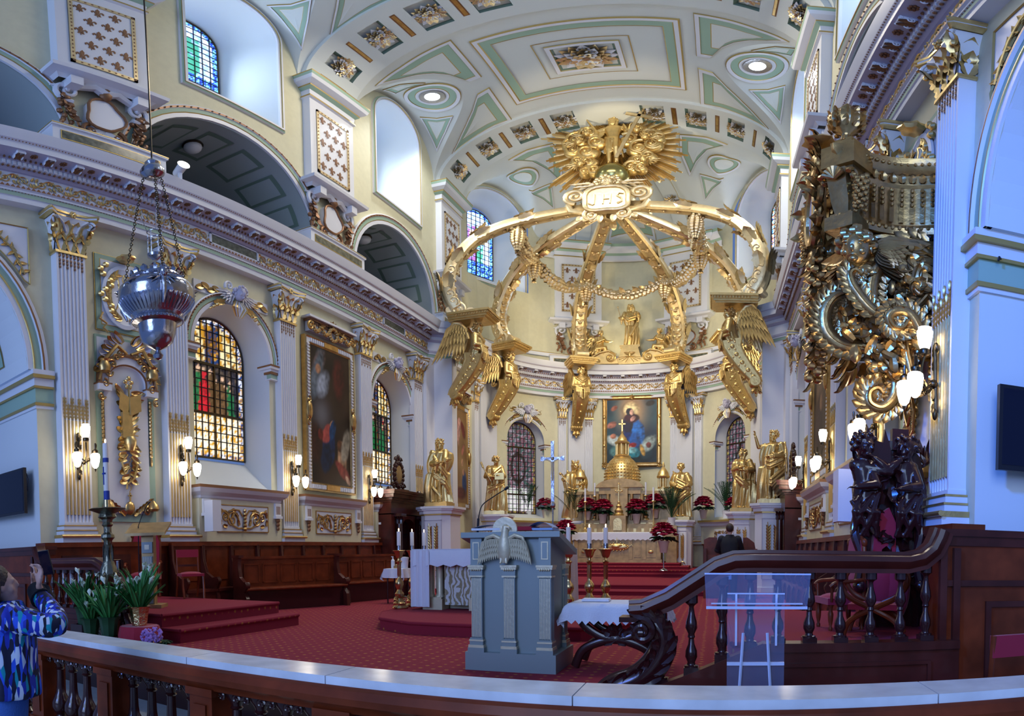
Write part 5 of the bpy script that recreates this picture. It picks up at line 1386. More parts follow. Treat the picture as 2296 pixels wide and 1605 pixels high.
STAT = [(-8.0, 17.45, 2.97, S1, 1.97, 'bearded golden saint on the far left, both hands held out to the right', .0), (-7.62, 21.35, 2.92, S2, 2.0, 'golden saint leaning a staff on his shoulder, beside the left apse window', .2),
    (-5.42, 24.5, 2.78, S3, 2.25, 'golden crowned king left of the high altar', .1), (-1.30, 24.4, 2.80, S4, 2.1, 'short-haired golden saint in a toga right of the high altar', -.1),
    (.92, 21.0, 2.92, S5, 2.0, 'long-haired golden saint looking up to the left, beside the right apse window', -.3), (1.58, 17.4, 2.93, S6, 1.95, 'golden saint on the far right raising his right hand', -.25)]
def pedestal(x, y, zt, rz, label, oct_=True, w=.95):
    t = thing('statue_pedestal', label, 'pedestal', (x, y, 0), rz, group='white pedestals of the golden statues'); h = w/2
    P = [(-h, .45), (-h, -h*.6), (-h*.55, -h), (h*.55, -h), (h, -h*.6), (h, .45)]
    b = MB(); s = lambda e: [(a*(1+e/h), c*(1+e/h)) for a, c in P]
    b.prism(s(.04), .4, .68, 'z'); b.prism(P, .6, zt-.2, 'z'); b.obj('body', 'white', t, 0)
    c = MB()
    for e, z0, z1, m in ((.03, zt-.26, zt-.22, 1), (.05, zt-.22, zt-.12, 0), (.10, zt-.12, zt-.07, 0), (.14, zt-.07, zt, 0)): c.prism(s(e), z0, z1, 'z', m)
    c.obj('cornice', ['white', 'gline'], t, 0)
    g = MB()
    for sx in (-.11, .11):
        g.tube([(sx, -h-.03, 1.25), (sx*.7, -h-.03, 1.8), (sx*1.1, -h-.03, zt-.5)], .012, 5)
        for k in range(12):
            for q in (-1, 1): g.leaf((sx*.9, -h-.03, 1.35+(zt-1.95)*k/12), (q*.6, 0, 1), (0, -1, 0), .13, .05, .3, 0, 1, 4)
    for q in (-1, 1): g.spiral((q*.1, -h-.03, 1.15), (q, 0, 0), (0, 0, 1), .11, 1.2, .02, 0)
    g.obj('gilt_wheat_relief', 'gold', t)
    f = MB()
    for x0, x1, z0, z1 in ((-.28, -.26, .9, zt-.4), (.26, .28, .9, zt-.4), (-.28, .28, .9, .92), (-.28, .28, zt-.42, zt-.4)): f.box(x0, x1, -h-.015, -h, z0, z1)
    f.obj('panel_frame', 'lav', t, 0)
    return t
for i, (x, y, zt, S, H, lab, rz) in enumerate(STAT):
    S['H'] = H*.985; n = ('far left', 'beside the left apse window', 'left of the high altar', 'right of the high altar', 'beside the right apse window', 'far right')[i]
    pedestal(x, y, zt, rz*.5, f'white pedestal with gilt wheat relief under the golden saint, {n}', w=.95 if i in (0, 5) else .85)
    saint((x, y, zt, rz), lab, S)

# ---------------- the gilt canopy: angels, ribs, crown, glory ----------------
def angel_console():
    t = thing('angel_console', 'x', 'sculpture')
    p = MB()                                         # abacus platform
    for e, z0, z1 in ((.44, 9.38, 9.43), (.50, 9.43, 9.50), (.55, 9.50, 9.58), (.60, 9.58, 9.66)): p.box(-e, e, -1.0-e, -.2, z0, z1)
    for k in range(13):
        for sg in (-1, 1): p.ell((sg*.56, -.45-.088*k, 9.54), (.03, .03, .03), 0, 5, 4)
        p.ell((-.53+.088*k, -1.56, 9.54), (.03, .03, .03), 0, 5, 4)
    p.obj('platform', 'gold', t, 30)
    f = MB(); y0 = -1.02
    head(f, (0, y0-.02, 9.15), .36, (0, -1, .0), hair='short')
    R_ = []
    for z, rx, ry, cy, am in ((9.0, .09, .09, y0, 0), (8.93, .20, .12, y0, .02), (8.85, .30, .17, y0+.02, .03), (8.7, .31, .2, y0, .04), (8.5, .27, .22, y0, .06), (8.35, .27, .25, y0+.02, .07), (8.2, .28, .28, y0+.06, .07), (8.05, .25, .27, y0+.12, .05), (7.95, .2, .2, y0+.16, .03)):
        R_.append(ring(0, cy, z, rx, ry, 36, am, 9, z*3))
    f.loft(R_)
    for sg in (-1, 1):
        arm(f, (sg*.27, y0, 8.84), (sg*.36, y0-.05, 8.48), (sg*.08, y0-.30, 8.45), .075, 1., hd=(-sg, -.1, .1), hs=.18, curl=.6, side=-sg, sleeve=False)
        for k in range(4): f.tube([(sg*(.05+.07*k), y0-.28+.02*k, 8.42), (sg*(.06+.07*k), y0-.32+.02*k, 8.2), (sg*(.05+.065*k), y0-.28+.03*k, 7.88+.06*k)], [.03, .042, .03], 6)
        f.tube([(sg*.28, y0-.1, 8.86), (sg*.12, y0-.2, 8.72), (0, y0-.22, 8.62)], .03, 6)
        f.tube([(sg*.34, y0, 8.36), (sg*.2, y0-.22, 8.3), (0, y0-.3, 8.34)], .045, 6)
    o = f.obj('figure', 'gold', t, 0); remesh(o, .018, 1)
    w = MB()
    for sg in (-1, 1):
        rt = Vector((sg*.24, y0+.22, 8.72)); bk = Vector((sg*.30, .95, 0)).normalized(); N = Vector((sg, -.3, 0)).normalized()
        w.tube([rt, rt+bk*.10+Vector((0, 0, .35)), rt+bk*.26+Vector((0, 0, .58)), rt+bk*.46+Vector((0, 0, .60)), rt+bk*.58+Vector((0, 0, .45))], [.06, .075, .08, .07, .04], 8)
        for r_, (n_, L_, top) in enumerate(((9, 1.25, .38), (8, .8, .46), (8, .42, .54))):
            for i in range(n_):
                q = i/(n_-1); p = rt+bk*(.08+.50*q)+Vector((0, 0, top-.25*abs(q-.55)))+N*(.015+.02*r_)
                w.leaf(p, Vector((0, 0, -1))+bk*(.10+.42*q), N, L_*(.62+.42*q), .15, .10, 0, 1, 5)
    w.obj('wings', 'gold', t)
    c = MB(); prof = [(-1.24, 8.15, .26), (-1.19, 7.93, .25), (-1.04, 7.68, .235), (-.86, 7.43, .21), (-.67, 7.2, .19), (-.5, 7.02, .175), (-.40, 6.92, .17)]
    back = [(-.66, 8.28), (-.68, 8.02), (-.58, 7.76), (-.42, 7.5), (-.25, 7.25), (-.1, 7.02), (-.05, 6.86)]
    c.loft([[(-h, y, z), (-h*.4, y-.03, z-.02), (h*.4, y-.03, z-.02), (h, y, z), (h*.97, yb, zb), (-h*.97, yb, zb)] for (y, z, h), (yb, zb) in zip(prof, back)])
    for sg in (-1, 1):
        c.tube([(sg*h, y, z) for y, z, h in prof], .03, 6); c.tube([(sg*h*.97, y, z) for (y, z), (_, _, h) in zip(back, prof)], .03, 6)
        c.spiral((sg*.26, -.42, 8.12), (0, 1, 0), (0, 0, 1), .13, 1.3, .04, 0, a0=pi)
        for k in range(7):
            (y, z, h), (yb, zb) = prof[k], back[k]; c.ell((sg*h, (y+yb)/2, (z+zb)/2), (.03, .07, .07), 0, 8, 6)
            for q in (-1, 1): c.ell((sg*h, (y+yb)/2+.09*q, (z+zb)/2-.1), (.02, .035, .035), 0, 6, 5)
    for k in range(5): y, z, h = prof[k+1]; c.ell((0, y-.05, z), (.06, .05, .06), 0, 8, 6)
    c.tube([(-.22, -.25, 6.87), (.22, -.25, 6.87)], .15, 18); c.tube([(-.24, -.25, 6.87), (.24, -.25, 6.87)], .07, 12)
    for x in (-.14, -.05, .05, .14): c.tube([(x, -.25+.16*cos(a), 6.87+.16*sin(a)) for a in [i*.5 for i in range(13)]], .018, 5)
    c.obj('scroll', 'gold', t, 50)
    g = MB()
    for k in range(8): a = 2*pi*k/8; g.leaf((.08*cos(a), -.2+.08*sin(a), 6.76), (.3*cos(a), .3*sin(a), -1), (cos(a), sin(a), 0), .26, .13, .5, 0, 2, 5)
    g.ell((0, -.2, 6.62), (.09, .09, .13)); g.ell((0, -.2, 6.47), (.04, .04, .06)); g.obj('leaf_pendant', 'gold', t)
    return t
AC = angel_console(); first = [AC]
ANG = [(dict(loc=(XL+.95, 19.3, 0), rz=pi/2), 'leftmost gilt angel console, wings open, on the pier'), (wa(-75.6, 0, .16), 'second gilt angel console from the left, in three-quarter view'), (wa(-27, 0, .16), 'gilt angel console facing forward left of the altar painting'),
       (wa(27, 0, .16), 'gilt angel console facing forward right of the altar painting'), (wa(75.6, 0, .16), 'second gilt angel console from the right, in profile'), (dict(loc=(XR-.95, 19.3, 0), rz=-pi/2), 'rightmost gilt angel console, wings open, on the pier')]
for p, l in ANG: put(first, AC, p, l, 'gilt angel consoles carrying the canopy')

CC = Vector((-3.5, 21.45, 0))
bald = thing('baldachin', 'great gilt open crown of six curved ribs with swags over the high altar', 'canopy', (CC.x, CC.y, 9.66))
def frame_rib(A):
    A = Vector((A[0], A[1], 0)); d = CC-A; L = d.length; d.normalize(); s = Vector((-d.y, d.x, 0)); return A, d, s, L
PR = [(-.02, 10.0), (-.22, 10.35), (-.30, 10.8), (-.26, 11.3), (-.08, 11.8), (.2, 12.3), (.6, 12.78), (1.15, 13.2), (1.8, 13.55), (2.5, 13.85), (3.2, 14.12), (3.8, 14.35), (4.3, 14.5)]
def rib(A, n):
    A, d, s, L = frame_rib(A); k = (L-.35)/4.3 if L < 4.65 else 1.; mb = MB(); P = []
    for r, z in PR: P.append(A+d*(r if r < .5 else .5+(r-.5)*(L-.35-.5)/3.8)+Vector((0, 0, z)))
    # smooth
    Q = []
    for i in range(len(P)-1):
        for q in range(3):
            t = q/3; p0, p1, p2, p3 = P[max(i-1, 0)], P[i], P[i+1], P[min(i+2, len(P)-1)]
            Q.append(.5*((2*p1)+(-p0+p2)*t+(2*p0-5*p1+4*p2-p3)*t*t+(-p0+3*p1-3*p2+p3)*t**3))
    Q.append(P[-1]); rows = []; n_ = len(Q); fr_ = []
    for i, p in enumerate(Q):
        T = (Q[min(i+1, n_-1)]-Q[max(i-1, 0)]).normalized(); N = s.cross(T).normalized()
        if N.dot(Vector((0, 0, 1))*(1 if i > 8 else 0)-d*(1 if i <= 8 else 0)) < 0: N = -N
        w = .31-.09*i/n_; h = .25-.07*i/n_; fr_.append((p, T, N, w, h))
        sec = [(-1, -.5), (-1, .5), (-.8, .85), (-.5, .65), (-.25, 1.0), (.25, 1.0), (.5, .65), (.8, .85), (1, .5), (1, -.5), (.7, -.85), (.55, -.6), (0, -.72), (-.55, -.6), (-.7, -.85)]
        rows.append([p+s*(a*w)+N*(b*h) for a, b in sec])
    mb.loft(rows)
    o = MB()
    for i in range(2, n_-2, 2):
        p, T, N, w, h = fr_[i]; o.ell(p-N*h*.75, (w*.32, w*.32, w*.24), 0, 7, 5)
        for q in (-1, 1): o.leaf(p-N*h*.7+T*.05, T*.6+s*q, -N, w*.75, w*.4, .5, 0, 2, 4)
    for i in (7, 13, 19, 25):   # long acanthus leaves lapping over the back, tips curling free
        p, T, N, w, h = fr_[i]
        for q in (-.55, 0, .55): o.leaf(p+s*q*w-T*.35+N*h*.9, T+N*.12, N, .85, w*.95, .36, 0, 4, 9)
        for q in (-1, 1): o.leaf(p+s*q*w-T*.25, T+s*q*.25, s*q, .6, h*1.6, .35, 0, 3, 7)
    for i in (1, 2, 3, 4, 5):
        p, T, N, w, h = fr_[i*2]
        for q in (-1, 1): o.spiral(p+s*q*w*1.02, T, N, h*.8, 1.1, .025, 0, a0=pi)
    for i in (16, 24):
        p, T, N, w, h = fr_[i]
        o.leaf(p-N*h-T*.3, T-N*.1, -N, .55, w*1.4, .9, 0, 3, 8)
        for q in (-1, 1): o.ell(p-N*h+s*q*w*.5-T*.3, .07, 0, 6, 5)
    p0 = A+d*.0+Vector((0, 0, 9.9))
    for q in (-1, 1): mb.spiral(p0+s*q*.2, -d, (0, 0, 1), .27, 1.7, .07, 0, a0=pi*.5, hand=1, seg=8)
    mb.tube([p0-s*.24, p0+s*.24], .2, 18); mb.tube([p0+d*.4-s*.24+Vector((0, 0, -.06)), p0+d*.4+s*.24+Vector((0, 0, -.06))], .15, 14)
    mb.tube([p0-d*.28-s*.2, p0-d*.28+s*.2], .12, 12)
    for m_ in (mb, o): m_.mp(lambda x, y, z: (x-CC.x, y-CC.y, z-9.66))
    r = mb.obj('rib', 'goldp', bald, 40); o.obj('acanthus_ornament', 'goldp', r); return fr_
LEG = [(-8.47+.98, 19.3)]
LEG = [(-7.62, 19.3), fa(-75.6, 1.1, 0)[:2], fa(-27, 1.1, 0)[:2], fa(27, 1.1, 0)[:2], fa(75.6, 1.1, 0)[:2], (.56, 19.3)]
LEG = [(-8.15, 19.35), fa(-75.6, .95, 0)[:2], fa(-27, 1.05, 0)[:2], fa(27, 1.05, 0)[:2], fa(75.6, .95, 0)[:2], (1.09, 19.35)]
FR = [rib(a, i) for i, a in enumerate(LEG)]
# swags hung from rib to rib with tassels
def swag(mb, A, B, drop, r=.235):
    rr = random.Random(3); n = 22
    for i in range(n+1):
        q = i/n; p = A.lerp(B, q)-Vector((0, 0, drop*(1-(2*q-1)**2)**1.0)); w = r*(.75+.35*sin(pi*q))
        for k in range(7): a = 2*pi*k/7+i; mb.ell(p+Vector((w*.8*cos(a)*rr.uniform(.7, 1.1), w*.6*sin(a), w*.8*sin(a)*rr.uniform(.7, 1.1))), w*rr.uniform(.34, .52), 0, 6, 4)
        if i % 2: a = rr.uniform(0, 6); mb.leaf(p, (cos(a), -.6, sin(a)), (0, -1, 0), w*1.6, w*.8, .5, 0, 2, 4)
def tassel(mb, p, L, r=.12):
    for k in range(int(L/.1)):
        q = k*.1/L; w = r*(.55+.75*sin(pi*min(1, q*1.05+.1)))
        for j in range(6): a = j*pi/3+k; mb.ell(p+Vector((w*.7*cos(a), w*.7*sin(a), -k*.1)), (w*.45, w*.45, .08), 0, 6, 4)
    for j in range(7): a = 2*pi*j/7; mb.leaf(p+Vector((0, 0, -L+.1)), (cos(a)*.5, sin(a)*.5, -1), (cos(a), sin(a), 0), .2, .1, .4, 0, 1, 4)
HP = [FR[i][22][0]-Vector((0, 0, .2)) for i in range(6)]
for i, zz in enumerate((13.6, 13.35, 13.1, 13.1, 13.35, 13.6)): HP[i] = min((q[0] for q in FR[i][10:]), key=lambda p: abs(p.z-zz))-Vector((0, 0, .22))
for i in range(6):
    g = MB(); tassel(g, HP[i], 1.0 if i in (0, 5) else .95, .19); g.mp(lambda x, y, z: (x-CC.x, y-CC.y, z-9.66)); g.obj('tassel', 'goldp', bald)
for i in range(5):
    g = MB(); swag(g, HP[i], HP[i+1], .45 if i in (0, 4) else .62); g.mp(lambda x, y, z: (x-CC.x, y-CC.y, z-9.66)); g.obj('swag', 'goldp', bald)
# crown block with scrolled shield and the letters IHS
g = MB(); c = Vector((0, 0, 5.1))
g.lathe([(.10, -.75), (.28, -.68), (.42, -.5), (.6, -.2), (.78, .1), (.7, .3), (.85, .38), (.86, .46), (.3, .5)], 24, c, fl=6, fa=.06)
for k in range(6): a = 2*pi*(k+.5)/6; g.leaf(c+Vector((.3*cos(a), .3*sin(a), -.62)), (.4*cos(a), .4*sin(a), -1), (cos(a), sin(a), 0), .4, .25, .5, 0, 3, 6)
g.obj('crown_block', 'goldp', bald)
g = MB(); sh = []
for i in range(28):
    a = 2*pi*i/28; r = 1-.08*cos(4*a); sh.append((.52*r*cos(a), 5.12+.45*r*sin(a)-.04*cos(2*a)))
g.prism(sh, -.86, -.6, 'y'); g.tube([(x, -.87, z) for x, z in sh+sh[:1]], .06, 8, 0, up=(0, 1, 0)); 
for x, z, w, h in ((-.28, 5.12, .025, .34), (-.08, 5.12, .02, .34), (.08, 5.12, .02, .34)): g.tube([(x, -.88, z-h/2), (x+.02, -.89, z+h/2)], w, 6)
g.tube([(-.08, -.88, 5.12), (.08, -.88, 5.12)], .02, 6); g.tube([(-.4, -.88, 5.0), (-.3, -.88, 4.93), (-.28, -.88, 4.98)], .02, 5)
g.tube([(.38, -.88, 5.27), (.28, -.89, 5.3), (.24, -.88, 5.2), (.34, -.89, 5.1), (.34, -.88, 5.0), (.24, -.88, 4.94)], .024, 6)
for sg in (-1, 1):
    g.spiral((sg*.72, -.72, 5.38), (-sg, 0, 0), (0, 0, 1), .28, 1.8, .07, 0, a0=-pi/2, hand=-1, seg=8); g.spiral((sg*.35, -.8, 4.62), (sg, 0, 0), (0, 0, 1), .2, 1.5, .06, 0, a0=pi/2, hand=-1, seg=8)
    g.tube([(sg*.5, -.8, 4.7), (sg*.8, -.75, 4.85), (sg*.9, -.7, 5.1)], [.05, .09, .07], 8)
    for k in range(4): g.leaf((sg*(.15+.14*k), -.8, 4.6), (sg*.2*k, -.1, -1), (0, -1, 0), .34-.04*k, .14, .6, 0, 1, 5)
    g.spiral((sg*.62, .6, 5.38), (-sg, 0, 0), (0, 0, 1), .26, 1.6, .07, 0, a0=-pi/2, hand=-1, seg=8)
    wing(g, (sg*.12, -.62, 5.72), (sg, 0, .1), (0, 0, 1), .62, 0, 7, (0, -1, 0))
face(g, (0, -.8, 5.76), .42)
for k in range(12): a = 2*pi*k/12; g.ell((.26*cos(a), -.70, 5.86+.16*sin(a)), .075, 0, 6, 5)
g.mp(lambda x, y, z: (x*1.45, y*1.2, 4.55+(z-5.0)*1.25))
g.obj('monogram_shield', 'goldp', bald)

# glory: globe, risen figure with cross, clouds, rays
gl = thing('risen_christ_group', 'gilt figure with raised hand and tall cross on a globe before a burst of rays', 'sculpture', (-3.42, 21.3, 15.42), sc=(1.08, 1, 1.12))
M['globeg'] = mat('olive_gold_globe', (.42, .36, .14), .22, 1.)
g = MB(); g.ell((0, -.1, .42), (.56, .56, .50), 0, 32, 20); g.obj('globe', 'globeg', gl, 60)
rr = random.Random(11); g = MB()
for k in range(40):
    a = 2*pi*k/40+.04; L_ = rr.uniform(1.75, 2.15)*(1.12 if abs(cos(a)) > .75 else 1)
    L_ *= 1.28 if sin(a) < -.55 else .80 if sin(a) > .5 else 1.04
    cc = Vector((0, .35, 2.1)); d = Vector((cos(a), 0, sin(a))); t_ = Vector((-sin(a), 0, cos(a)))
    for q in (-2, -1, 0, 1, 2):
        l2 = L_*(1-.07*abs(q)-.05*rr.random()); o_ = t_*(.055*q)
        a0, a1 = cc+d*.5+o_*.6, cc+d*l2+o_*1.3; w0, w1 = t_*.022, t_*.032
        yv = Vector((0, -.02-.03*(2-abs(q)), 0))
        g.add([a0-w0, a0+w0, a1+w1, a1-w1, a0+yv, a1+yv], [(0, 3, 5, 4), (1, 4, 5, 2), (0, 1, 2, 3), (2, 5, 3)])
g.obj('rays', 'gold', gl, 0)
g = MB()
for sg in (-1, 1):
    for (x, z, r) in ((.75, 2.45, .38), (1.15, 2.2, .42), (1.2, 1.75, .36), (.8, 1.6, .42), (.75, 1.1, .34), (1.1, 1.2, .28), (.55, .75, .30), (.85, .7, .22), (.5, 2.0, .36), (1.35, 2.0, .26)):
        g.ell((sg*x, .05, z), (r, .26, r*.8), 0, 14, 10)
        g.spiral((sg*x, -.2, z), (sg, 0, 0), (0, 0, 1), r*.8, 1.4, .06, 0, a0=rr.uniform(0, 6), hand=rr.choice((-1, 1)), seg=7)
    for x, z in ((1.0, 1.95), (.95, .95), (.75, 2.3)):
        face(g, (sg*x, -.38, z), .3, look=(-sg*.4, -1, 0)); wing(g, (sg*(x+.1), -.25, z-.05), (sg, 0, .1), (0, 0, 1), .36, 0, 6)
o = g.obj('clouds_and_cherubs', 'gold', gl)
g = MB(); H = 2.3; z0 = .92
for sg, fx in ((-1, -.10), (1, .12)):   # legs
    g.tube([(sg*.09, -.08, z0+1.18), (fx*1.1, -.30 if sg > 0 else -.16, z0+.66), (fx, -.08 if sg > 0 else -.12, z0+.06)], [.14, .10, .055], 12); g.ell((fx, -.2, z0+.03), (.06, .14, .05))
g.loft([ring(0, 0, z0+z, rx, ry, 24, am, 7, z*4) for z, rx, ry, am in ((1.0, .28, .20, .12), (1.15, .24, .18, .10), (1.3, .19, .14, .03), (1.5, .22, .15, 0), (1.7, .27, .16, 0), (1.82, .24, .14, 0), (1.88, .09, .09, 0))])
g.loft([ring(.03*sin(z*9), -.06, z0+z, rx, ry, 40, .16, 9, z*5) for z, rx, ry in ((.52, .20, .16), (.65, .25, .19), (.85, .27, .2), (1.0, .24, .18), (1.12, .22, .16))])
sash(g, 1., [(-.26, -.05, z0+1.22), (0, -.26, z0+1.05), (.24, -.1, z0+.9), (.3, .05, z0+.5)], .03, 0, 5)
sash(g, 1., [(.3, 0, z0+1.8), (.42, -.15, z0+1.5), (.5, -.05, z0+1.25), (.75, 0, z0+1.35)], .04, 0, 5); sash(g, 1., [(-.28, 0, z0+1.65), (-.5, -.05, z0+1.35), (-.62, 0, z0+1.15), (-.35, -.1, z0+1.0)], .035, 0, 5)
arm(g, (-.27, 0, z0+1.75), (-.52, -.05, z0+1.62), (-.72, -.12, z0+2.02), .075, 1., hd=(-.4, -.1, .9), hs=.22, curl=.15, side=1, sleeve=False, bare=True)
arm(g, (.27, 0, z0+1.75), (.5, -.12, z0+1.5), (.55, -.32, z0+1.62), .075, 1., hd=(.4, -.3, .3), hs=.22, curl=.9, side=-1, sleeve=False, bare=True)
head(g, (0, -.04, z0+2.08), .34, (-.1, -1, .05), hair='long', beard=True)
o = g.obj('figure', 'gold', gl, 0); remesh(o, .018, 1)
g = MB()
g.box(-.055, .055, -.03, .03, 0, 2.55); g.box(-.42, .42, -.03, .03, 1.95, 2.06); g.xf(Matrix.Translation((.16, -.5, .98)) @ Matrix.Rotation(radians(20), 4, 'Y')); g.obj('cross', 'goldp', gl, 0)

# virgin with two angels on the cornice
t = thing('virgin_statue', 'gilt veiled woman holding a small sceptre on a pedestal above the cornice', 'statue', (-3.55, 26.72, 9.66), sc=1.05)
b = MB(); b.prism([(-.95, 0), (-.62, .12), (-.42, .35), (-.33, .72), (-.40, .76), (-.40, .84), (.40, .84), (.40, .76), (.33, .72), (.42, .35), (.62, .12), (.95, 0)], -.3, .25, 'y'); b.obj('pedestal', 'gold', t, 30)
b = MB(); b.ell((0, -.33, .42), (.05, .03, .12)); 
for sg in (-1, 1): b.leaf((0, -.33, .42), (sg, 0, .35), (0, -1, 0), .24, .12, .3, 0, 1, 5)
for k in range(9): a = pi+pi*(k+.5)/9; b.tube([(0, -.31, .34), (.45*cos(a)*1.1, -.31, .34+.28*sin(a))], .010, 4)
b.obj('dove_relief', 'gold', t)
g = MB(); H = 1.92; dx = robe(g, H, 0, .125, .13, .035, am=.12, seed=9)
head(g, (0, -.05, H*.925), .27, (-.15, -.9, -.35), hair='long')
g.loft([ring(0, .05, z, rx, ry, 20, .03, 6, z) for z, rx, ry in ((1.3, .25, .14), (1.5, .23, .14), (1.65, .17, .14), (1.8, .16, .16), (1.9, .12, .13), (1.95, .03, .04))])
arm(g, (-.12, -.02, .78), (-.17, -.06, .66), (-.19, -.14, .63), .036, H, hd=(-.5, -.5, .2), curl=.9, side=1); arm(g, (.12, -.02, .78), (.18, -.04, .66), (.17, -.14, .70), .036, H, hd=(.3, -.6, .4), curl=.4, side=-1)
sash(g, H, [(-.14, -.05, .7), (-.02, -.14, .6), (.12, -.1, .66)], .014, 0, 5); sash(g, H, [(.17, 0, .7), (.12, -.12, .45), (0, -.14, .2)], .014, 0, 4)
g.mp(lambda x, y, z: (x, y, z+.84)); o = g.obj('figure', 'gold', t, 0); remesh(o, .015, 1)
g = MB(); g.tube([(-.34, -.28, 1.95), (-.46, -.3, 2.5)], .014, 6); g.ell((-.47, -.3, 2.55), (.03, .03, .05)); g.obj('sceptre', 'goldp', t)
for sg, l in ((-1, 'kneeling gilt angel left of the virgin, on a curved scroll'), (1, 'kneeling gilt angel right of the virgin, on a curved scroll')):
    t = thing('kneeling_angel', l, 'statue', (-3.55+sg*1.3, 26.5, 9.66), 0, 'kneeling angels beside the virgin')
    b = MB(); b.prism([(sg*x, z) for x, z in ((-.85, 0), (-.75, .28), (-.5, .52), (-.15, .5), (.25, .3), (.6, .12), (.95, .02), (.95, 0))], -.25, .2, 'y')
    b.spiral((sg*-.52, -.28, .27), (sg, 0, 0), (0, 0, 1), .25, 1.6, .05, 0, a0=pi/2, hand=1); b.tube([(sg*x, -.27, z) for x, z in ((-.75, .4), (-.45, .58), (-.1, .52), (.3, .3), (.9, .06))], .05, 6)
    for k in range(5): b.leaf((sg*(-.1+.2*k), -.26, .12), (sg, 0, .3), (0, -1, 0), .22, .12, .4, 0, 3, 5)
    b.obj('scroll', 'gold', t, 40)
    g = MB(); hx = -sg*.12
    g.loft([ring(sg*x, y, z, rx, ry, 28, .08, 8, z*4) for x, y, z, rx, ry in ((.15, 0, .35, .5, .25), (.12, 0, .55, .42, .25), (.05, 0, .72, .28, .2), (0, 0, .9, .19, .15), (-.04, 0, 1.08, .21, .14), (-.06, 0, 1.2, .15, .12), (-.07, 0, 1.25, .06, .06))])
    g.tube([(sg*.1, -.15, .6), (sg*-.3, -.2, .62), (sg*-.35, -.15, .35)], [.14, .12, .08], 10); g.tube([(sg*.1, -.1, .55), (sg*.5, -.15, .42), (sg*-.0, -.2, .36)], [.13, .1, .07], 10)
    head(g, (sg*-.09, -.03, 1.38), .25, (-sg*.8, -.6, .1), hair='short')
    arm(g, (sg*-.18, -.02, 1.14), (sg*-.32, -.1, .95), (sg*-.55, -.15, .92), .055, 1., hd=(-sg, -.1, .2), hs=.14, side=sg, sleeve=False, curl=.4); arm(g, (sg*.1, -.02, 1.14), (sg*.05, -.16, .92), (sg*-.18, -.2, 1.0), .055, 1., hd=(-sg, -.1, .6), hs=.14, side=sg, sleeve=False)
    for k in range(6): g.tube([(sg*(-.3+.15*k), -.22, .62-.03*k), (sg*(-.2+.15*k), -.26, .4), (sg*(-.25+.17*k), -.2, .28)], .035, 6)
    g.mp(lambda x, y, z: (x, y, z+.12)); o = g.obj('figure', 'gold', t, 0); remesh(o, .016, 1)
    w = MB(); 
    for q in (0, 1): wing(w, (sg*.12, .05+.1*q, 1.2), (sg*.9, .25*q, .25), (0, 0, 1), .75, 0, 8, (0, -1, 0))
    w.obj('wings', 'gold', t)
# ---------------- hanging silver lamp ----------------
lx, ly = -6.43, 5.5
t = thing('sanctuary_lamp', 'large embossed silver sanctuary lamp hanging on three chains before the left wall', 'lamp', (lx, ly, 4.35))
k = MB(); prof = [(.004, -.02), (.05, 0), (.07, .05), (.04, .09), (.03, .12), (.12, .17), (.2, .24), (.24, .36), (.26, .50), (.33, .53), (.34, .56), (.30, .60), (.36, .66), (.48, .80), (.505, .88), (.50, .94), (.505, .97), (.49, 1.05), (.42, 1.13), (.33, 1.18), (.35, 1.2), (.33, 1.24), (.28, 1.26), (.26, 1.24)]
k.lathe(prof, 48)
o = k.obj('bowl', 'silver', t, 40)
k = MB()
for i in range(48): a = 2*pi*i/48; k.tube([(.345*cos(a), .345*sin(a), .64), (.43*cos(a), .43*sin(a), .73), (.495*cos(a), .495*sin(a), .84)], [.012, .02, .014], 5)
for i in range(40): a = 2*pi*i/40; k.ell((.335*cos(a), .335*sin(a), .55), .022, 0, 6, 4); k.ell((.34*cos(a), .34*sin(a), 1.20), .018, 0, 6, 4)
for i in range(16): a = 2*pi*i/16; k.leaf((.30*cos(a), .30*sin(a), 1.22), (cos(a)*.3, sin(a)*.3, 1), (cos(a), sin(a), 0), .12, .1, .4, 0, 2, 5)
for i in range(8): a = 2*pi*i/8; k.spiral((.49*cos(a), .49*sin(a), .98), (-sin(a), cos(a), 0), (0, 0, 1), .07, 1.5, .012, 0)
k.obj('embossing', 'silver', t)
AN = [radians(q) for q in (200, 330, 85)]
for a in AN:
    k = MB(); c = Vector((.50*cos(a), .50*sin(a), 1.02)); face(k, c+Vector((cos(a)*.03, sin(a)*.03, .08)), .16, look=(cos(a), sin(a), 0)); wing(k, c, (-sin(a), cos(a), 0), (0, 0, 1), .2, 0, 5, (cos(a), sin(a), 0)); wing(k, c, (sin(a), -cos(a), 0), (0, 0, 1), .2, 0, 5, (cos(a), sin(a), 0))
    k.tube([c, c+Vector((cos(a)*.03, sin(a)*.03, -.2)), c+Vector((-cos(a)*.04, -sin(a)*.04, -.36))], [.04, .035, .015], 8); k.obj('cherub_handle', 'silver', t)
    k = MB(); top = Vector((.13*cos(a), .13*sin(a), 3.10)); bot = c+Vector((0, 0, .14)); n = 46
    for i in range(n):
        p = bot.lerp(top, (i+.5)/n); d = (top-bot).normalized(); s1 = d.orthogonal().normalized(); s2 = d.cross(s1)
        u = s1 if i % 2 else s2; L_ = (top-bot).length/n*.62
        k.tube([p+d*L_*cos(q)+u*.018*sin(q) for q in [j*pi/4 for j in range(9)]], .0065, 4, cap=False)
    k.obj('chain', 'iron', t)
k = MB(); k.lathe([(.04, 2.98), (.10, 3.0), (.16, 3.06), (.165, 3.12), (.13, 3.2), (.08, 3.24), (.10, 3.28), (.06, 3.34), (.02, 3.38)], 28); k.obj('crown_dome', 'silver', t)
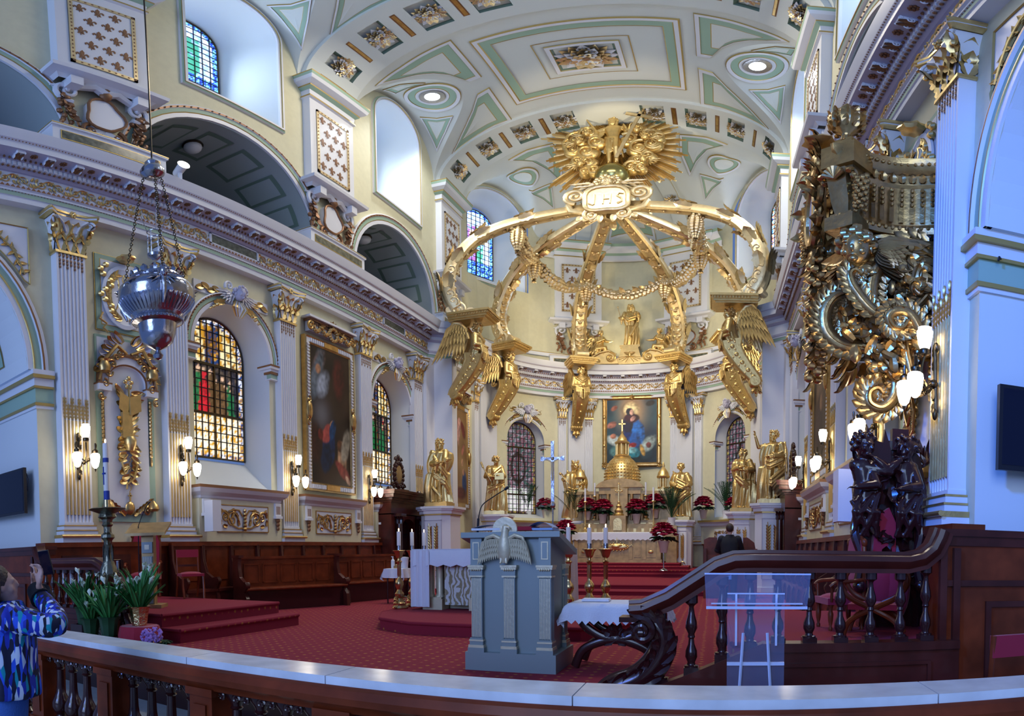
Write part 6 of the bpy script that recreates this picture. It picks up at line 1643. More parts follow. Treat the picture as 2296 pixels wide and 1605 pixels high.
k = MB(); k.tube([(0, 0, 3.36), (0, 0, 14.25)], .012, 6); k.obj('cable', 'iron', t)
k = MB(); k.lathe([(.03, 1.52), (.05, 1.55), (.10, 1.58), (.11, 1.62), (.10, 1.63)], 20)
for i in range(4): a = i*pi/2+.4; k.tube([(.1*cos(a), .1*sin(a), 1.6), (.1*cos(a), .1*sin(a), 2.0)], .007, 5)
k.tube([(.1*cos(i*.3), .1*sin(i*.3), 1.88) for i in range(22)], .008, 5); k.tube([(.1*cos(i*.3), .1*sin(i*.3), 2.0) for i in range(22)], .008, 5)
for a in AN: k.tube([(.1*cos(a), .1*sin(a), 2.0), (.2*cos(a), .2*sin(a), 2.36)], .005, 4)
k.obj('cup_holder', 'silver', t)

# ---------------- wall sconces ----------------
def sconce():
    t = thing('wall_sconce', 'x', 'lamp'); b = MB()
    b.tube([(0, -.03, -.35), (0, -.05, .32)], [.025, .02], 8); b.ell((0, -.04, .35), (.035, .03, .06)); b.ell((0, -.04, -.36), (.03, .03, .07))
    for zz in (.25, .1, -.1, -.25): b.leaf((0, -.05, zz), (0, 0, 1 if zz > 0 else -1), (0, -1, 0), .14, .1, .5, 0, 2, 5)
    b.ell((0, -.06, -.05), .05)
    for sx, top in ((-.20, False), (.16, False), (.05, True)):
        y = -.30 if not top else -.16
        if top: P = [(0, -.05, -.05), (.03, -.14, -.16), (.06, -.2, -.05), (.05, -.2, .1), (.06, -.18, .22)]
        else: P = [(0, -.05, -.02), (sx*.5, y*.6, -.12), (sx*.9, y*.9, .02), (sx*1.15, y, .14), (sx, y, .18), (sx, y, .08)]
        Q = []
        for i in range(len(P)-1):
            for q in range(4):
                u = q/4; p0, p1, p2, p3 = [Vector(P[max(0, min(len(P)-1, j))]) for j in (i-1, i, i+1, i+2)]
                Q.append(.5*((2*p1)+(-p0+p2)*u+(2*p0-5*p1+4*p2-p3)*u*u+(-p0+3*p1-3*p2+p3)*u**3))
        Q.append(Vector(P[-1])); b.tube(Q, .014, 7)
        b.leaf(Q[6], Q[8]-Q[6], (0, 0, 1), .12, .06, .7, 0, 2, 5); b.spiral(Q[5], (1 if sx > 0 else -1, 0, 0), (0, 0, 1), .05, 1.2, .009, 0)
    b.obj('bracket', 'iron', t)
    for sx, y, z, up in ((-.20, -.30, .04, -1), (.16, -.30, .04, -1), (.06, -.18, .26, 1)):
        c = MB(); c.lathe([(.015, -.03*up), (.05, -.02*up), (.055, .01*up), (.045, .04*up)] if up > 0 else [(.045, -.04), (.055, -.01), (.05, .02), (.015, .05)], 14, (sx, y, z)); 
        if up < 0: c.tube([(sx, y, z-.30), (sx, y, z-.35)], [.018, .004], 8)
        so = c.obj('socket', 'iron', t)
        s = MB(); pr = [(.045, 0), (.062, .05), (.078, .14), (.082, .19), (.065, .21), (.068, .235), (.05, .236)] if up > 0 else [(.02, -.29), (.05, -.26), (.072, -.18), (.082, -.09), (.075, -.05), (.05, -.03)]
        s.lathe(pr, 16, (sx, y, z+(.04 if up > 0 else 0)), fl=8, fa=.02); s.obj('glass_shade', 'bulb', so)
    return t
SN = sconce(); first = [SN]
for y, nl, nr in ((6.02, 'first sconce from the left, beside the trophy niche', 'large nearest sconce on the right wall under the golden canopy'), (8.39, 'second sconce from the left, left of the first stained window', 'second sconce of the right wall, beside the canopy scroll'),
               (11.87, 'third sconce from the left, left of the dark painting', 'third sconce of the right wall, beside the edge-on painting'), (15.37, 'fourth sconce of the left wall, by the dark wooden doorway', 'farthest sconce of the right wall, by the wooden doorway')):
    for f, n, x in ((wl, nl, XL+.6), (wr, nr, XR-.6)):
        p = f(y, 3.43, .19); put(first, SN, p, 'lit brass three-light '+n.replace('large ', ''), 'three-light wall sconces')
        light('sconce_glow', 'POINT', (x, y, 3.4), 9, (1, .82, .58), .15)

# ---------------- wooden doorways at the end of the choir stalls ----------------
def doorway(p, lab):
    t = thing('carved_doorway', lab, 'doorway', group='carved doorways of the choir'); t.location = p['loc']; t.rotation_euler = (0, 0, p['rz'])
    b = MB(); b.box(-1.05, -.45, -.62, 0, FL, 2.75); b.box(.45, 1.05, -.62, 0, FL, 2.75); b.box(-.5, .5, -.3, 0, FL, 2.6); b.box(-1.05, 1.05, -.62, 0, 2.72, 3.1)
    b.prism([(-.5, 2.2)]+[(-.5+i*.1, 2.2+.42*sqrt(max(0, 1-((i-5)/5)**2))) for i in range(11)]+[(.5, 2.75), (-.5, 2.75)] if 0 else [(.5, 2.75), (-.5, 2.75), (-.5, 2.2)]+[(-.5+i*.1, 2.2+.42*sqrt(max(0, 1-((i-5)/5)**2))) for i in range(1, 10)]+[(.5, 2.2)], -.62, -.4, 'y')
    b.obj('case', 'wood', t, 0)
    c = MB()
    for e, z0, z1 in ((0, 3.08, 3.13), (.05, 3.13, 3.2), (.14, 3.2, 3.3), (.2, 3.3, 3.36), (.22, 3.36, 3.42)): c.box(-1.08-e, 1.08+e, -.65-e, 0, z0, z1)
    c.box(-.3, .3, -.5, -.1, 3.42, 3.52); c.obj('cornice', 'wood', t, 0)
    c = MB()
    for sg in (-1, 1):
        c.tube([(sg*.75, -.72, FL), (sg*.75, -.72, 2.45)], [.10, .085], 14)
        for k in range(8): a = 2*pi*k/8; c.leaf((sg*.75+.08*cos(a), -.72+.08*sin(a), 2.45), (0, 0, 1), (cos(a), sin(a), 0), .24, .1, .6, 0, 2, 5)
        c.box(sg*.75-.15, sg*.75+.15, -.87, -.57, 2.66, 2.74); c.box(sg*.75-.14, sg*.75+.14, -.86, -.58, FL, .8)
    c.obj('column', 'woodd', t)
    d = MB(); d.box(-.45, .45, -.34, -.3, FL, 2.2); 
    for z0, z1 in ((.8, 1.4), (1.5, 2.1)):
        for x in (-.4, .05): d.box(x, x+.35, -.36, -.34, z0, z1)
    d.obj('door', 'woodd', t, 0)
    g = MB(); zc = 3.98
    for i in range(16): a = 2*pi*i/16; g.ell((.26*cos(a), -.3, zc+.36*sin(a)), (.085, .08, .085), 0, 7, 6)
    for sg in (-1, 1): g.spiral((sg*.3, -.3, 3.62), (sg, 0, 0), (0, 0, 1), .12, 1.3, .04, 0); g.spiral((sg*.12, -.3, 4.42), (sg, 0, 0), (0, 0, 1), .1, 1.2, .04, 0)
    g.ell((0, -.3, 4.5), (.07, .06, .1)); g.lathe([(.05, 0), (.09, .04), (.05, .12)], 10, (.95, -.5, 3.42)); g.lathe([(.05, 0), (.09, .04), (.05, .12)], 10, (-.95, -.5, 3.42)); g.obj('carved_crest', 'woodd', t)
    g = MB(); g.ell((0, -.32, zc), (.2, .04, .29), 0, 20, 10); g.obj('oval_panel', 'oak', t)
doorway(wl(16.95), 'dark carved doorway with oval crest at the far end of the left wall')
doorway(wr(16.95), 'dark carved doorway at the far end of the right wall')

# ---------------- golden canopy over the throne, right wall ----------------
cx, cy = XR, 7.35
t = thing('gilt_canopy', 'massive antique gilt canopy with cherub and scrolls hanging from the right wall', 'canopy', (cx, cy, 3.2))
def W(x, y, z): return (x-cx, y-cy, z-3.2)
# tester: concave sided, corner piers
x0, x1, y0, y1 = 1.28, 2.3, 6.55, 8.15
def outline(e):
    P = []; n = 12
    for i in range(n+1):   # near side, concave, corner -> wall
        q = i/n; P.append((x1+(x0+.12-e-x1)*q, y0-e+.16*sin(pi*q)))
    P += [(x0-e, y0-e+.0), (x0-e, y0+.14)]
    for i in range(n+1): q = i/n; P.append((x0-e+.16*sin(pi*q), y0+.14+(y1-y0-.28)*q))
    P += [(x0-e, y1), (x0+.12-e, y1+e)]
    for i in range(n+1): q = i/n; P.append((x0+.12-e+(x1-x0-.12+e)*q, y1+e-.16*sin(pi*q)))
    return P
g = MB(); rows = []
for e, z in ((.0, 5.42), (.05, 5.42), (.07, 5.50), (.02, 5.55), (0, 5.58), (0, 6.12), (.03, 6.16), (.03, 6.30), (.08, 6.34), (.14, 6.42), (.15, 6.50), (0, 6.52)): rows.append([W(x, y, z) for x, y in outline(e)])
g.grid(rows, 0); g.prism([(x-cx, y-cy) for x, y in outline(-.02)], 5.44-3.2, 5.47-3.2, 'z'); g.prism([(x-cx, y-cy) for x, y in outline(.0)], 6.48-3.2, 6.52-3.2, 'z')
g.obj('tester', 'goldd', t, 30)
g = MB(); OL = outline(.01)
def along(P, n):
    out = []; L_ = [hypot(b[0]-a[0], b[1]-a[1]) for a, b in zip(P[:-1], P[1:])]; T = sum(L_)
    for k in range(n):
        s = T*(k+.5)/n; i = 0
        while i < len(L_)-1 and s > L_[i]: s -= L_[i]; i += 1
        a, b = P[i], P[i+1]; q = s/L_[i]; d = Vector((b[0]-a[0], b[1]-a[1], 0)).normalized(); nrm = Vector((d.y, -d.x, 0))
        out.append((Vector((a[0]+(b[0]-a[0])*q, a[1]+(b[1]-a[1])*q, 0)), d, -nrm if nrm.dot(Vector((a[0]-1.9, a[1]-7.35, 0))) < 0 else nrm))
    return out
for p, d, n in along(OL, 34):
    for s in (-.5, .5):
        pass
    a = p+Vector((0, 0, 5.6)); c = d*.025
    g.add([W(*(a-c+n*.02)), W(*(a+c+n*.02)), W(*(a+c+n*.02+Vector((0, 0, .50)))), W(*(a-c+n*.02+Vector((0, 0, .50))))], [(0, 1, 2, 3), (3, 2, 1, 0)])
    for k in range(4): g.ell(W(*(p+n*.035+Vector((0, 0, 6.06-.07*k)))), (.022, .022, .03), 0, 6, 4)
    g.leaf(W(*(p+n*.04+Vector((0, 0, 6.18)))), (0, 0, 1), n, .13, .08, .5, 0, 2, 5)
for p, d, n in along(outline(.06), 52): g.ell(W(*(p+Vector((0, 0, 5.50)))), (.03, .03, .035), 0, 6, 4); g.ell(W(*(p+n*.06+Vector((0, 0, 6.42)))), (.03, .03, .03), 0, 6, 4)
g.obj('tester_ornament', 'goldd', t)
for (px_, py_, nm) in ((x0, y0, 'corner'), (x0, y1, 'corner')):
    g = MB(); n = Vector((-1, -1 if py_ == y0 else 1, 0)).normalized(); s = Vector((-n.y, n.x, 0)); c = Vector(W(px_+.02, py_+(.02 if py_ == y0 else -.02), 0))
    for w_, z0, z1, d_ in ((.17, 5.32, 5.5, .12), (.13, 5.5, 5.55, .08), (.15, 6.1, 6.2, .1), (.2, 6.2, 6.52, .16), (.13, 6.52, 6.62, .1), (.1, 6.62, 6.68, .06)):
        g.add([c+s*w_*a+n*(d_ if b else -.2)+Vector((0, 0, z)) for z in (z0, z1) for a, b in ((-1, 0), (-1, 1), (1, 1), (1, 0))], [(0, 1, 5, 4), (1, 2, 6, 5), (2, 3, 7, 6), (4, 5, 6, 7), (3, 2, 1, 0)])
    g.loft([[c+s*w_*a+n*(d_ if b else -.2)+Vector((0, 0, z)) for a, b in ((-1, 0), (-.8, 1), (.8, 1), (1, 0))] for w_, d_, z in ((.10, .06, 5.54), (.13, .1, 5.7), (.14, .16, 5.95), (.15, .2, 6.12))])
    for i in range(7): a = -1.2+2.4*i/6; g.tube([c+n*.2+Vector((0, 0, 5.98)), c+n*.24+s*.13*sin(a)+Vector((0, 0, 5.98+.15*cos(a)))], [.02, .03], 6)
    for sg in (-1, 1): g.spiral(c+s*sg*.17+n*.12+Vector((0, 0, 6.02)), n, (0, 0, 1), .09, 1.4, .03, 0)
    for k in range(40): g.ell(c+s*(.22+.06*cos(k*2.4))+n*(.05+.05*sin(k*2.4))+Vector((0, 0, 6.0-.012*k)), .035*(1.2-.012*k), 0, 6, 5)
    g.obj('corner_console', 'goldd', t)
    g = MB(); g.lathe([(.07, 6.66-3.2), (.05, 6.74-3.2), (.06, 6.78-3.2), (.14, 6.84-3.2), (.19, 6.95-3.2), (.19, 7.05-3.2), (.14, 7.15-3.2), (.05, 7.2-3.2), (.07, 7.23-3.2), (.02, 7.3-3.2)], 24, (c.x, c.y, 0), fl=12, fa=.05)
    for i in range(10):
        a = 2*pi*i/10
        for q in range(4): g.leaf((c.x+.16*cos(a), c.y+.16*sin(a), 6.82-3.2+.08*q), (cos(a+.5), sin(a+.5), 1.6), (cos(a), sin(a), 0), .10, .06, .3, 0, 1, 4)
    g.obj('ball_finial', 'goldd', t)
# great cartouche and foliage on the long side facing the choir
g = MB(); rr = random.Random(21); c = Vector(W(x0-.12, 7.45, 6.0))
sh = [(c.y+.30*(1+.08*cos(3*a))*cos(a), c.z+.46*(1+.06*cos(3*a))*sin(a)) for a in [2*pi*i/24 for i in range(24)]]
g.prism(sh, c.x-.06, c.x+.05, 'x'); g.tube([(c.x-.06, y, z) for y, z in sh+sh[:1]], .06, 8, 0, up=(1, 0, 0))
for k in range(30):
    a = 2*pi*k/30; r = .5; p = c+Vector((-.02, r*.85*cos(a), r*1.25*sin(a))); g.leaf(p, (rr.uniform(-.6, .1), cos(a)*.9, sin(a)), (-1, 0, 0), rr.uniform(.25, .42), .17, .7, 0, 3, 7)
for k in range(10): a = rr.uniform(0, 6.28); g.spiral(c+Vector((-.08, .55*cos(a), .75*sin(a))), (0, 1, 0), (0, 0, 1), .16, 1.4, .04, 0, a0=rr.uniform(0, 6))
for k in range(14): g.leaf(c+Vector((-.02, rr.uniform(-.3, .2), .5+.045*k)), (-.3, rr.uniform(-.9, .5), 1), (-1, 0, 0), .34, .15, .8, 0, 2, 6)
g.lathe([(.02, 0), (.12, .03), (.2, .1), (.16, .15), (.03, .16)], 12, tuple(c+Vector((-.02, -.15, 1.05))), fl=7, fa=.14)
for k in range(60): a = k*2.4; g.ell(c+Vector((-.02+.08*cos(a), -.1+.14*sin(a)+.0*k, -.7-.027*k)), (.06, .06, .055), 0, 6, 5)
for k in range(16): g.leaf(c+Vector((-.03, -.1+.1*sin(k), -.75-.1*k)), (-.3, cos(k*2.4), -.7), (-1, 0, 0), .26, .14, .6, 0, 3, 6)
o = g.obj('side_cartouche', 'goldd', t)
g = MB(); g.prism([(c.y+.2*cos(a), c.z+.34*sin(a)) for a in [2*pi*i/24 for i in range(24)]], c.x-.075, c.x-.05, 'x'); g.obj('shield_field', 'lav', t, 0)
# dark hollow backing, rings and cherub below
g = MB(); g.lathe([(.34, 4.35), (.34, 5.42)], 24, W(1.86, 7.35, 3.2+0)[:2]+(-3.2,)); g.obj('hollow_drum', 'iron', t)
g = MB()
for z, r in ((4.5, .44), (4.42, .46), (4.36, .40), (5.38, .5)): g.tube([Vector(W(1.86+r*cos(i*.25), 7.35+r*sin(i*.25)*1.3, z)) for i in range(26)], .05, 6)
for k in range(44):
    a = k*2.4; zz = 4.30-.5*(k/44); r = .40-.12*(k/44); g.leaf(W(1.80+r*cos(a), 7.3+r*1.3*sin(a), zz), (.5*cos(a), .5*sin(a), -1), (cos(a), sin(a), .2), .30, .13, .8, 0, 2, 6)
g.obj('drum_foliage', 'goldd', t)
g = MB(); hc = Vector(W(1.40, 6.42, 5.02)); face(g, hc, .42, look=(-.55, -1, -.1))
for k in range(18): a = 2.4*k; v = k/18; g.ell(hc+Vector((.19*cos(a)*(1-.5*v), .08+.15*sin(a), .06+.22*v)), .065, 0, 7, 5)
o = g.obj('cherub_head', 'goldd', t)
g = MB()
for L_, n_, of in ((.85, 8, 0), (.6, 7, .03), (.35, 6, .06)):
    for i in range(n_): q = i/(n_-1); d = Vector((1, .1, .25-1.05*q)); g.leaf(hc+Vector((.2, -.02-of, .04-.12*q)), d, (0, -1, 0), L_*(1-.35*q), .17, .15, 0, 1, 6)
g.tube([hc+Vector((.14, 0, -.02)), hc+Vector((.3, -.02, .12)), hc+Vector((.62, -.02, .14)), hc+Vector((.82, 0, .04))], [.05, .07, .05, .02], 8)
for i in range(6): q = i/5; g.leaf(hc+Vector((-.08, .12, -.05)), (-.3, .8, .2-1.0*q), (-1, 0, 0), .5*(1-.3*q), .14, .15, 0, 1, 5)
g.obj('cherub_wings', 'goldd', t)
# big S scrolls down to the wall, near side (facing the viewer) and the side ribs
def catmull(P, n=6):
    Q = []
    for i in range(len(P)-1):
        p0, p1, p2, p3 = [Vector(P[max(0, min(len(P)-1, j))]) for j in (i-1, i, i+1, i+2)]
        for q in range(n): u = q/n; Q.append(.5*((2*p1)+(-p0+p2)*u+(2*p0-5*p1+4*p2-p3)*u*u+(-p0+3*p1-3*p2+p3)*u**3))
    return Q+[Vector(P[-1])]
def scrollband(mb, P, w, th, leaves=True, nrm=(0, -1, 0)):
    Q = catmull(P); n = len(Q); mb.tube(Q, [th*(.7+.5*sin(pi*min(1, i/n+.15))) for i in range(n)], 10, 0, flat=w/th, up=nrm)
    mb.tube([q+Vector(nrm)*w*.9 for q in Q], th*.35, 6, 0)
    if leaves:
        for i in range(2, n-2, 2):
            T = (Q[i+1]-Q[i-1]).normalized(); S = T.cross(Vector(nrm))
            for sg in (-1, 1): mb.leaf(Q[i]+S*sg*th*.8+Vector(nrm)*w*.5, T+S*sg*.7, Vector(nrm), th*2.6, th*1.5, .6, 0, 2, 5)
def PX(pts, Y): return [Vector(at(a, b, Y=Y))-Vector((cx, cy, 3.2)) for a, b in pts]
g = MB()
scrollband(g, PX([(2080, 560), (2040, 548), (1990, 575), (1958, 620), (1952, 670), (1972, 715), (2010, 735), (2050, 715), (2062, 675), (2045, 640), (2015, 640)], 6.5), .07, .075)
scrollband(g, PX([(2078, 660), (2050, 690), (2010, 712), (1960, 700), (1920, 655), (1905, 620), (1915, 608), (1930, 618)], 6.45), .06, .06)
scrollband(g, PX([(2078, 800), (2060, 740), (2035, 705), (2005, 700), (1990, 715), (2000, 735), (2020, 738), (2032, 722)], 6.4), .08, .06)
scrollband(g, PX([(2000, 735), (1975, 765), (1930, 778), (1885, 772), (1855, 745), (1850, 705), (1868, 672), (1900, 660), (1925, 675), (1925, 700), (1905, 708), (1890, 695)], 6.75), .06, .075)
scrollband(g, PX([(1930, 778), (1970, 790), (1995, 820), (2008, 860), (2000, 895), (1975, 915), (1950, 905), (1948, 882), (1965, 872), (1978, 884)], 6.7), .07, .07)
scrollband(g, PX([(1990, 830), (2003, 845), (2012, 835), (2005, 822)], 6.6), .04, .03, False)
scrollband(g, PX([(2078, 880), (2050, 860), (2035, 800), (2030, 760)], 6.5), .05, .05)
g.obj('scroll_brackets', 'goldd', t, 60)
g = MB(); rr = random.Random(4)
for (a, b, Y, n, sp) in ((2045, 625, 6.4, 26, 55), (1905, 640, 6.9, 30, 45), (1925, 720, 6.6, 16, 40), (2060, 700, 6.5, 18, 50), (1960, 790, 6.6, 10, 30), (2050, 760, 6.5, 22, 60), (1850, 560, 7.4, 24, 60)):
    for k in range(n):
        p = PX([(a+rr.gauss(0, sp*.35), b+rr.gauss(0, sp*.5))], Y)[0]; an = rr.uniform(0, 6.28); g.leaf(p, (cos(an), -.3, sin(an)), (0, -1, 0), rr.uniform(.14, .26), .10, .7, 0, 3, 6)
        if k % 3 == 0: g.ell(p, rr.uniform(.03, .06), 0, 6, 5)
for a, b in ((1918, 790), (2000, 640)): p = PX([(a, b)], 6.5)[0]; g.lathe([(.01, 0), (.05, .04), (.06, .12), (.03, .2)], 10, tuple(p-Vector((0, 0, .12))), fl=6, fa=.15)
g.obj('leaf_sprays', 'goldd', t)
light('canopy_fill', 'POINT', (1.75, 7.2, 4.9), 6, (1, .75, .5), .05)  # added point light to brighten the gilding, the canopy has no lamp

# ---------------- televisions and hook ----------------
def tv(x0, x1, z0, z1, y, lab, tiltz):
    w = (x1-x0); t = thing('television', lab, 'television', ((x0+x1)/2, y-.08, z0), tiltz, 'wall televisions'); h = w/2; H = z1-z0
    b = MB(); b.box(-h, h, -.03, .03, 0, H); b.obj('case', 'black', t, 0)
    b = MB(); b.box(-h+.035, h-.035, -.034, -.03, .05, H-.035); b.obj('screen', 'navy', t, 0)
    b = MB(); b.box(-.1, .1, .03, .12, H*.3, H*.7); b.tube([(h-.02, .04, H-.1), (h+.02, .05, H-.2), (h-.01, .05, H-.4)], .008, 6); b.obj('bracket', 'black', t)
a = at(60, 1048, Y=5.2); b_ = at(68, 1150, Y=5.2)
tv(-11.3, a.x, b_.z, a.z, 5.24, 'black television on the pale wall at the left edge', .0)
a = at(2243, 862, Y=5.3); b_ = at(2235, 1053, Y=5.3)
tv(b_.x, b_.x+1.15, b_.z, a.z, 5.38, 'black television on the blue-lit wall at the right edge', .0)
p = at(2243, 585, Y=5.48); t = thing('wall_hook', 'small black metal hook high on the right wall above the television', 'hook', tuple(p)); b = MB(); b.box(-.04, .04, -.02, .02, -.02, .02); b.tube([(0, -.02, 0), (-.05, -.08, .0), (-.06, -.09, -.05)], .012, 5); b.box(.02, .04, -.03, 0, -.02, .05); b.obj('hook', 'black', t)
# ---------------- communion rail ----------------
def baluster(mb, x, y, z0, z1, r=.062, m=0, seg=14):
    H = z1-z0; p = [(.9, 0), (.95, .03), (.7, .06), (.5, .09), (.62, .12), (.5, .15), (.78, .2), (1., .27), (.97, .34), (.75, .41), (.5, .48), (.42, .56), (.38, .7), (.36, .8), (.5, .82), (.38, .84), (.5, .88), (.8, .94), (.95, 1.)]
    mb.lathe([(a*r, z0+b*H) for a, b in p], seg, (x, y, 0), m)
rl = thing('communion_rail', 'long dark wood balustrade with white marble top across the foreground', 'railing', (-1.9, 2.88, 0))
RX, RY = -1.9, 2.88
xs = [-7.1, -5.0, -3.95, -2.9, -1.9, -.9, .1, 1.1, 2.1, 3.0]
cuts = [-7.2, -5.0, -2.99, -1.92, -.62, 1.01, 2.2, 3.3]
for a, b in zip(cuts[:-1], cuts[1:]):
    k = MB(); k.box(a-RX+.003, b-RX-.003, -.15, .15, .955, 1.0); k.obj('marble_slab', 'marble', rl, 0)
k = MB(); pr = [(-.12, .80), (-.14, .83), (-.185, .86), (-.2, .90), (-.18, .94), (-.155, .955), (.155, .955), (.18, .94), (.2, .9), (.185, .86), (.14, .83), (.12, .80)]
k.grid([[(x-RX, y, z) for y, z in pr] for x in (-7.2, 3.3)], 0, cv=True); k.obj('handrail', 'woodr', rl, 30)
k = MB()
for z0, z1, d in ((.0, .10, .2), (.10, .14, .17), (.14, .17, .13)): k.box(-7.2-RX, 3.3-RX, -d, d, z0, z1)
k.obj('plinth', 'wood', rl, 0)
for x in xs:
    k = MB(); k.box(x-.10-RX, x+.10-RX, -.12, .12, .14, .81); k.box(x-.055-RX, x+.055-RX, -.135, -.12, .28, .7); k.box(x-.12-RX, x+.12-RX, -.14, .14, .14, .22); k.box(x-.12-RX, x+.12-RX, -.14, .14, .76, .81); k.obj('post', 'woodr', rl, 0)
bal = None
for a, b in zip(xs[:-1], xs[1:]):
    n = max(1, round((b-a-.2)/.205))
    for i in range(n):
        x = a+.10+(b-a-.2)*(i+.5)/n-RX
        if bal is None:
            k = MB(); baluster(k, 0, 0, .17, .80, .085)
            for sg in (-1, 1): k.spiral((sg*.06, -.07, .76), (sg, 0, 0), (0, 0, 1), .035, 1.2, .012, 0); k.box(sg*.1-.03, sg*.1+.03, -.04, .04, .77, .80); k.ell((sg*.1, -.05, .77), .025, 0, 6, 5)
            bal = k.obj('baluster', 'woodd', rl); o = bal
        else: o = bal.copy(); C.objects.link(o)
        o.location = (x, 0, 0)

# ---------------- daises and stair balustrades ----------------
def carpet_steps(name, label, boxes, loc):
    t = MB()
    for b in boxes: t.box(*b); t.tube([(b[0], b[2], b[5]-.022), (b[1], b[2], b[5]-.022)], .026, 8); t.tube([(b[1], b[2], b[5]-.022), (b[1], b[3], b[5]-.022)], .026, 8); t.tube([(b[0], b[2], b[5]-.022), (b[0], b[3], b[5]-.022)], .026, 8)
    t.mp(lambda x, y, z: (x-loc[0], y-loc[1], z-loc[2])); return tag(t.obj(name, 'carpet', None, 30), label, 'platform', loc=loc)
carpet_steps('carpeted_dais', 'red carpeted platform with two steps under the left red armchair', [(-9.3, -6.28, 5.32, 7.7, FL, .90), (-9.3, -5.93, 5.32, 7.75, FL, .725)], (-7.5, 6.3, FL))
carpet_steps('carpeted_dais', 'red carpeted platform behind the right dark balustrade', [(.15, 2.25, 5.25, 8.0, FL, .90)], (1.2, 6.3, FL))
def stair_rail(sg, label):
    """sg=1: right side; mirrored on the left"""
    X = lambda x: x if sg > 0 else 2*XC-x
    ox, oy = X(.7), 5.0
    t = thing('stair_balustrade', label, 'railing', (ox, oy, FL)); L_ = lambda x, y, z: (X(x)-ox, y-oy, z-FL)
    k = MB(); path = [(-.66, 1.17), (-.55, 1.18), (-.35, 1.27), (-.12, 1.42), (.03, 1.52), (.16, 1.565), (.3, 1.57), (1.0, 1.57), (1.55, 1.57), (1.68, 1.6), (1.78, 1.68), (1.83, 1.78), (1.85, 1.84)]
    sec = [(-.10, -.02), (-.12, .01), (-.11, .05), (-.075, .065), (-.07, .09), (.07, .09), (.075, .065), (.11, .05), (.12, .01), (.10, -.02), (.07, -.05), (.07, -.085), (-.07, -.085), (-.07, -.05)]
    rows = []
    for i, (x, z) in enumerate(path):
        a, b = path[max(0, i-1)], path[min(len(path)-1, i+1)]; T = Vector((b[0]-a[0], 0, b[1]-a[1])).normalized(); N = Vector((-T.z, 0, T.x))
        rows.append([L_(x+N.x*v, 5.0+u, z+N.z*v) for u, v in sec])
    k.loft(rows); k.obj('handrail', 'wood', t, 35)
    k = MB()
    P = [(-.62, FL), (-.45, .58), (-.1, .72), (.38, .93), (.38, .86), (2.0, .86), (2.0, .10), (-.62, .10)]
    k.prism([(X(x)-ox, z-FL) for x, z in P], -.06, .06, 'y'); k.box(*sorted((X(.38)-ox, X(2.0)-ox)), -.09, .09, .86-FL, .93-FL)
    for a, b, c, d in ((.45, 1.75, .22, .74),): k.box(*sorted((X(a)-ox, X(b)-ox)), -.085, -.06, c-FL, c+.03-FL); k.box(*sorted((X(a)-ox, X(b)-ox)), -.085, -.06, d-FL, d+.03-FL); k.box(*sorted((X(b)-ox, X(b)-.03-ox)), -.085, -.06, c-FL, d-FL); k.box(*sorted((X(a)-ox, X(a)+.03-ox)), -.085, -.06, c-FL, d-FL)
    k.obj('base_panel', 'wood', t, 0)
    def zt(x):
        for (a, b), (c, d) in zip(path[:-1], path[1:]):
            if a <= x <= c: return b+(d-b)*(x-a)/(c-a)
        return 1.57
    def zb(x): return .93 if x > .38 else (.72+(.21)*(x+.1)/.48 if x > -.1 else .58+.14*(x+.45)/.35)
    for x in (-.42, -.18, .06, .28, .5, .75, 1.0, 1.25, 1.5, 1.72) if sg > 0 else (-.42, -.2, 0, .2, .4, .6, .8, 1.0, 1.2, 1.4, 1.6):
        b = MB(); a, c = zb(x), zt(x)-.08; H = c-a; r = .05 if sg > 0 else .045
        prof = [(r*1.1, 0), (r*1.1, .09), (r*.7, .10), (r*.6, .13), (r*.95, .2), (r*.9, .28), (r*.5, .37), (r*.42, .44), (r*.6, .46), (r*.5, .5), (r*.95, .58), (r*.85, .66), (r*.5, .76), (r*.38, .85), (r*.5, .87), (r*1., .9), (r*1., 1.)]
        b.lathe([(q, a-FL+w_*H) for q, w_ in prof], 14, (X(x)-ox, 0, 0)); b.box(X(x)-ox-r*1.15, X(x)-ox+r*1.15, -r*1.15, r*1.15, a-FL-.04, a-FL+.07*H); b.obj('baluster', 'woodd', t)
    # carved newel scroll
    n = MB()
    S = [(-.62, .10), (-.92, .30), (-.86, .55), (-.66, .70), (-.50, .82), (-.42, 1.0), (-.50, 1.1)]
    Q = catmull([L_(x, 4.98, z) for x, z in [(-.95, .32), (-.80, .52), (-.60, .62), (-.46, .76), (-.40, .92), (-.46, 1.06), (-.56, 1.09)]])
    m_ = len(Q); n.tube(Q, [.14-.05*i/m_ for i in range(m_)], 12, up=(0, 1, 0), flat=.75)
    n.spiral(L_(-.56, 4.9, 1.02), (X(1)-X(0), 0, 0), (0, 0, 1), .10, 1.6, .035, 0, a0=pi/2, hand=-1, seg=8); n.tube([L_(-.56, 4.9, 1.02), L_(-.56, 5.08, 1.02)], .09, 14)
    n.box(*sorted((X(-.74)-ox, X(-.40)-ox)), -.1, .1, 1.09-FL, 1.13-FL)
    for i in range(4, m_-2, 3):
        T = (Vector(Q[i+1])-Vector(Q[i-1])).normalized(); S_ = T.cross(Vector((0, -1, 0)))
        for s_ in (-1, 1): n.leaf(Vector(Q[i])+S_*s_*.04+Vector((0, -.08, 0)), T+S_*s_*.3, (0, -1, 0), .17, .07, .5, 0, 3, 6)
    n.tube(catmull([L_(x, 4.96, z) for x, z in [(-.98, .12), (-.92, .30), (-.78, .36), (-.66, .26), (-.72, .16), (-.8, .2)]]), .06, 8)
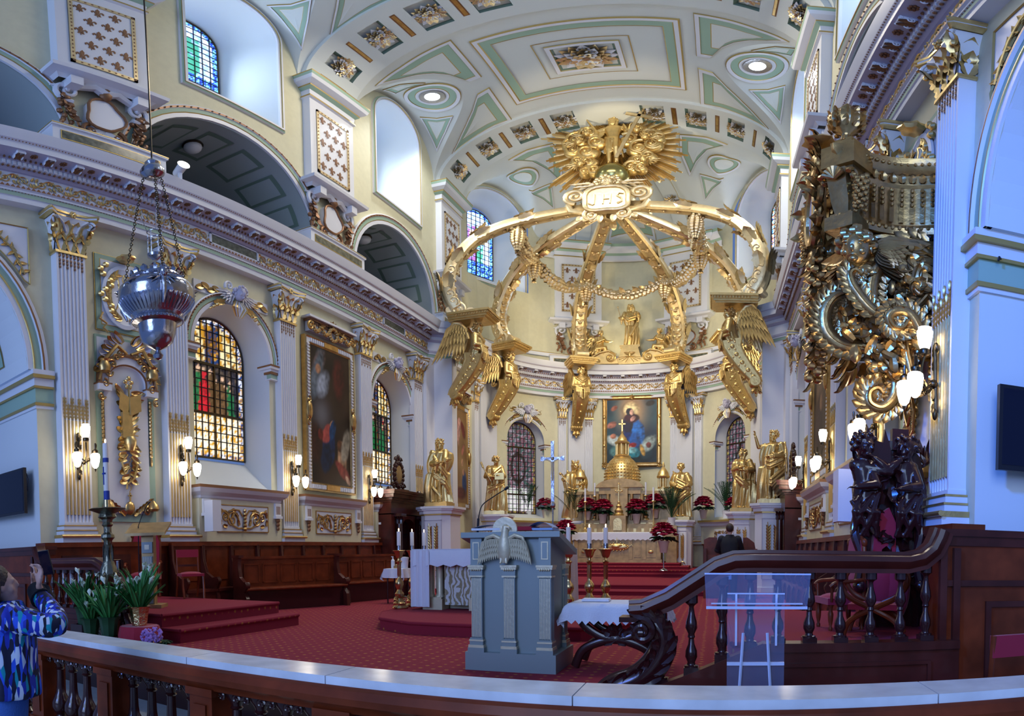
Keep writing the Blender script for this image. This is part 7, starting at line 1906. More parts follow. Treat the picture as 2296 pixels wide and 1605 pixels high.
    n.tube(catmull([L_(x, 4.98, z) for x, z in [(-.6, .62), (-.45, .5), (-.36, .3), (-.38, .12)]]), .06, 8)
    n.box(*sorted((X(-1.0)-ox, X(-.3)-ox)), -.1, .1, .0-FL, .16-FL); n.ell(L_(-.62, 4.88, .5), (.07, .06, .07)); n.ell(L_(-.72, 4.9, .22), (.12, .05, .07))
    n.obj('newel_scroll', 'woodd', t)
    return t
stair_rail(1, 'glossy dark balustrade with carved scroll newel in the right foreground')
stair_rail(-1, 'dark balustrade with scroll newel behind the lilies on the left')
# panelled end piers beside the stairs
for sg, lb in ((1, 'tall red mahogany panelled enclosure at the right edge'), (-1, 'dark mahogany panelled enclosure at the left edge behind the woman')):
    X = (lambda x: x) if sg > 0 else (lambda x: 2*XC-x); a, b = sorted((X(1.84), X(4.6)))
    t = thing('panelled_enclosure', lb, 'panelling', ((a+b)/2, 5.1, 0)); h = (b-a)/2
    k = MB(); k.box(-h, h, -.1, .2, 0, 1.80); k.obj('body', 'woodr', t, 0)
    k = MB(); k.box(-h-.03, h+.03, -.14, .24, 1.80, 1.86); k.box(-h-.015, h+.015, -.12, .22, 1.72, 1.80); k.box(-h, h, -.13, -.1, 1.38, 1.43); k.obj('cornice', 'wood', t, 0)
    for q in range(2):
        x = -h+.42+q*1.2 if sg > 0 else h-.42-q*1.2-1.0
        k = MB(); 
        for x0, x1, z0, z1 in ((x, x+1., .25, .3), (x, x+1., 1.2, 1.25), (x, x+.05, .3, 1.2), (x+.95, x+1., .3, 1.2)): k.box(x0, x1, -.13, -.1, z0, z1)
        k.obj('panel_moulding', 'wood', t, 0)
    for x in ((-h+.02, -h+.14) if sg > 0 else (h-.14, h-.02)): k = MB(); k.box(x-.03, x+.03, -.15, -.1, .1, 1.7); k.obj('pilaster_strip', 'wood', t, 0)

# ---------------- ambo with eagle ----------------
t = thing('eagle_lectern', 'blue-grey square lectern with fluted columns and pale gilt eagle', 'lectern', (-1.81, 5.78, FL)); hw, hd = .40, .34
k = MB(); k.box(-hw-.03, hw+.03, -hd-.02, hd, 0, .17); k.box(-hw+.04, hw-.04, -hd+.05, hd-.05, .17, 1.24); k.obj('body', 'greyp', t, 0)
k = MB(); k.add([(-hw-.06, -hd-.03, 1.22), (hw+.07, -hd-.03, 1.22), (hw+.07, hd, 1.06), (-hw-.06, hd, 1.06), (-hw-.06, -hd-.03, 1.27), (hw+.07, -hd-.03, 1.27), (hw+.07, hd, 1.11), (-hw-.06, hd, 1.11)], [(0, 3, 2, 1), (4, 5, 6, 7), (0, 1, 5, 4), (1, 2, 6, 5), (2, 3, 7, 6), (3, 0, 4, 7)]); k.obj('book_slab', 'greyp', t, 0)
def col(x, y, w=.115):
    k = MB(); pw = w/8
    sec = [(-w/2, w/2)]+[q for i in range(7) for q in ((-w/2+pw*(i+.7), -w/2), (-w/2+pw*(i+1), -w/2+.009), (-w/2+pw*(i+1.3), -w/2))]+[(w/2, -w/2)]+[q for i in range(7) for q in ((w/2, -w/2+pw*(i+.7)), (w/2-.009, -w/2+pw*(i+1)), (w/2, -w/2+pw*(i+1.3)))]+[(w/2, w/2)]
    k.loft([[(x+a, y+b, z) for a, b in sec] for z in (.30, .86)]); 
    for e, z0, z1, m in ((.022, .17, .21, 0), (.018, .21, .235, 1), (.008, .235, .27, 0), (.012, .27, .285, 1), (.006, .285, .30, 0), (.008, .86, .875, 1), (.004, .875, .93, 0), (.014, .93, .95, 1), (.02, .95, .97, 1)): k.box(x-w/2-e, x+w/2+e, y-w/2-e, y+w/2+e, z0, z1, m)
    for i in range(5): k.ell((x-w*.35+w*.175*i, y-w/2-.012, .93), (.010, .012, .016), 1, 6, 4)
    k.obj('column', ['greyp', 'pgold'], t, 0)
    g = MB()
    for i in range(7): xx = x-w/2+pw*(i+1); g.box(xx-.0035, xx+.0035, y-w/2-.001, y-w/2+.002, .31, .85)
    g.obj('gilt_flutes', 'pgold', t, 0)
for x in (-hw+.075, -.01, hw-.075): col(x, -hd+.06)
col(hw-.075, hd-.1)
k = MB()
for x in (-hw+.075, hw-.075): k.box(x-.055, x+.055, -hd+.005, -hd+.06, .97, 1.22, 0); k.box(x-.032, x+.032, -hd-.001, -hd+.005, 1.02, 1.18, 1); k.box(x-.022, x+.022, -hd-.003, -hd, 1.03, 1.17, 0)
k.obj('frieze_block', ['greyp', 'pgold'], t, 0)
e = MB(); ex, ey = -.04, -hd-.03
e.loft([ring(ex+o, ey+.0, z, rx, ry, 20, .02, 5, z*9) for o, z, rx, ry in ((0, .99, .03, .02), (0, 1.04, .055, .035), (0, 1.12, .066, .045), (0, 1.19, .06, .04), (.005, 1.24, .036, .032), (.012, 1.29, .034, .034), (.014, 1.32, .03, .03), (.014, 1.335, .012, .012))])
e.tube([(ex+.03, ey-.02, 1.31), (ex+.055, ey-.03, 1.305), (ex+.06, ey-.03, 1.285)], [.016, .010, .003], 7)
for sg in (-1, 1):
    e.tube([(ex+sg*.03, ey, 1.2), (ex+sg*.1, ey, 1.235), (ex+sg*.17, ey, 1.215), (ex+sg*.195, ey, 1.15), (ex+sg*.20, ey, 1.04)], [.022, .022, .018, .014, .008], 8)
    for r_, (L_, n_) in enumerate(((.22, 10), (.15, 9), (.09, 8))):
        for i in range(n_): q = i/(n_-1); e.leaf((ex+sg*(.05+.14*q), ey-.008-.006*r_, 1.205-.02*q+.01*(1-abs(2*q-1))), (sg*(.05+.25*q), 0, -1), (0, -1, 0), L_*(.8+.2*q), .034, .12, 0, 1, 5)
    e.tube([(ex+sg*.02, ey-.01, 1.06), (ex+sg*.025, ey-.02, 1.0), (ex+sg*.03, ey-.03, .985)], [.02, .012, .008], 7)
e.obj('eagle', 'pgold', t)
k = MB(); k.lathe([(.115, -.01), (.12, .0), (.115, .01)], 28); k.xf(Matrix.Translation((ex, ey+.02, 1.285)) @ Matrix.Rotation(pi/2, 4, 'X')); k.obj('halo_disc', 'pgold', t)
def item(name, label, cat, mb, mats, loc, rz=0, group=None, ang=30): return tag(mb.obj(name, mats, None, ang), label, cat, group, loc, rz)
k = MB(); rows = [[(-.17+.34*i/10, y, .02+.03*abs(sin(pi*i/10))) for i in range(11)] for y in (-.11, .11)]; k.grid(rows); k.box(-.17, .17, -.11, .11, 0, .02); item('open_book', 'open white book on the left of the eagle lectern top', 'book', k, 'cloth', (-2.0, 5.52, 1.835), .1)
k = MB(); k.box(-.09, .09, -.1, .1, 0, .035); k.box(-.095, .095, -.105, .105, 0, .008); item('red_book', 'closed red book in the middle of the eagle lectern top', 'book', k, 'red', (-1.68, 5.53, 1.83), -.1)
k = MB(); rows = [[(-.11+.22*i/8, y, .02+.055*sin(pi*i/8*.9+.2)) for i in range(9)] for y in (-.1, 0, .12)]; k.grid(rows); k.box(-.11, .11, -.1, .12, 0, .02); M['bluec'] = mat('pale_blue_cover', (.25, .38, .68), .5); item('blue_folder', 'curled pale blue folder at the right of the eagle lectern top', 'folder', k, 'bluec', (-1.52, 5.53, 1.83), 0)
k = MB(); k.tube([(-2.14, 5.5, 1.80), (-2.13, 5.5, 1.95)], .012, 8); k.tube(catmull([(-2.13, 5.5, 1.95), (-2.10, 5.52, 2.07), (-2.0, 5.55, 2.15), (-1.90, 5.58, 2.215)]), .005, 6); k.tube([(-1.90, 5.58, 2.215), (-1.87, 5.59, 2.24)], .013, 8); k.mp(lambda x, y, z: (x+2.14, y-5.5, z-1.8)); item('gooseneck_microphone', 'gooseneck microphone rising from the left corner of the eagle lectern', 'microphone', k, 'black', (-2.14, 5.5, 1.8))

# ---------------- linen table with crossed legs ----------------
tx, ty = -.90, 5.95
t = thing('side_table', 'low table with dark crossed curved legs, hidden by white lace cloth', 'table', (tx, ty, FL))
k = MB(); k.box(-.44, .44, -.26, .26, .57, .60); k.obj('tabletop', 'woodd', t, 0)
for y in (-.2, .2):
    for sg in (-1, 1):
        k = MB(); k.tube(catmull([(sg*.36, y, .57), (sg*.30, y, .42), (sg*.12, y, .30), (-sg*.1, y, .27), (-sg*.30, y, .18), (-sg*.38, y, .02)]), .032, 8, flat=1.3); k.obj('leg', 'woodd', t)
k = MB(); k.tube([(0, -.2, .29), (0, .2, .29)], .03, 8)
for q in range(6): a = q*pi/3; k.leaf((0, -.22, .32), (cos(a), 0, sin(a)+.4), (0, -1, 0), .14, .08, .4, 0, 2, 5)
k.obj('stretcher', 'woodd', t)
def drape(W_, D, z, hang, label, loc, nm='lace_cloth', lace=True, seed=1, corner=.12):
    k = MB(); nx, ny = 34, 20; rows = []; 
    for j in range(ny+1):
        row = []
        for i in range(nx+1):
            u, v = -1+2*i/nx, -1+2*j/ny; x, y = u*(W_/2+hang), v*(D/2+hang)
            ox = max(0, abs(x)-W_/2); oy = max(0, abs(y)-D/2); d = max(ox, oy) if not (ox and oy) else hypot(ox, oy)*.95
            xx = max(-W_/2, min(W_/2, x)); yy = max(-D/2, min(D/2, y)); fl_ = .02+.03*d/hang*sin((x if oy > ox else y)*24+seed)
            if ox: xx += (1 if x > 0 else -1)*(fl_+.03*d/hang)
            if oy: yy += (1 if y > 0 else -1)*(fl_+.03*d/hang)
            if lace and d > hang*.93: d += .018*cos(i*pi+j*pi)
            row.append((xx, yy, z-min(d, hang*1.35)))
        rows.append(row)
    k.grid(rows); return item(nm, label, 'tablecloth', k, 'cloth', loc, 0, None, 60)
drape(.88, .52, .615, .17, 'white lace-edged cloth over the low table right of the eagle lectern', (tx, ty, FL))
k = MB(); k.box(-.13, .13, -.09, .09, 0, .012); k.box(-.125, .125, -.085, .085, .012, .022); item('open_missal', 'flat white book lying on the lace cloth of the low table', 'book', k, ['cloth'], (tx-.22, ty+.02, FL+.62), .05)

# ---------------- free-standing altar ----------------
k = MB(); P = [(-4.95, 8.6), (-4.55, 7.85), (-3.9, 7.5), (-1.6, 7.5), (-1.2, 7.9), (-1.0, 8.6), (-1.0, 11.4), (-4.95, 11.4)]
k.prism([(x+3, y-9.4) for x, y in P], 0, .17, 'z'); k.tube([(x+3, y-9.4, .15) for x, y in P+P[:1]], .026, 8, 0, up=(0, 0, 1)); tag(k.obj('altar_platform', 'carpet', None, 30), 'low red carpeted platform with cut corners under the white-clothed altar', 'platform', loc=(-3, 9.4, FL))
ax, ay, az = -3.43, 9.55, .72
t = thing('free_standing_altar', 'altar table on paired bronze-gold columns in the middle of the choir', 'altar', (ax, ay, az))
k = MB(); k.box(-1.2, 1.2, -.45, .45, .88, .95); k.obj('tabletop', 'pgold', t, 0)
for x in (-.92, -.12, .75):
    k = MB(); k.box(x-.17, x+.17, -.38, -.1, 0, .17); k.box(x-.15, x+.15, -.36, -.1, .17, .2)
    for q in (-.085, .085):
        for i in range(10): a = 2*pi*i/10
        k.lathe([(.075, .2), (.07, .23), (.055, .25), (.055, .78), (.07, .80), (.08, .84), (.085, .88)], 20, (x+q, -.26, 0), fl=10, fa=.04)
    k.obj('paired_columns', 'pgold', t)
M['broc'] = mat('cream_brocade', (.55, .5, .38), .6)
nt = M['broc'].node_tree; b_ = nt.nodes['Principled BSDF']; wv = _n(nt, 'ShaderNodeTexWave'); wv.inputs['Scale'].default_value = 4; wv.inputs['Distortion'].default_value = 9; wv.inputs['Detail Scale'].default_value = 1.5
cr = _n(nt, 'ShaderNodeValToRGB'); cr.color_ramp.elements[0].position = .45; cr.color_ramp.elements[0].color = (.28, .23, .13, 1); cr.color_ramp.elements[1].position = .55; cr.color_ramp.elements[1].color = (.62, .62, .6, 1)
nt.links.new(nt.nodes['Texture Coordinate'].outputs['Object'], wv.inputs['Vector']); nt.links.new(wv.outputs[0], cr.inputs[0]); nt.links.new(cr.outputs[0], b_.inputs['Base Color'])
k = MB(); rows = [[(-.72+1.35*i/30, -.34+.015*sin(i*1.3), z) for i in range(31)] for z in (.08, .5, .9)]; k.grid(rows); k.obj('brocade_front', 'broc', t)
k = MB(); k.box(-1.0, 1.0, -.05, .3, .0, .88); k.obj('core', 'pgold', t, 0)
k = MB(); n = 66; rows = [[(-1.23+2.46*i/n, -.45, .965) for i in range(n+1)], [(-1.23+2.46*i/n, -.475, .94) for i in range(n+1)], [(-1.23+2.46*i/n, -.48-.012*sin(i*.9), .72-.035*abs(((i % 6)-3)/3)) for i in range(n+1)]]
k.grid([[(-1.23+2.46*i/n, .46, .965) for i in range(n+1)]]+rows)
for sg in (-1, 1): k.grid([[(sg*(1.23+.012*sin(j*2)), -.46+.92*j/10, .965) for j in range(11)], [(sg*(1.25+.02*sin(j*2)), -.47+.92*j/10, .03) for j in range(11)]])
k.grid([[(-1.25+.34*j/12, -.485-.02*sin(j*1.7), z) for j in range(13)] for z in (.95, .5, .05)])
k.box(-1.23, 1.23, -.47, .46, .952, .966); item('altar_cloth', 'white altar cloth with pointed lace border hanging over the free-standing altar', 'tablecloth', k, 'cloth', (ax, ay, az), 0, None, 50)

def candlestick(H=.95, r=.12):
    t = thing('tall_candlestick', 'x', 'candlestick'); k = MB()
    p = [(1.0, 0), (1.05, .02), (.85, .06), (.9, .10), (.55, .14), (.4, .18), (.6, .22), (.65, .26), (.4, .30), (.3, .33), (.45, .36), (.62, .42), (.55, .47), (.28, .52), (.22, .55), (.28, .58), (.26, .75), (.3, .79), (.45, .81), (.25, .83), (.2, .86), (.4, .88), (.5, .91), (.62, .96), (.9, 1.0), (.85, 1.005)]
    k.lathe([(a*r, b*H) for a, b in p], 22, fl=6, fa=.06)
    for i in range(3): a = 2*pi*i/3+.5; k.ell((r*.95*cos(a), r*.95*sin(a), .03), .035, 0, 7, 5); k.spiral((r*.7*cos(a), r*.7*sin(a), H*.16), (cos(a), sin(a), 0), (0, 0, 1), .06, 1.3, .014, 0)
    k.obj('stem', 'brass', t); c = MB(); c.lathe([(.035, H-.01), (.035, H+.08)], 14); c.obj('candle_socket', 'silver', t)
    c = MB(); c.lathe([(.033, H+.08), (.033, H+.30), (.028, H+.31)], 14); cd = c.obj('candle', 'wax', t)
    c = MB(); c.ell((0, 0, H+.335), (.010, .010, .028), 0, 8, 6); c.obj('flame', 'flame', cd); return t
CS = candlestick(); first = [CS]
for x, y, l in ((-2.04, 8.75, 'tall ornate brass candlestick with lit candle, nearest right of the altar'), (-1.80, 9.05, 'middle one of three brass candlesticks right of the free-standing altar'), (-1.56, 9.05, 'rightmost of three brass candlesticks right of the free-standing altar'),
                (-4.93, 9.15, 'brass candlestick with lit candle at the left front of the altar'), (-4.93, 9.62, 'middle brass candlestick left of the free-standing altar'), (-4.88, 9.98, 'rear brass candlestick left of the free-standing altar')):
    p = dict(loc=(x, y, .72), rz=x*3); o = put(first, CS, p, l, 'tall brass candlesticks round the altar')

# processional cross
t = thing('processional_cross', 'silver processional cross on a tall pole behind the eagle lectern', 'cross', (-2.90, 11.2, .72)); z0 = 2.78
k = MB(); k.tube([(0, 0, .05), (0, 0, 1.75)], .015, 8); k.lathe([(.16, 0), (.16, .02), (.03, .06), (.02, .2)], 20); k.obj('pole', 'silver', t)
k = MB(); k.box(-.028, .028, -.012, .012, 1.75, 2.88); k.box(-.18, .18, -.012, .012, 2.58, 2.63)
for x, z in ((-.19, 2.605), (.19, 2.605), (0, 2.89)): k.box(x-.03, x+.03, -.015, .015, z-.04, z+.04)
k.lathe([(.03, 1.7), (.05, 1.74), (.05, 1.78), (.02, 1.82)], 12); k.obj('cross', 'silver', t, 0)
k = MB(); k.tube([(0, -.025, 2.2), (0, -.03, 2.42), (0, -.03, 2.54)], [.012, .024, .02], 8); k.ell((0, -.035, 2.6), .022)
for sg in (-1, 1): k.tube([(0, -.03, 2.53), (sg*.12, -.02, 2.6)], .009, 6)
k.obj('corpus', 'pgold', t)

# ---------------- high altar ----------------
hx = -3.72; hx = -3.60
k = MB()
for i, (w_, y_, z_) in enumerate(((3.6, 15.4, .66), (3.5, 16.2, .77), (2.9, 21.0, .88), (2.7, 21.5, .99), (2.4, 22.0, 1.10), (2.1, 22.5, 1.20))):
    k.box(-w_, w_*1.12, y_-20, 6.6, 0, z_-FL); k.tube([(-w_, y_-20, z_-FL-.02), (w_*1.12, y_-20, z_-FL-.02)], .022, 8)
tag(k.obj('altar_steps', 'carpet', None, 30), 'broad red carpeted steps rising to the high altar', 'steps', loc=(hx, 20, FL))
t = thing('high_altar', 'carved gilded oak high altar with domed tabernacle and side turrets', 'altar', (hx, 23.4, 1.2)); Z = 1.2
k = MB(); k.box(-1.62, 1.62, 0, .9, 0, 1.02); k.box(-1.7, 1.7, -.05, .95, 1.02, 1.1); k.box(-1.66, 1.66, -.04, 0, 0, .12)
for x in (-1.55, -1.0, -.5, .5, 1.0, 1.55): k.box(x-.07, x+.07, -.05, 0, .12, 1.0)
for x0, x1 in ((-1.44, -1.1), (-.88, -.62), (.62, .88), (1.1, 1.44)): k.box(x0, x1, -.02, 0, .2, .9); k.box(x0+.05, x1-.05, -.03, -.02, .26, .84)
k.obj('altar_table', 'oak', t, 0)
k = MB(); k.ell((0, -.04, .58), (.42, .05, .13), 0, 20, 8)
for i in range(20): a = 2*pi*i/20; k.ell((.42*cos(a), -.06, .58+.14*sin(a)), .03, 0, 6, 4)
k.ell((-.05, -.09, .60), (.17, .05, .07)); k.ell((.14, -.09, .64), (.05, .04, .045)); k.box(-.012, .012, -.08, -.05, .7, .92); k.box(-.07, .07, -.08, -.05, .82, .845)
for sg in (-1, 1): k.tube([(sg*.42, -.06, .58), (sg*.55, -.07, .66), (sg*.6, -.06, .58)], .02, 6); k.ell((sg*1.25, -.05, .4), (.1, .03, .06))
k.obj('gilt_lamb_relief', 'gold', t)
k = MB()
for w_, y_, z0, z1 in ((2.0, .45, 1.1, 1.46), (2.0, .62, 1.46, 1.62)): k.box(-w_, w_, y_, 1.2, z0, z1)
k.box(-.3, .3, .1, .6, 1.1, 1.75); k.box(-1.95, 1.95, .75, 1.25, 1.55, 2.6); k.box(-2.0, 2.0, .68, 1.25, 2.6, 2.72)
for x in [-1.9+i*.38 for i in range(11)]:
    if abs(x) > .35: k.box(x-.035, x+.035, .68, .76, 1.6, 2.58)
k.obj('gradine', 'oak', t, 0)
k = MB(); 
for x in [-1.8+i*.3 for i in range(13)]:
    k.box(x-.05, x+.05, .43, .46, 1.15, 1.28); 
    if abs(x) > .4: k.box(x-.1, x+.1, .60, .63, 1.38, 1.42); k.box(x-.1, x+.1, .60, .63, 1.46, 1.5)
for x in (-.75, .75): k.tube([(x+.14*cos(i*.5), .72, 2.2+.14*sin(i*.5)) for i in range(14)], .02, 6)
k.prism([(-.16, 1.2), (.16, 1.2), (.16, 1.5)]+[(.16*cos(i*.4), 1.5+.16*sin(i*.4)) for i in range(1, 8)]+[(-.16, 1.5)], .06, .1, 'y'); k.obj('gilt_ornament', 'gold', t, 30)
k = MB(); k.box(-.8, .8, .6, 1.4, 2.6, 2.85); k.prism([(-.95, 2.85)]+[(-.9*cos(pi*i/14), 2.85+.34*sin(pi*i/14)) for i in range(15)]+[(.95, 2.85)], .5, .8, 'y'); k.box(-.32, .32, .45, .7, 1.75, 2.8)
for x in (-.85, -.45, .45, .85): k.tube([(x, .6, 1.6), (x, .6, 2.6)], .06, 12)
k.obj('tabernacle', 'oak', t, 0)
k = MB(); dc = (0, 1.25, 0)
k.lathe([(.74, 2.8), (.76, 2.95), (.70, 3.0), (.66, 3.06), (.68, 3.3), (.67, 3.5), (.60, 3.75), (.48, 3.95), (.34, 4.08), (.3, 4.1)], 36, dc); k.obj('dome', 'gold', t)
k = MB()
for r, z in ((.68, 3.2), (.685, 3.32), (.68, 3.44), (.65, 3.56), (.61, 3.68), (.55, 3.8), (.48, 3.9), (.40, 3.98)):
    for i in range(34): a = 2*pi*i/34; k.ell((r*cos(a), 1.25+r*sin(a), z), (.045, .045, .03), 0, 5, 4)
k.obj('scale_tiles', 'gold', t)
k = MB(); k.lathe([(.32, 4.08), (.34, 4.14), (.28, 4.18), (.17, 4.2), (.17, 4.62), (.28, 4.64), (.3, 4.7), (.2, 4.76), (.17, 4.86), (.09, 4.98), (.04, 5.06), (.05, 5.12), (.02, 5.16)], 20, dc)
for i in range(8): a = 2*pi*i/8; k.tube([(.24*cos(a), 1.25+.24*sin(a), 4.2), (.24*cos(a), 1.25+.24*sin(a), 4.62)], .03, 7)
k.box(-.025, .025, 1.23, 1.27, 5.14, 5.62); k.box(-.13, .13, 1.23, 1.27, 5.42, 5.47); k.obj('lantern_and_cross', 'gold', t)
for sg in (-1, 1):
    k = MB(); c = (sg*1.62, 1.0, 0); k.box(sg*1.62-.28, sg*1.62+.28, .75, 1.25, 2.72, 2.8)
    k.lathe([(.22, 2.8), (.22, 2.88), (.12, 2.9), (.12, 3.22), (.24, 3.24), (.26, 3.3), (.22, 3.36), (.20, 3.45), (.13, 3.56), (.05, 3.66), (.06, 3.72), (.02, 3.86)], 16, c)
    for i in range(6): a = 2*pi*i/6; k.tube([(c[0]+.18*cos(a), 1+.18*sin(a), 2.88), (c[0]+.18*cos(a), 1+.18*sin(a), 3.22)], .028, 7)
    k.obj('turret', 'gold', t)
k = MB(); k.lathe([(.18, 1.75), (.2, 1.8), (.14, 1.86), (.16, 1.95), (.08, 2.05), (.1, 2.12), (.04, 2.2), (.05, 2.26), (.02, 2.3)], 16, (0, .35, 0)); k.box(-.015, .015, .34, .36, 2.3, 2.95); k.box(-.11, .11, .34, .36, 2.68, 2.71)
for a, b in ((0, 2.7), (0, 2.97), (-.12, 2.7), (.12, 2.7)): k.ell((a, .35, b), .03, 0, 6, 5)
for i in range(12): a = 2*pi*i/12; k.tube([(.05*cos(a), .35, 2.7+.05*sin(a)), (.11*cos(a), .35, 2.7+.11*sin(a))], .006, 4)
k.obj('altar_crucifix', 'gold', t)
k = MB(); n = 74; k.grid([[(-1.7+3.4*i/n, y_, z_-(.04*abs(((i % 4)-2)/2) if q == 3 else 0)) for i in range(n+1)] for q, (y_, z_) in enumerate(((.5, 1.125), (-.04, 1.125), (-.075, 1.10), (-.08, .86)))]); item('high_altar_cloth', 'white lace altar cloth along the front edge of the high altar', 'tablecloth', k, 'cloth', (hx, 23.4, Z))
def acstick(x, y, z, l, H=1.2):
    t = thing('altar_candlestick', l, 'candlestick', (x, y, z), group='tall gilt candlesticks on the high altar'); k = MB()
    k.lathe([(.15, 0), (.14, .05), (.06, .1), (.08, .16), (.03, .22), (.05, .3), (.025, .36), (.025, H-.35), (.05, H-.32), (.02, H-.3), (.03, H-.06), (.09, H-.02), (.08, H)], 14, fl=3, fa=.1); k.obj('stem', 'gold', t)
    k = MB(); k.lathe([(.035, H), (.035, H+.5)], 12); k.obj('candle', 'cloth', t)
acstick(hx-1.25, 23.6, 2.3, 'gilt candlestick with white candle on the left of the high altar'); acstick(hx+1.32, 23.6, 2.3, 'gilt candlestick with white candle on the right of the high altar')
acstick(hx-.98, 24.1, 2.8, 'slim candlestick left of the tabernacle dome', .95); acstick(hx+.98, 24.1, 2.8, 'slim candlestick right of the tabernacle dome', .95)

# plants
M['pet'] = mat('crimson_petals', (.42, .008, .055), .55, var=.4, vscale=14)
def poinsettia():
    t = thing('poinsettia', 'x', 'plant'); rr = random.Random(2); k = MB(); k.lathe([(.10, 0), (.15, .28), (.165, .28), (.165, .33), (.14, .33)], 18); k.obj('pot', 'terra', t)
    k = MB()
    for i in range(36): a = 2.4*i; r = .05+.2*rr.random(); k.leaf((r*cos(a), r*sin(a), .36+.08*rr.random()), (cos(a), sin(a), .1-.5*rr.random()), (0, 0, 1), .22, .13, -.3, 0, 1, 4)
    k.obj('leaves', 'leafd', t); k = MB()
    for i in range(30):
        a = 2.4*i; r = .31*sqrt((i+.5)/30); c = Vector((r*cos(a), r*sin(a), .80-r*r*3.6+.04*rr.random()))
        for j in range(6): b = j*pi/3+i; k.leaf(c, (cos(b)+cos(a)*(.2+2*r), sin(b)+sin(a)*(.2+2*r), .35), (cos(a)*r*3, sin(a)*r*3, 1), .15, .085, -.45, 0, 1, 3)
    k.obj('bracts', 'pet', t); return t
PN = poinsettia(); first = [PN]
for (px_, py_, Y, sc_, l) in ((1145, 1153, 26.0, 1.0, 'poinsettia on the sill of the left apse window, left one'), (1223, 1155, 26.0, 1.0, 'poinsettia on the sill of the left apse window, right one'), (1577, 1157, 25.2, 1.05, 'poinsettia on the left of the right apse window sill'), (1646, 1155, 24.2, .95, 'poinsettia beside the golden saint at the right apse window'),
        (1317, 1160, 23.95, 1.0, 'outer left poinsettia on the high altar'), (1352, 1168, 23.85, 1.1, 'inner left poinsettia on the high altar'), (1427, 1168, 23.85, 1.1, 'inner right poinsettia on the high altar'), (1469, 1156, 24.05, 1.1, 'outer right poinsettia on the high altar'), (1268, 1212, 22.3, 1.0, 'poinsettia at the left end of the high altar, behind candles'), (1488, 1232, 20.6, 1.15, 'poinsettia on a slim silver stand right of the high altar')):
    p = at(px_, py_, Y=Y); p.z += 0; put(first, PN, dict(loc=(p.x, p.y, p.z-.1), rz=px_*.1), l, 'poinsettias round the high altar'); 
    o = [q for q in C.objects if q.get('label') == l][0]; o.scale = (sc_,)*3
    if 'stand' in l: 
        k = MB(); h = p.z-.1-1.0; k.lathe([(.14, 0), (.12, .03), (.02, .08), (.015, h-.02), (.09, h-.01), (.09, h)], 14); item('plant_stand', 'slim silver stand under the single poinsettia right of the high altar', 'stand', k, 'silver', (p.x, p.y, 1.0))
    if 'left end' in l:
        k = MB(); h = p.z-.1-1.0; k.lathe([(.14, 0), (.12, .03), (.02, .08), (.015, h-.02), (.09, h-.01), (.09, h)], 14); item('plant_stand', 'slim silver stand at the left end of the high altar', 'stand', k, 'silver', (p.x, p.y, 1.0))
def palm():
    t = thing('potted_palm', 'x', 'plant'); rr = random.Random(8); k = MB(); k.lathe([(.12, 0), (.16, .28), (.17, .3)], 16); k.obj('pot', 'potw', t); k = MB()
    for i in range(24):
        a = 2.4*i; tl = .10+.5*rr.random(); n = 9; P = []
        for j in range(n+1): q = j/n; P.append(Vector((cos(a)*tl*q*(1+.5*q), sin(a)*tl*q*(1+.5*q), .28+1.25*q*(1-.22*q*(tl*2)))))
        k.tube(P, .008, 4)
        for j in range(3, n):
            for sg in (-1, 1):
                for h_ in (0, .5):
                    pp = P[j].lerp(P[j+1], h_); T = (P[j+1]-P[j]).normalized(); S_ = T.cross(Vector((0, 0, 1))).normalized(); d = T+S_*sg*.8; e_ = pp+d.normalized()*.24*(1.1-j/n*.5)
                    w_ = T*.019; k.add([pp-w_, pp+w_, e_+Vector((0, 0, -.03))], [(0, 1, 2)])
    k.obj('fronds', 'leafd', t, 0); return t
PL = palm(); first = [PL]
for (px_, py_, Y, l) in ((1184, 1161, 25.9, 'potted palm between two poinsettias in the left apse window'), (1287, 1180, 24.3, 'potted palm before the crowned golden king'), (1506, 1178, 23.9, 'potted palm before the golden saint in a toga'), (1628, 1162, 24.9, 'potted palm in the right apse window')):
    p = at(px_, py_, Y=Y); put(first, PL, dict(loc=tuple(p), rz=px_), l, 'potted palms of the apse')
    if Y < 24.5: k = MB(); k.box(-.2, .2, -.2, .2, 0, p.z-1.2); k.box(-.14, .14, -.21, -.2, p.z-1.45, p.z-1.27); item('plant_box', 'gilt oak box under the palm '+('left' if px_ < 1400 else 'right')+' of the high altar', 'plinth', k, 'oak', (p.x, p.y, 1.2), 0, None, 0)
# ---------------- choir seats ----------------
def stall():
    t = thing('choir_stall', 'x', 'seat'); k = MB(); k.box(-.40, .40, -.50, 0, .40, .45); k.box(-.40, .40, -.46, -.42, 0, .40); k.obj('seat', 'wood', t, 0)
    k = MB(); k.box(-.40, .40, -.05, 0, .45, 1.28); k.box(-.42, .42, -.1, 0, 1.28, 1.34); k.box(-.3, .3, -.065, -.05, .6, 1.2); k.obj('backrest', 'woodr', t, 0)
    for x in (-.40, .40):
        k = MB(); k.prism([(-.52, 0), (-.5, .3), (-.46, .42), (-.54, .58), (-.5, .68), (-.36, .66), (-.2, .76), (-.12, 1.0), (-.1, 1.3), (0, 1.3), (0, 0)], x-.025, x+.025, 'x'); k.tube([(x-.03, -.48, .6), (x+.03, -.48, .6)], .06, 12); k.lathe([(.03, 0), (.022, .1), (.03, .2), (.02, .32)], 8, (x, -.44, .08)); k.obj('side_divider', 'wood', t, 30)
    return t
ST = stall(); first = [ST]
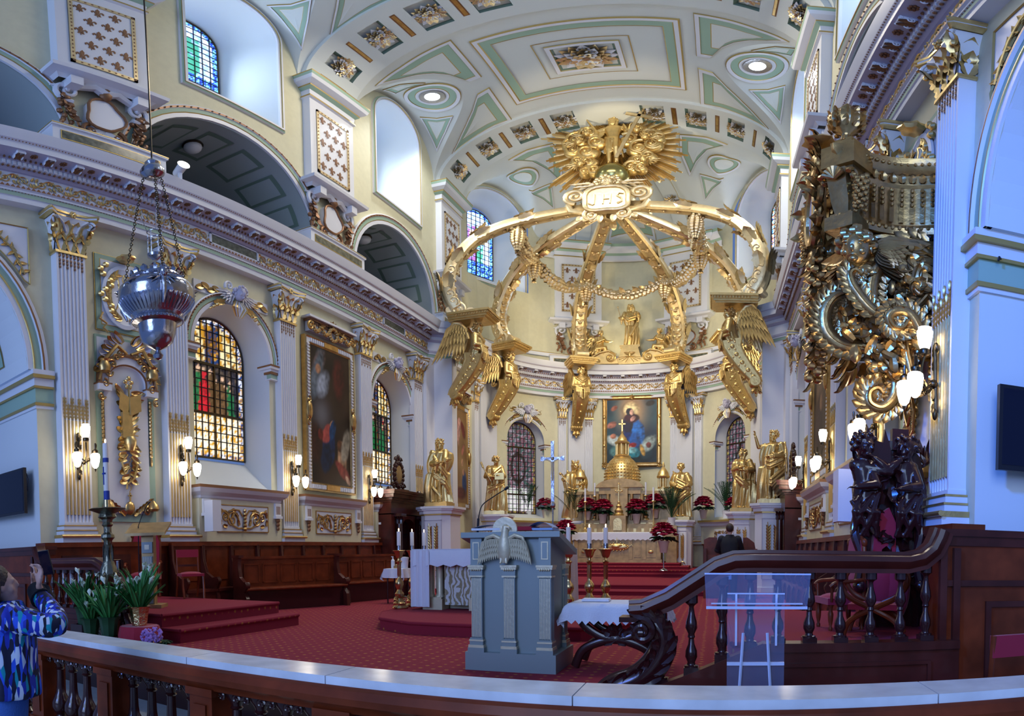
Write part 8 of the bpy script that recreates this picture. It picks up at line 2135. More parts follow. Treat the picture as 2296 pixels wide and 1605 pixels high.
for i in range(9):
    y = 8.35+i*.82; od = ('first', 'second', 'third', 'fourth', 'fifth', 'sixth', 'seventh', 'eighth', 'ninth')[i]
    put(first, ST, dict(loc=(XL+.30, y, FL), rz=pi/2), f'dark wooden choir stall along the left wall, {od} from the red chairs', 'choir stalls')
    put(first, ST, dict(loc=(XR-.30, y, FL), rz=-pi/2), f'dark wooden choir stall along the right wall, {od} from the carved throne', 'choir stalls')
def bench(x, y, rz, W_, label):
    t = thing('bench', label, 'bench', (x, y, FL), rz, 'dark panelled benches on the left'); h = W_/2
    k = MB(); k.box(-h, h, -.50, 0, .40, .45); k.tube([(-h, -.5, .425), (h, -.5, .425)], .027, 8); k.obj('seat', 'woodr', t, 30)
    k = MB(); k.box(-h, h, -.06, 0, .3, 1.0); k.box(-h, h, -.09, .03, 1.0, 1.05)
    n = int(W_/.42)
    for i in range(n): x0 = -h+.1+(W_-.2)*i/n; k.box(x0+.03, x0+(W_-.2)/n-.03, -.075, -.06, .52, .55); k.box(x0+.03, x0+(W_-.2)/n-.03, -.075, -.06, .88, .91); k.box(x0+.03, x0+.06, -.075, -.06, .52, .9); k.box(x0+(W_-.2)/n-.06, x0+(W_-.2)/n-.03, -.075, -.06, .52, .9)
    k.obj('backrest', 'woodr', t, 0)
    k = MB(); k.box(-h, h, -.40, -.36, 0, .40); k.obj('kickboard', 'woodd', t, 0)
    for x in (-h, h):
        k = MB(); k.prism([(-.55, 0), (-.52, .25), (-.42, .36), (-.50, .46), (-.52, .55), (-.40, .56), (-.22, .66), (-.16, .85), (-.18, 1.03), (.08, 1.03), (.08, 0)], x-.035, x+.035, 'x'); k.box(x-.05, x+.05, -.24, .1, 1.03, 1.08); k.tube([(x-.045, -.46, .50), (x+.045, -.46, .50)], .07, 14); k.obj('bench_end', 'wood', t, 30)
bench(-8.12, 10.25, radians(68), 2.3, 'long dark wooden bench nearest the red chairs on the left')
bench(-7.75, 12.75, radians(78), 2.2, 'dark wooden bench farther back, beside the small white table')
# red armchairs
def throne(loc, rz, label, s=1.):
    t = thing('armchair', label, 'chair', loc, rz, None, s)
    k = MB(); k.box(-.32, .32, -.36, .26, .40, .50); k.ell((0, -.05, .5), (.31, .30, .07), 0, 16, 8); k.obj('seat', 'red', t, 40)
    k = MB(); P = [(-.28, .50), (-.30, 1.2), (-.24, 1.38), (-.12, 1.46), (0, 1.52), (.12, 1.46), (.24, 1.38), (.30, 1.2), (.28, .50)]; k.prism(P, .20, .28, 'y'); k.obj('backrest', 'red', t, 40)
    k = MB(); k.tube(catmull([(a, .24, b) for a, b in P], 3), .035, 8, up=(0, 1, 0)); k.ell((0, .22, 1.56), (.07, .04, .06))
    for a in (-.3, .3): k.ell((a, .24, 1.36), (.05, .05, .07))
    k.obj('back_frame', 'woodr', t)
    for sg in (-1, 1):
        k = MB(); k.tube(catmull([(sg*.31, .22, .78), (sg*.36, 0, .76), (sg*.37, -.25, .74), (sg*.36, -.34, .68)]), .03, 8); k.tube([(sg*.34, -.30, .70), (sg*.31, -.30, .45)], .025, 8); k.obj('armrest', 'woodr', t)
        for y in (-.30, .22): k = MB(); k.lathe([(.03, 0), (.035, .04), (.02, .07), (.04, .16), (.045, .26), (.025, .32), (.045, .40)], 12, (sg*.28, y, 0)); k.obj('leg', 'woodr', t)
    return t
p = at(326, 1340, Z=.9); throne((p.x, p.y, .9), radians(40), 'tall red velvet armchair with carved frame on the left dais', .84)
def side_chair(loc, rz, label, m='red', s=1.):
    t = thing('side_chair', label, 'chair', loc, rz, None, s)
    k = MB(); k.box(-.22, .22, -.24, .20, .42, .47); k.ell((0, -.02, .47), (.21, .21, .035), 0, 14, 6); k.obj('seat', m, t, 40)
    k = MB(); k.box(-.22, .22, .22, .26, .78, .93); k.obj('top_rail', m, t, 0)
    k = MB(); k.box(-.2, .2, .22, .245, .60, .64); k.obj('back_rail', 'wood', t, 0)
    for sg in (-1, 1):
        k = MB(); k.tube(catmull([(sg*.21, .34, 0), (sg*.21, .24, .25), (sg*.21, .20, .45), (sg*.21, .23, .7), (sg*.21, .25, .93)]), .02, 8); k.obj('rear_leg', 'woodr', t)
        k = MB(); k.tube(catmull([(sg*.19, -.30, 0), (sg*.2, -.25, .2), (sg*.2, -.21, .44)]), .022, 8); k.obj('front_leg', 'woodr', t)
    return t
p = at(428, 1340, Z=.9); side_chair((p.x, p.y, .9), radians(60), 'small red-seated chair next to the tall red armchair on the left dais', s=.92)
side_chair((1.95+.27, 4.62, .0), radians(180+8), 'dark chair with purple-red top rail against the mahogany enclosure at the right edge', s=1.12)
throne((1.25, 6.15, .90), radians(-80), 'red velvet armchair behind the right balustrade, left of the curule chair', .62)
# curule chair behind the right balusters
t = thing('curule_chair', 'dark wooden chair with curved scrolling arms behind the right balustrade', 'chair', (1.45, 5.65, .90), radians(-20))
k = MB(); k.box(-.22, .22, -.2, .2, .24, .29); k.obj('seat', 'red', t, 30)
for y in (-.2, .2):
    for sg in (-1, 1):
        k = MB(); k.tube(catmull([(-sg*.26, y, 0), (-sg*.2, y, .14), (0, y, .25), (sg*.22, y, .36), (sg*.3, y, .50), (sg*.24, y, .60), (sg*.16, y, .60)]), .025, 8); k.obj('curved_leg', 'woodr', t)

# ---------------- carved throne with angels, right ----------------
t = thing('carved_throne', 'tall dark carved throne with winged child angels and crimson back, against the right wall', 'throne', (1.78, 6.25, .9)); O = Vector((1.78, 6.25, .9))
q = lambda px_, py_, Y=6.2: Vector(at(px_, py_, Y=Y))-O
k = MB(); k.box(-.34, .38, -.02, .14, 0, 1.15); k.prism([(-.36, 1.0), (-.40, 1.4), (-.30, 1.75), (-.1, 1.9), (.1, 1.9), (.28, 1.75), (.36, 1.4), (.36, 1.0)], .0, .14, 'y'); 
k.box(.20, .26, -.1, .12, 0, 1.1); k.box(.30, .38, -.1, .12, 0, 1.1); k.obj('back', 'woodd', t, 20)
k = MB(); k.prism([(q(1938, 1225).x+.05, .3), (q(1945, 1190).x+.05, .9), (q(1968, 1130).x, 1.13), (q(1990, 1118).x, 1.2), (q(2005, 1150).x, 1.05), (q(2005, 1225).x, .3)], -.12, -.02, 'y'); k.ell((-.15, -.2, .45), (.16, .12, .30), 0, 14, 10); k.ell((-.02, -.22, .42), (.15, .12, .34), 0, 14, 10); k.obj('upholstery', 'red', t, 40)
k = MB()
for sx, lk in ((.12, -.8), (-.32, .5)):
    c = Vector((sx, -.06, 0)); zs_ = 1.72
    k.loft([ring(c.x+o, c.y, z, rx, ry, 20, .04, 6, z*5) for o, z, rx, ry in ((.0, 1.0, .06, .06), (.02, 1.12, .13, .10), (.03, 1.3, .15, .11), (.02, 1.45, .12, .09), (0, 1.58, .13, .09), (0, zs_-.06, .09, .07), (0, zs_-.02, .04, .04))])
    head(k, (c.x-.01, c.y-.03, zs_+.10), .26, (lk, -.7, -.1), hair='short')
    arm(k, (c.x-.09, c.y, zs_-.1), (c.x-.2*(1 if lk < 0 else -1), c.y-.08, zs_-.16), (c.x-.36*(1 if lk < 0 else -1), c.y-.1, zs_-.03), .045, 1., hd=(-1, 0, .5), hs=.11, sleeve=False); arm(k, (c.x+.06, c.y, zs_-.1), (c.x+.10, c.y-.12, zs_-.3), (c.x-.12, c.y-.18, zs_-.34), .045, 1., hd=(-1, 0, 0), hs=.11, sleeve=False)
    for i in range(7): k.tube([(c.x+.14*cos(i), c.y-.08, 1.35-.03*i), (c.x+.12*cos(i+1), c.y-.14, 1.15), (c.x+.14*cos(i+2), c.y-.1, .9)], [.03, .035, .02], 6)
o = k.obj('child_angels', 'woodd', t, 0); remesh(o, .012, 1)
k = MB()
wing(k, (.26, .02, 1.62), (.35, .2, .6), (1, 0, 0), .38, 0, 6, (.3, -1, 0)); wing(k, (-.30, 0, 1.5), (-.2, .2, 1), (-1, 0, 0), .3, 0, 6)
k.prism([(-.36, 1.55), (-.30, 2.02), (-.24, 1.88), (-.14, 1.86), (-.12, 2.0), (-.06, 1.8), (-.05, 1.5)], -.1, -.04, 'y'); k.box(-.03, .14, -.05, .04, 1.8, 2.02)
for i in range(30): a = 2.4*i; k.leaf((-.25+.5*((i*7) % 10)/10, -.1, 1.5-.045*i), (cos(a), -.3, sin(a)), (0, -1, 0), .2, .1, .7, 0, 3, 5)
for sg, x in ((-1, -.36), (1, .2)): k.tube(catmull([(x, -.08, 1.2), (x+sg*.06, -.14, .95), (x, -.2, .7), (x+sg*.04, -.22, .45)]), .05, 8); k.ell((x+sg*.03, -.24, .42), .07)
k.obj('carving', 'woodd', t)

# white loudspeaker boxes fixed by the dado panels
k = MB(); k.box(-.12, .12, -.12, .12, 0, .62); item('white_speaker_box', 'slim white box on the left wall beside the first gilt grille', 'speaker', k, 'potw', (XL+.42, 9.02, 2.12), 0)
k = MB(); k.box(-.16, .16, -.2, .2, 0, .74); item('white_speaker_box', 'white box on the right wall in front of the dado grille', 'speaker', k, 'potw', (XR-.50, 8.95, 2.08), 0)

# ---------------- left lectern, microphone, paschal candle ----------------
p = at(333, 1200, Y=5.95)
t = thing('wooden_lectern', 'wooden lectern with fluted blue-grey column and brown slanted top on the left dais', 'lectern', (p.x, 5.95, .9), radians(35)); zt = 1.10
k = MB(); k.add([(-.30, -.22, zt-.05), (.30, -.22, zt-.05), (.30, .2, zt+.12), (-.30, .2, zt+.12), (-.30, -.22, zt-.01), (.30, -.22, zt-.01), (.30, .2, zt+.16), (-.30, .2, zt+.16)], [(0, 3, 2, 1), (4, 5, 6, 7), (0, 1, 5, 4), (1, 2, 6, 5), (2, 3, 7, 6), (3, 0, 4, 7)]); k.obj('top', 'oak', t, 0)
k = MB(); k.box(-.09, .09, -.08, .08, .05, zt); k.obj('post', 'oak', t, 0)
k = MB(); k.box(-.075, .075, -.10, -.08, .06, .75); k.box(-.08, .08, -.11, -.08, .80, .96)
for x in (-.05, -.025, 0, .025, .05): k.box(x-.004, x+.004, -.105, -.1, .1, .74, 1)
k.box(-.035, .035, -.114, -.11, .85, .92, 1); k.obj('fluted_front', ['greyp', 'pgold'], t, 0)
k = MB(); k.box(-.22, .22, -.2, .2, 0, .05); k.obj('base', 'oak', t, 0)
k = MB(); a = at(310, 1180, Y=5.85); b = at(312, 1310, Y=5.85); c = at(333, 1128, Y=5.85); k.tube([(b.x, b.y, .9), (a.x, a.y, a.z)], .008, 6); k.tube(catmull([a, a.lerp(c, .5)+Vector((-.01, 0, .02)), c]), .006, 6); k.tube([c, c+Vector((.04, 0, .02))], .014, 8); k.lathe([(.12, .9), (.1, .93), (.02, .95)], 14, (b.x, b.y, 0)); k.mp(lambda x, y, z: (x-b.x, y-b.y, z-.9)); item('microphone_stand', 'thin black microphone stand in front of the left wooden lectern', 'microphone', k, 'black', (b.x, b.y, .9))
px_, py_ = -6.84, 4.9
t = thing('paschal_candlestand', 'tall ornate grey-bronze candlestand with wide scalloped bowl, holding the paschal candle', 'candlestand', (px_, py_, FL)); k = MB()
prof = [(.30, 0), (.31, .04), (.27, .08), (.26, .28), (.28, .31), (.2, .35), (.17, .42), (.2, .48), (.17, .55), (.10, .60), (.07, .62), (.09, .65), (.06, .70), (.09, .76), (.115, .84), (.12, .90), (.10, .97), (.065, 1.06), (.05, 1.2), (.055, 1.32), (.09, 1.36), (.085, 1.4), (.05, 1.43), (.05, 1.5), (.075, 1.53), (.06, 1.56), (.07, 1.6), (.12, 1.63), (.10, 1.68), (.23, 1.73), (.245, 1.74), (.23, 1.75), (.06, 1.745)]
k.lathe(prof, 32, fl=8, fa=.04)
for i in range(6):
    a = 2*pi*i/6; k.spiral((.12*cos(a), .12*sin(a), .86), (cos(a), sin(a), 0), (0, 0, 1), .05, 1.4, .012, 0); k.leaf((.19*cos(a), .19*sin(a), .34), (0, 0, 1), (cos(a), sin(a), 0), .22, .14, .5, 0, 3, 6); k.leaf((.06*cos(a), .06*sin(a), 1.02), (0, 0, 1), (cos(a), sin(a), 0), .26, .06, .1, 0, 3, 6)
for i in range(28): a = 2*pi*i/28; k.ell((.185*cos(a), .185*sin(a), .56), .014, 0, 5, 4)
k.obj('stand', 'bronze', t); k = MB(); k.lathe([(.048, 1.74), (.048, 1.86)], 16); k.obj('socket', 'brass', t)
M['bluew'] = mat('blue_wax_ornament', (.02, .05, .32), .5)
t = thing('paschal_candle', 'tall white paschal candle with blue cross and bands, flame lit', 'candle', (px_, py_, FL+1.86)); k = MB(); k.lathe([(.038, 0), (.038, .74), (.034, .76)], 18); k.obj('wax', 'wax', t)
k = MB()
for z0, z1 in ((.0, .12), (.50, .56)): k.lathe([(.0395, z0), (.0395, z1)], 18)
k.box(-.008, .008, -.045, -.036, .2, .44); k.box(-.03, .03, -.043, -.030, .34, .36)
k.obj('blue_decoration', 'bluew', t, 0); k = MB(); k.ell((0, 0, .79), (.012, .012, .03)); k.obj('flame', 'flame', t)

# flowers before the left stair
M['lily'] = mat('cream_lily', (.78, .85, .72), .5); M['hyd'] = mat('mauve_hydrangea', (.42, .22, .58), .6, var=.3, vscale=20)
def lilies(loc, label, n, seed, wrap='foil', h=.55):
    t = thing('potted_lilies', label, 'plant', loc, 0, 'white lilies in wrapped pots'); rr = random.Random(seed)
    k = MB(); k.lathe([(.085, 0), (.10, .12), (.115, .2), (.14, .23)], 18, fl=9, fa=.05); k.obj('wrapped_pot', wrap, t)
    k = MB(); f = MB()
    for i in range(n):
        a = rr.uniform(0, 6.28); s = rr.uniform(.1, 1.1); k.leaf((.04*cos(a), .04*sin(a), .18), (cos(a)*s, sin(a)*s, 1), (cos(a), sin(a), 0), rr.uniform(.6, 1.25)*h, .045, rr.uniform(.05, .55), 0, 0, 8)
    for i in range(n//4):
        a = rr.uniform(0, 6.28); s = rr.uniform(.08, .4)*h; z = rr.uniform(.6, 1.05)*h+.15; P = [Vector((0, 0, .18)), Vector((s*.4*cos(a), s*.4*sin(a), z*.6)), Vector((s*cos(a), s*sin(a), z))]
        k.tube(catmull(P, 4), .006, 5); d = Vector((cos(a)*.5, sin(a)*.5, 1)).normalized(); e = P[2]
        f.tube([e, e+d*.035, e+d*.06, e+d*.075], [.006, .016, .03, .034], 9, cap=False); f.leaf(e+d*.06, d+Vector((cos(a), sin(a), 0))*.5, -d, .06, .05, .3, 0, 1, 4)
    k.obj('leaves', 'leaf', t); f.obj('blooms', 'lily', t)
def LP(a, b, Y): return at(a, b, Y=Y)
for (a, b, Y, l, n, sd, h) in ((190, 1398, 4.75, 'white lilies behind the candlestand, leftmost of the pots', 34, 1, .50), (245, 1425, 4.45, 'white lilies right in front of the candlestand, lowest pot', 34, 2, .46), (205, 1425, 4.6, 'low white lilies between the leftmost pots', 30, 4, .36)):
    p = LP(a, b, Y); z = p.z
    k = MB(); k.box(-.14, .14, -.14, .14, 0, z-FL); k.lathe([(.12, z-FL-.01), (.12, z-FL)], 12); item('flower_block', {1: 'dark wooden block under the leftmost lilies', 2: 'dark wooden block under the lowest lilies', 4: 'dark wooden block under the low lilies'}[sd], 'plinth', k, 'woodd', (p.x, p.y, FL), 0, None, 0)
    lilies((p.x, p.y, z), l, n, sd, 'leafd', h)
p = LP(313, 1402, 4.7); k = MB(); zz = p.z-FL
k.lathe([(.27, 0), (.26, zz*.5), (.235, zz-.02), (.225, zz)], 40, fl=14, fa=.035); item('red_draped_table', 'small round table covered to the floor in red cloth under the lilies', 'table', k, 'red', (p.x, p.y, FL))
lilies((p.x, p.y, p.z), 'white lilies in a gold-wrapped pot on the red-draped table', 40, 3, h=.50)
p = LP(345, 1432, 4.55); k = MB(); rr = random.Random(3)
t = thing('hydrangea', 'mauve hydrangea with dark leaves at the foot of the red-draped table', 'plant', (p.x, p.y, FL)); zz = p.z-FL
k = MB(); k.lathe([(.10, 0), (.13, zz-.05), (.12, zz-.04)], 16); k.obj('pot', 'foil', t)
k = MB()
for (x, z, r) in ((-.07, .03, .075), (.06, .05, .08), (0, -.01, .07)):
    for i in range(60): v = Vector((rr.gauss(0, 1), rr.gauss(0, 1), rr.gauss(0, 1))).normalized()*r; k.ell((x+v.x, v.y-.03, zz+z+v.z), .016, 0, 5, 4)
k.obj('blooms', 'hyd', t); k = MB()
for i in range(16): a = i*2.4; k.leaf((0, 0, zz-.08), (cos(a), sin(a), .25), (0, 0, 1), .22, .12, -.2, 0, 0, 5)
k.obj('leaves', 'leafd', t)
# white cloths between the left balusters
rr = random.Random(2)
for i, (a, w_) in enumerate(((141, 9), (158, 12), (177, 13), (199, 14), (218, 13), (240, 12), (264, 8))):
    p = LP(a, 1272, 5.12); k = MB(); W_ = w_/1432*8.6; k.grid([[(-W_/2+W_*j/6, .012*sin(j*2+i), -z*.17+(.02 if z == 2 and j % 2 else 0)) for j in range(7)] for z in (0, 1, 2)])
    k.tube([(-W_/2, 0, .0), (W_/2, 0, 0)], .008, 5)
    if i == 0: item('white_napkin', 'white cloth hung behind the left balusters, leftmost of the row', 'cloth', k, 'cloth', (p.x, p.y, p.z+.08), 0, 'white cloths behind the left balusters')
    else: item('white_napkin', ('', 'second', 'third', 'fourth', 'fifth', 'sixth', 'rightmost')[i]+' of the white cloths hung behind the left balusters', 'cloth', k, 'cloth', (p.x, p.y, p.z+.08), 0, 'white cloths behind the left balusters')
k = MB(); a = LP(135, 1270, 5.14); b = LP(272, 1270, 5.14); k.tube([(0, 0, 0), (b.x-a.x, 0, 0)], .01, 6); k.box(-.02, .02, -.02, .02, -(a.z+.08-FL), 0); k.box(b.x-a.x-.02, b.x-a.x+.02, -.02, .02, -(a.z+.08-FL), 0); item('drying_rack', 'thin dark rail carrying white cloths behind the left balusters', 'rack', k, 'woodd', (a.x, a.y, a.z+.08))

# small white-clothed table with bottle and bucket
wx, wy = LP(893, 1345, 12).x, 12.0
t = thing('credence_table', 'small dark table under a white cloth, left of the candlesticks', 'table', (wx, wy, FL))
for sx in (-.17, .17):
    for sy in (-.15, .15): k = MB(); k.tube([(sx, sy, 0), (sx, sy, .72)], .018, 8); k.obj('leg', 'woodd', t)
k = MB(); k.box(-.2, .2, -.18, .18, .70, .73); k.obj('tabletop', 'woodd', t, 0)
drape(.42, .38, .745, .2, 'white cloth over the small table beside the candlesticks', (wx, wy, FL), 'white_cloth', False, 2)
k = MB(); k.lathe([(.035, 0), (.04, .02), (.04, .16), (.02, .19), (.012, .2), (.012, .24)], 14); k.box(-.035, .012, -.008, .008, .235, .25); item('sanitizer_bottle', 'clear pump bottle on the small white-clothed table', 'bottle', k, 'potw', (wx-.12, wy, FL+.75))
k = MB(); k.lathe([(.075, 0), (.09, .2), (.095, .2), (.095, .23), (.02, .24)], 18); item('white_bucket', 'white lidded bucket on the small white-clothed table', 'bucket', k, 'potw', (wx+.15, wy+.02, FL+.75))
k = MB(); k.box(-.05, .05, -.04, .04, 0, .05); k.ell((0, 0, .06), (.04, .03, .025)); item('small_cruet_box', 'small beige box between the bottle and the bucket', 'box', k, 'oak', (wx+.01, wy-.08, FL+.75))

# ---------------- acrylic lectern ----------------
t = thing('acrylic_lectern', 'transparent acrylic lectern lit blue before the right balustrade', 'lectern', (.28, 3.95, 0))
M['acr'] = mat('clear_acrylic', (.5, .62, 1), .05, alpha=.085, spec=.6)
M['acre'] = mat('acrylic_edge', (.7, .78, 1), .2, alpha=.8)
k = MB(); k.add([(-.33, -.05, 1.30), (.29, -.05, 1.30), (.345, .17, 1.50), (-.345, .17, 1.50), (-.33, -.062, 1.305), (.29, -.062, 1.305), (.345, .158, 1.505), (-.345, .158, 1.505)], [(0, 3, 2, 1), (4, 5, 6, 7), (0, 1, 5, 4), (1, 2, 6, 5), (2, 3, 7, 6), (3, 0, 4, 7)]); k.obj('reading_plate', 'acr', t, 0)
k = MB(); k.box(-.20, .16, .02, .03, .0, 1.385); k.obj('front_panel', 'acr', t, 0)
k = MB(); k.box(-.33, .29, -.075, -.06, 1.295, 1.312); k.box(-.30, .26, -.08, -.045, 1.325, 1.332); k.box(-.345, .345, .155, .172, 1.497, 1.507); k.box(-.2, .16, .018, .032, 1.38, 1.388); k.box(-.2, .16, .015, .035, .93, .95); k.obj('plate_edge', 'acre', t, 0)
for a, b in (((-.145, 1.385), (-.145, 1.06)), ((.105, 1.385), (.105, 1.06)), ((-.1, 1.14), (-.17, .0)), ((.05, 1.14), (.12, .0))):
    k = MB(); k.tube([(a[0], .0, a[1]), (b[0], .0, b[1])], .009, 4); k.obj('strut', 'acre', t, 0)
k = MB(); k.box(-.24, .2, -.18, .18, 0, .02); k.obj('foot_plate', 'acr', t, 0)
k = MB(); k.box(-.045, .045, -.004, .004, -.10, .10); item('white_notice', 'small white sheet behind the handrail above the acrylic lectern', 'paper', k, 'cloth', tuple(at(1628, 1272, Y=5.3)), 0, None, 0)
k = MB(); k.tube([(0, 0, -.12), (0, 0, -.72)], .008, 6); k.box(-.06, .06, -.06, .06, -.74, -.72); k.tube([(0, 0, -.12), (0, .0, -.08)], .006, 6); p = at(1628, 1272, Y=5.3); k2 = p.z-FL
k = MB(); k.tube([(0, .012, 0), (0, .012, k2-.08)], .008, 6); k.lathe([(.1, 0), (.02, .02)], 12); item('notice_stand', 'thin stand holding the small white sheet', 'stand', k, 'black', (p.x, p.y, FL))
light('acrylic_lectern_spot', 'SPOT', (-.6, 1.8, 3.4), 40, (.12, .25, 1), .05, aim=(.3, 4.6, 1.3), cone=.9)  # unseen blue spot in mid-air aimed at the lectern, not an LED in it

# ---------------- organ and organist ----------------
ox_, oy_ = .36, 14.9
t = thing('organ_console', 'dark wooden organ console with open music, right of the altar steps', 'organ', (ox_, oy_, FL))
k = MB(); k.box(-.55, .55, 0, .5, 0, 1.0); k.prism([(-.62, .7), (-.62, 1.36), (-.5, 1.42), (.42, 1.42), (.58, 1.3), (.62, 1.1), (.62, .7)], .3, .6, 'y'); k.box(-.62, -.55, -.2, .5, 0, 1.15); k.box(.55, .62, -.2, .5, 0, 1.15); k.obj('case', 'woodr', t, 0)
k = MB(); k.box(-.5, .5, -.2, .1, .78, .84); k.box(-.45, .45, -.18, 0, .84, .86, 1); k.obj('keyboard', ['wood', 'cloth'], t, 0)
k = MB(); k.box(-.3, .3, .2, .22, 1.1, 1.5)
for i in range(5): k.tube([(-.3+.15*i, .19, 1.1), (-.3+.15*i, .19, 1.52)], .006, 4)
k.obj('music_rack', 'cloth', t, 0)
M['skin'] = mat('skin', (.55, .33, .27), .5); M['coat'] = mat('black_coat', (.010, .011, .018), .75); M['hair'] = mat('dark_brown_hair', (.05, .028, .022), .5, bump=.4, bscale=60); M['jean'] = mat('blue_denim', (.03, .10, .36), .8, bump=.3, bscale=120)
def person_body(t, H, arms, hd_look, hc, m='skin', vox=.010):
    k = MB()
    for sg in (-1, 1):
        k.tube([(sg*.09*H/1.65, 0, .87*H/1.65), (sg*.095, -.005, .48*H/1.65), (sg*.095, .015, .08)], [.088, .06, .038], 14); k.ell((sg*.095, .0, .80*H/1.65), (.09, .095, .12)); k.ell((sg*.10, -.05, .035), (.042, .12, .035))
    s = H/1.65
    k.loft([ring(0, cy, z*s, rx, ry, 24) for z, rx, ry, cy in ((.80, .15, .11, 0), (.9, .165, .12, 0), (1.02, .14, .10, 0), (1.15, .15, .11, -.01), (1.28, .17, .115, -.01), (1.36, .15, .09, 0), (1.40, .07, .06, 0), (1.44, .05, .055, -.01), (1.5, .045, .05, -.02))])
    for a in arms: arm(k, *a[:3], .04, 1., 0, **a[3])
    head(k, hc, .225, hd_look, (0, 0, 1), 0, None)
    o = k.obj('body', m, t, 0); return remesh(o, vox, 1)
t = thing('person', 'person in a black coat seen from behind, standing at the organ', 'person', (.33, 14.2, FL), radians(180))
AR = [((-.18, 0, 1.36), (-.27, -.12, 1.12), (-.16, -.38, 1.05), dict(hd=(.1, -1, 0), hs=.17, sleeve=False)), ((.18, 0, 1.36), (.27, -.12, 1.12), (.16, -.38, 1.05), dict(hd=(-.1, -1, 0), hs=.17, sleeve=False, side=-1))]
person_body(t, 1.65, AR, (0, -1, -.2), (0, -.03, 1.57))
k = MB(); k.loft([ring(0, 0, z, rx, ry, 30, .03, 7, z*3) for z, rx, ry in ((.62, .20, .16), (.85, .20, .16), (1.05, .19, .15), (1.25, .22, .16), (1.38, .20, .13), (1.43, .10, .09), (1.46, .085, .085))])
for sg in (-1, 1): k.tube([(sg*.18, 0, 1.36), (sg*.27, -.12, 1.12), (sg*.165, -.36, 1.05)], [.085, .07, .055], 12); k.ell((sg*.18, 0, 1.36), .085); k.ell((sg*.27, -.12, 1.12), .072)
k.obj('coat', 'coat', t, 60)
k = MB()
for sg in (-1, 1): k.tube([(sg*.09, 0, .85), (sg*.095, 0, .48), (sg*.095, .015, .07)], [.11, .085, .06], 14); k.ell((sg*.1, -.05, .04), (.05, .14, .045))
k.obj('trousers', 'coat', t, 60)
k = MB(); k.ell((0, .015, 1.615), (.088, .10, .10), 0, 16, 12); k.obj('hair', 'hair', t)

# ---------------- woman taking a photograph ----------------
jm = M['jacket'] = mat('blue_leaf_print_jacket', (.02, .04, .4), .6); nt = jm.node_tree; b_ = nt.nodes['Principled BSDF']; tc = nt.nodes['Texture Coordinate']
mp_ = _n(nt, 'ShaderNodeMapping'); mp_.inputs['Scale'].default_value = (48, 48, 11); mp_.inputs['Rotation'].default_value = (.75, .5, .3); nz = _n(nt, 'ShaderNodeTexNoise'); nz.inputs['Scale'].default_value = 3
vo = _n(nt, 'ShaderNodeTexVoronoi'); vo.feature = 'F1'; vo.inputs['Scale'].default_value = 1.0; cr = _n(nt, 'ShaderNodeValToRGB'); cr.color_ramp.interpolation = 'CONSTANT'; e = cr.color_ramp.elements
e[0].position = 0; e[0].color = (.005, .008, .04, 1); e[1].position = .30; e[1].color = (.01, .03, .42, 1)
for ps, c_ in ((.52, (.02, .10, .75, 1)), (.68, (.0, .30, .42, 1)), (.76, (.62, .72, .9, 1)), (.9, (.004, .006, .03, 1))): q_ = e.new(ps); q_.color = c_
vo2 = _n(nt, 'ShaderNodeSeparateColor'); nt.links.new(tc.outputs['Object'], mp_.inputs[0]); nt.links.new(mp_.outputs[0], vo.inputs['Vector']); nt.links.new(vo.outputs['Color'], vo2.inputs[0]); nt.links.new(vo2.outputs[0], cr.inputs[0]); nt.links.new(cr.outputs[0], b_.inputs['Base Color'])
M['hairl'] = mat('ash_brown_hair', (.055, .036, .03), .5, bump=.5, bscale=50)
dv = ray(14, 1312); dv = Vector((dv.x, dv.y, 0)).normalized(); wp = dv*4.0; rz = atan2(.47, -.88)
t = thing('person', 'woman in a blue leaf-print jacket and jeans holding up a phone at the left edge', 'person', (wp.x, wp.y, 0), rz)
RI = Matrix.Rotation(-rz, 3, 'Z')
def loc_(px_, py_, D=4.): v = ray(px_, py_); s = D/hypot(v.x, v.y); return RI @ (Vector((v.x*s, v.y*s, EYE+v.z*s))-Vector((wp.x, wp.y, 0)))
h1 = loc_(93, 1293, 4.0); h2 = loc_(80, 1290, 4.2)
AR = [((-.17, 0, 1.30), (-.22, -.30, 1.26), (h2.x, h2.y+.02, h2.z-.06), dict(hd=(.1, -.25, 1), hn=(-.2, -1, 0), hs=.165, curl=.5, sleeve=False, side=-1)),
      ((.17, 0, 1.30), (.22, -.30, 1.22), (h1.x+.02, h1.y+.02, h1.z-.05), dict(hd=(-.1, -.2, 1), hn=(.3, -1, 0), hs=.165, curl=.6, sleeve=False, side=1))]
person_body(t, 1.58, AR, (0, -.95, .25), (0, .03, 1.49))
k = MB(); k.loft([ring(0, cy, z, rx, ry, 36, .035, 8, z*4) for z, rx, ry, cy in ((.80, .235, .20, 0), (.86, .24, .205, 0), (1.0, .22, .19, 0), (1.12, .215, .18, -.01), (1.24, .215, .17, -.01), (1.32, .19, .14, -.01), (1.37, .11, .10, -.01), (1.40, .085, .085, -.015))])
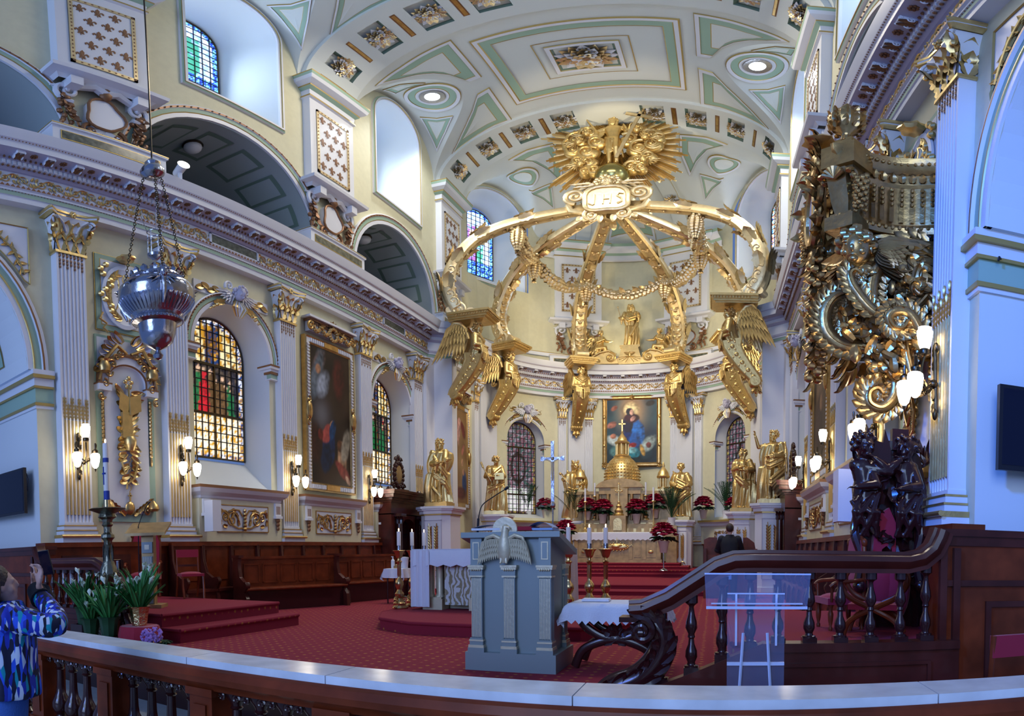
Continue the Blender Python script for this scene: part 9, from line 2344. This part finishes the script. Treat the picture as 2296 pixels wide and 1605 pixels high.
for A in AR:
    sh_, el_, wr2 = Vector(A[0]), Vector(A[1]), Vector(A[2]); k.tube(catmull([sh_, el_, el_.lerp(wr2, .72)], 5), [.088, .082, .078, .076, .076, .074, .07, .066, .062, .06, .058], 16); k.ell(sh_, .098)
o = k.obj('jacket', 'jacket', t, 0); remesh(o, .014, 1)
k = MB()
for A in AR: el_, wr2 = Vector(A[1]), Vector(A[2]); k.tube([el_.lerp(wr2, .62), el_.lerp(wr2, .86)], [.072, .062], 16)
k.obj('dark_cuffs', 'coat', t, 60)
k = MB()
for sg in (-1, 1): k.tube([(sg*.085, 0, .84), (sg*.10, -.01, .46), (sg*.10, .02, .08)], [.125, .09, .07], 18); k.ell((sg*.085, .01, .82), (.12, .13, .12))
k.obj('jeans', 'jean', t, 60)
k = MB()
for sg in (-1, 1): k.ell((sg*.10, -.05, .04), (.05, .14, .045))
k.obj('shoes', 'coat', t)
k = MB(); k.ell((0, .085, 1.525), (.108, .115, .11), 0, 18, 12)
for i in range(34):
    a = -.35+3.85*i/33; x, y = .09*cos(a), .08+.09*sin(a); k.tube([(x, y, 1.57), (x*1.15, y+.01, 1.44), (x*1.3, y+.03, 1.32), (x*1.3, y+.04, 1.20)], [.022, .026, .024, .008], 6)
k.obj('long_hair', 'hairl', t)
k = MB(); k.box(-.04, .04, -.005, .005, -.08, .08); k.box(-.036, .036, -.0056, .0056, -.076, .076, 1)
pc = wp+Matrix.Rotation(rz, 3, 'Z') @ ((h1+h2)/2+Vector((0, -.05, .085))); o = item('smartphone', 'black smartphone held up in both hands of the woman', 'phone', k, ['black', 'navy'], tuple(pc), 0, None, 0); o.rotation_euler = (radians(-14), radians(6), rz+radians(55))
# the setting's plain names
import re as _re
_n_ = 0
for o in list(bpy.data.objects):
    if o.get('kind') == 'structure' and o.parent is None and not _re.match(r'(wall_(left|right|back)|floor|ceiling|window_\d+)(\.\d+)?$', o.name):
        _n_ += 1; o.name = 'trim_tmp_%d' % _n_
for i in range(1, _n_+1): bpy.data.objects['trim_tmp_%d' % i].name = 'trim_%d' % i
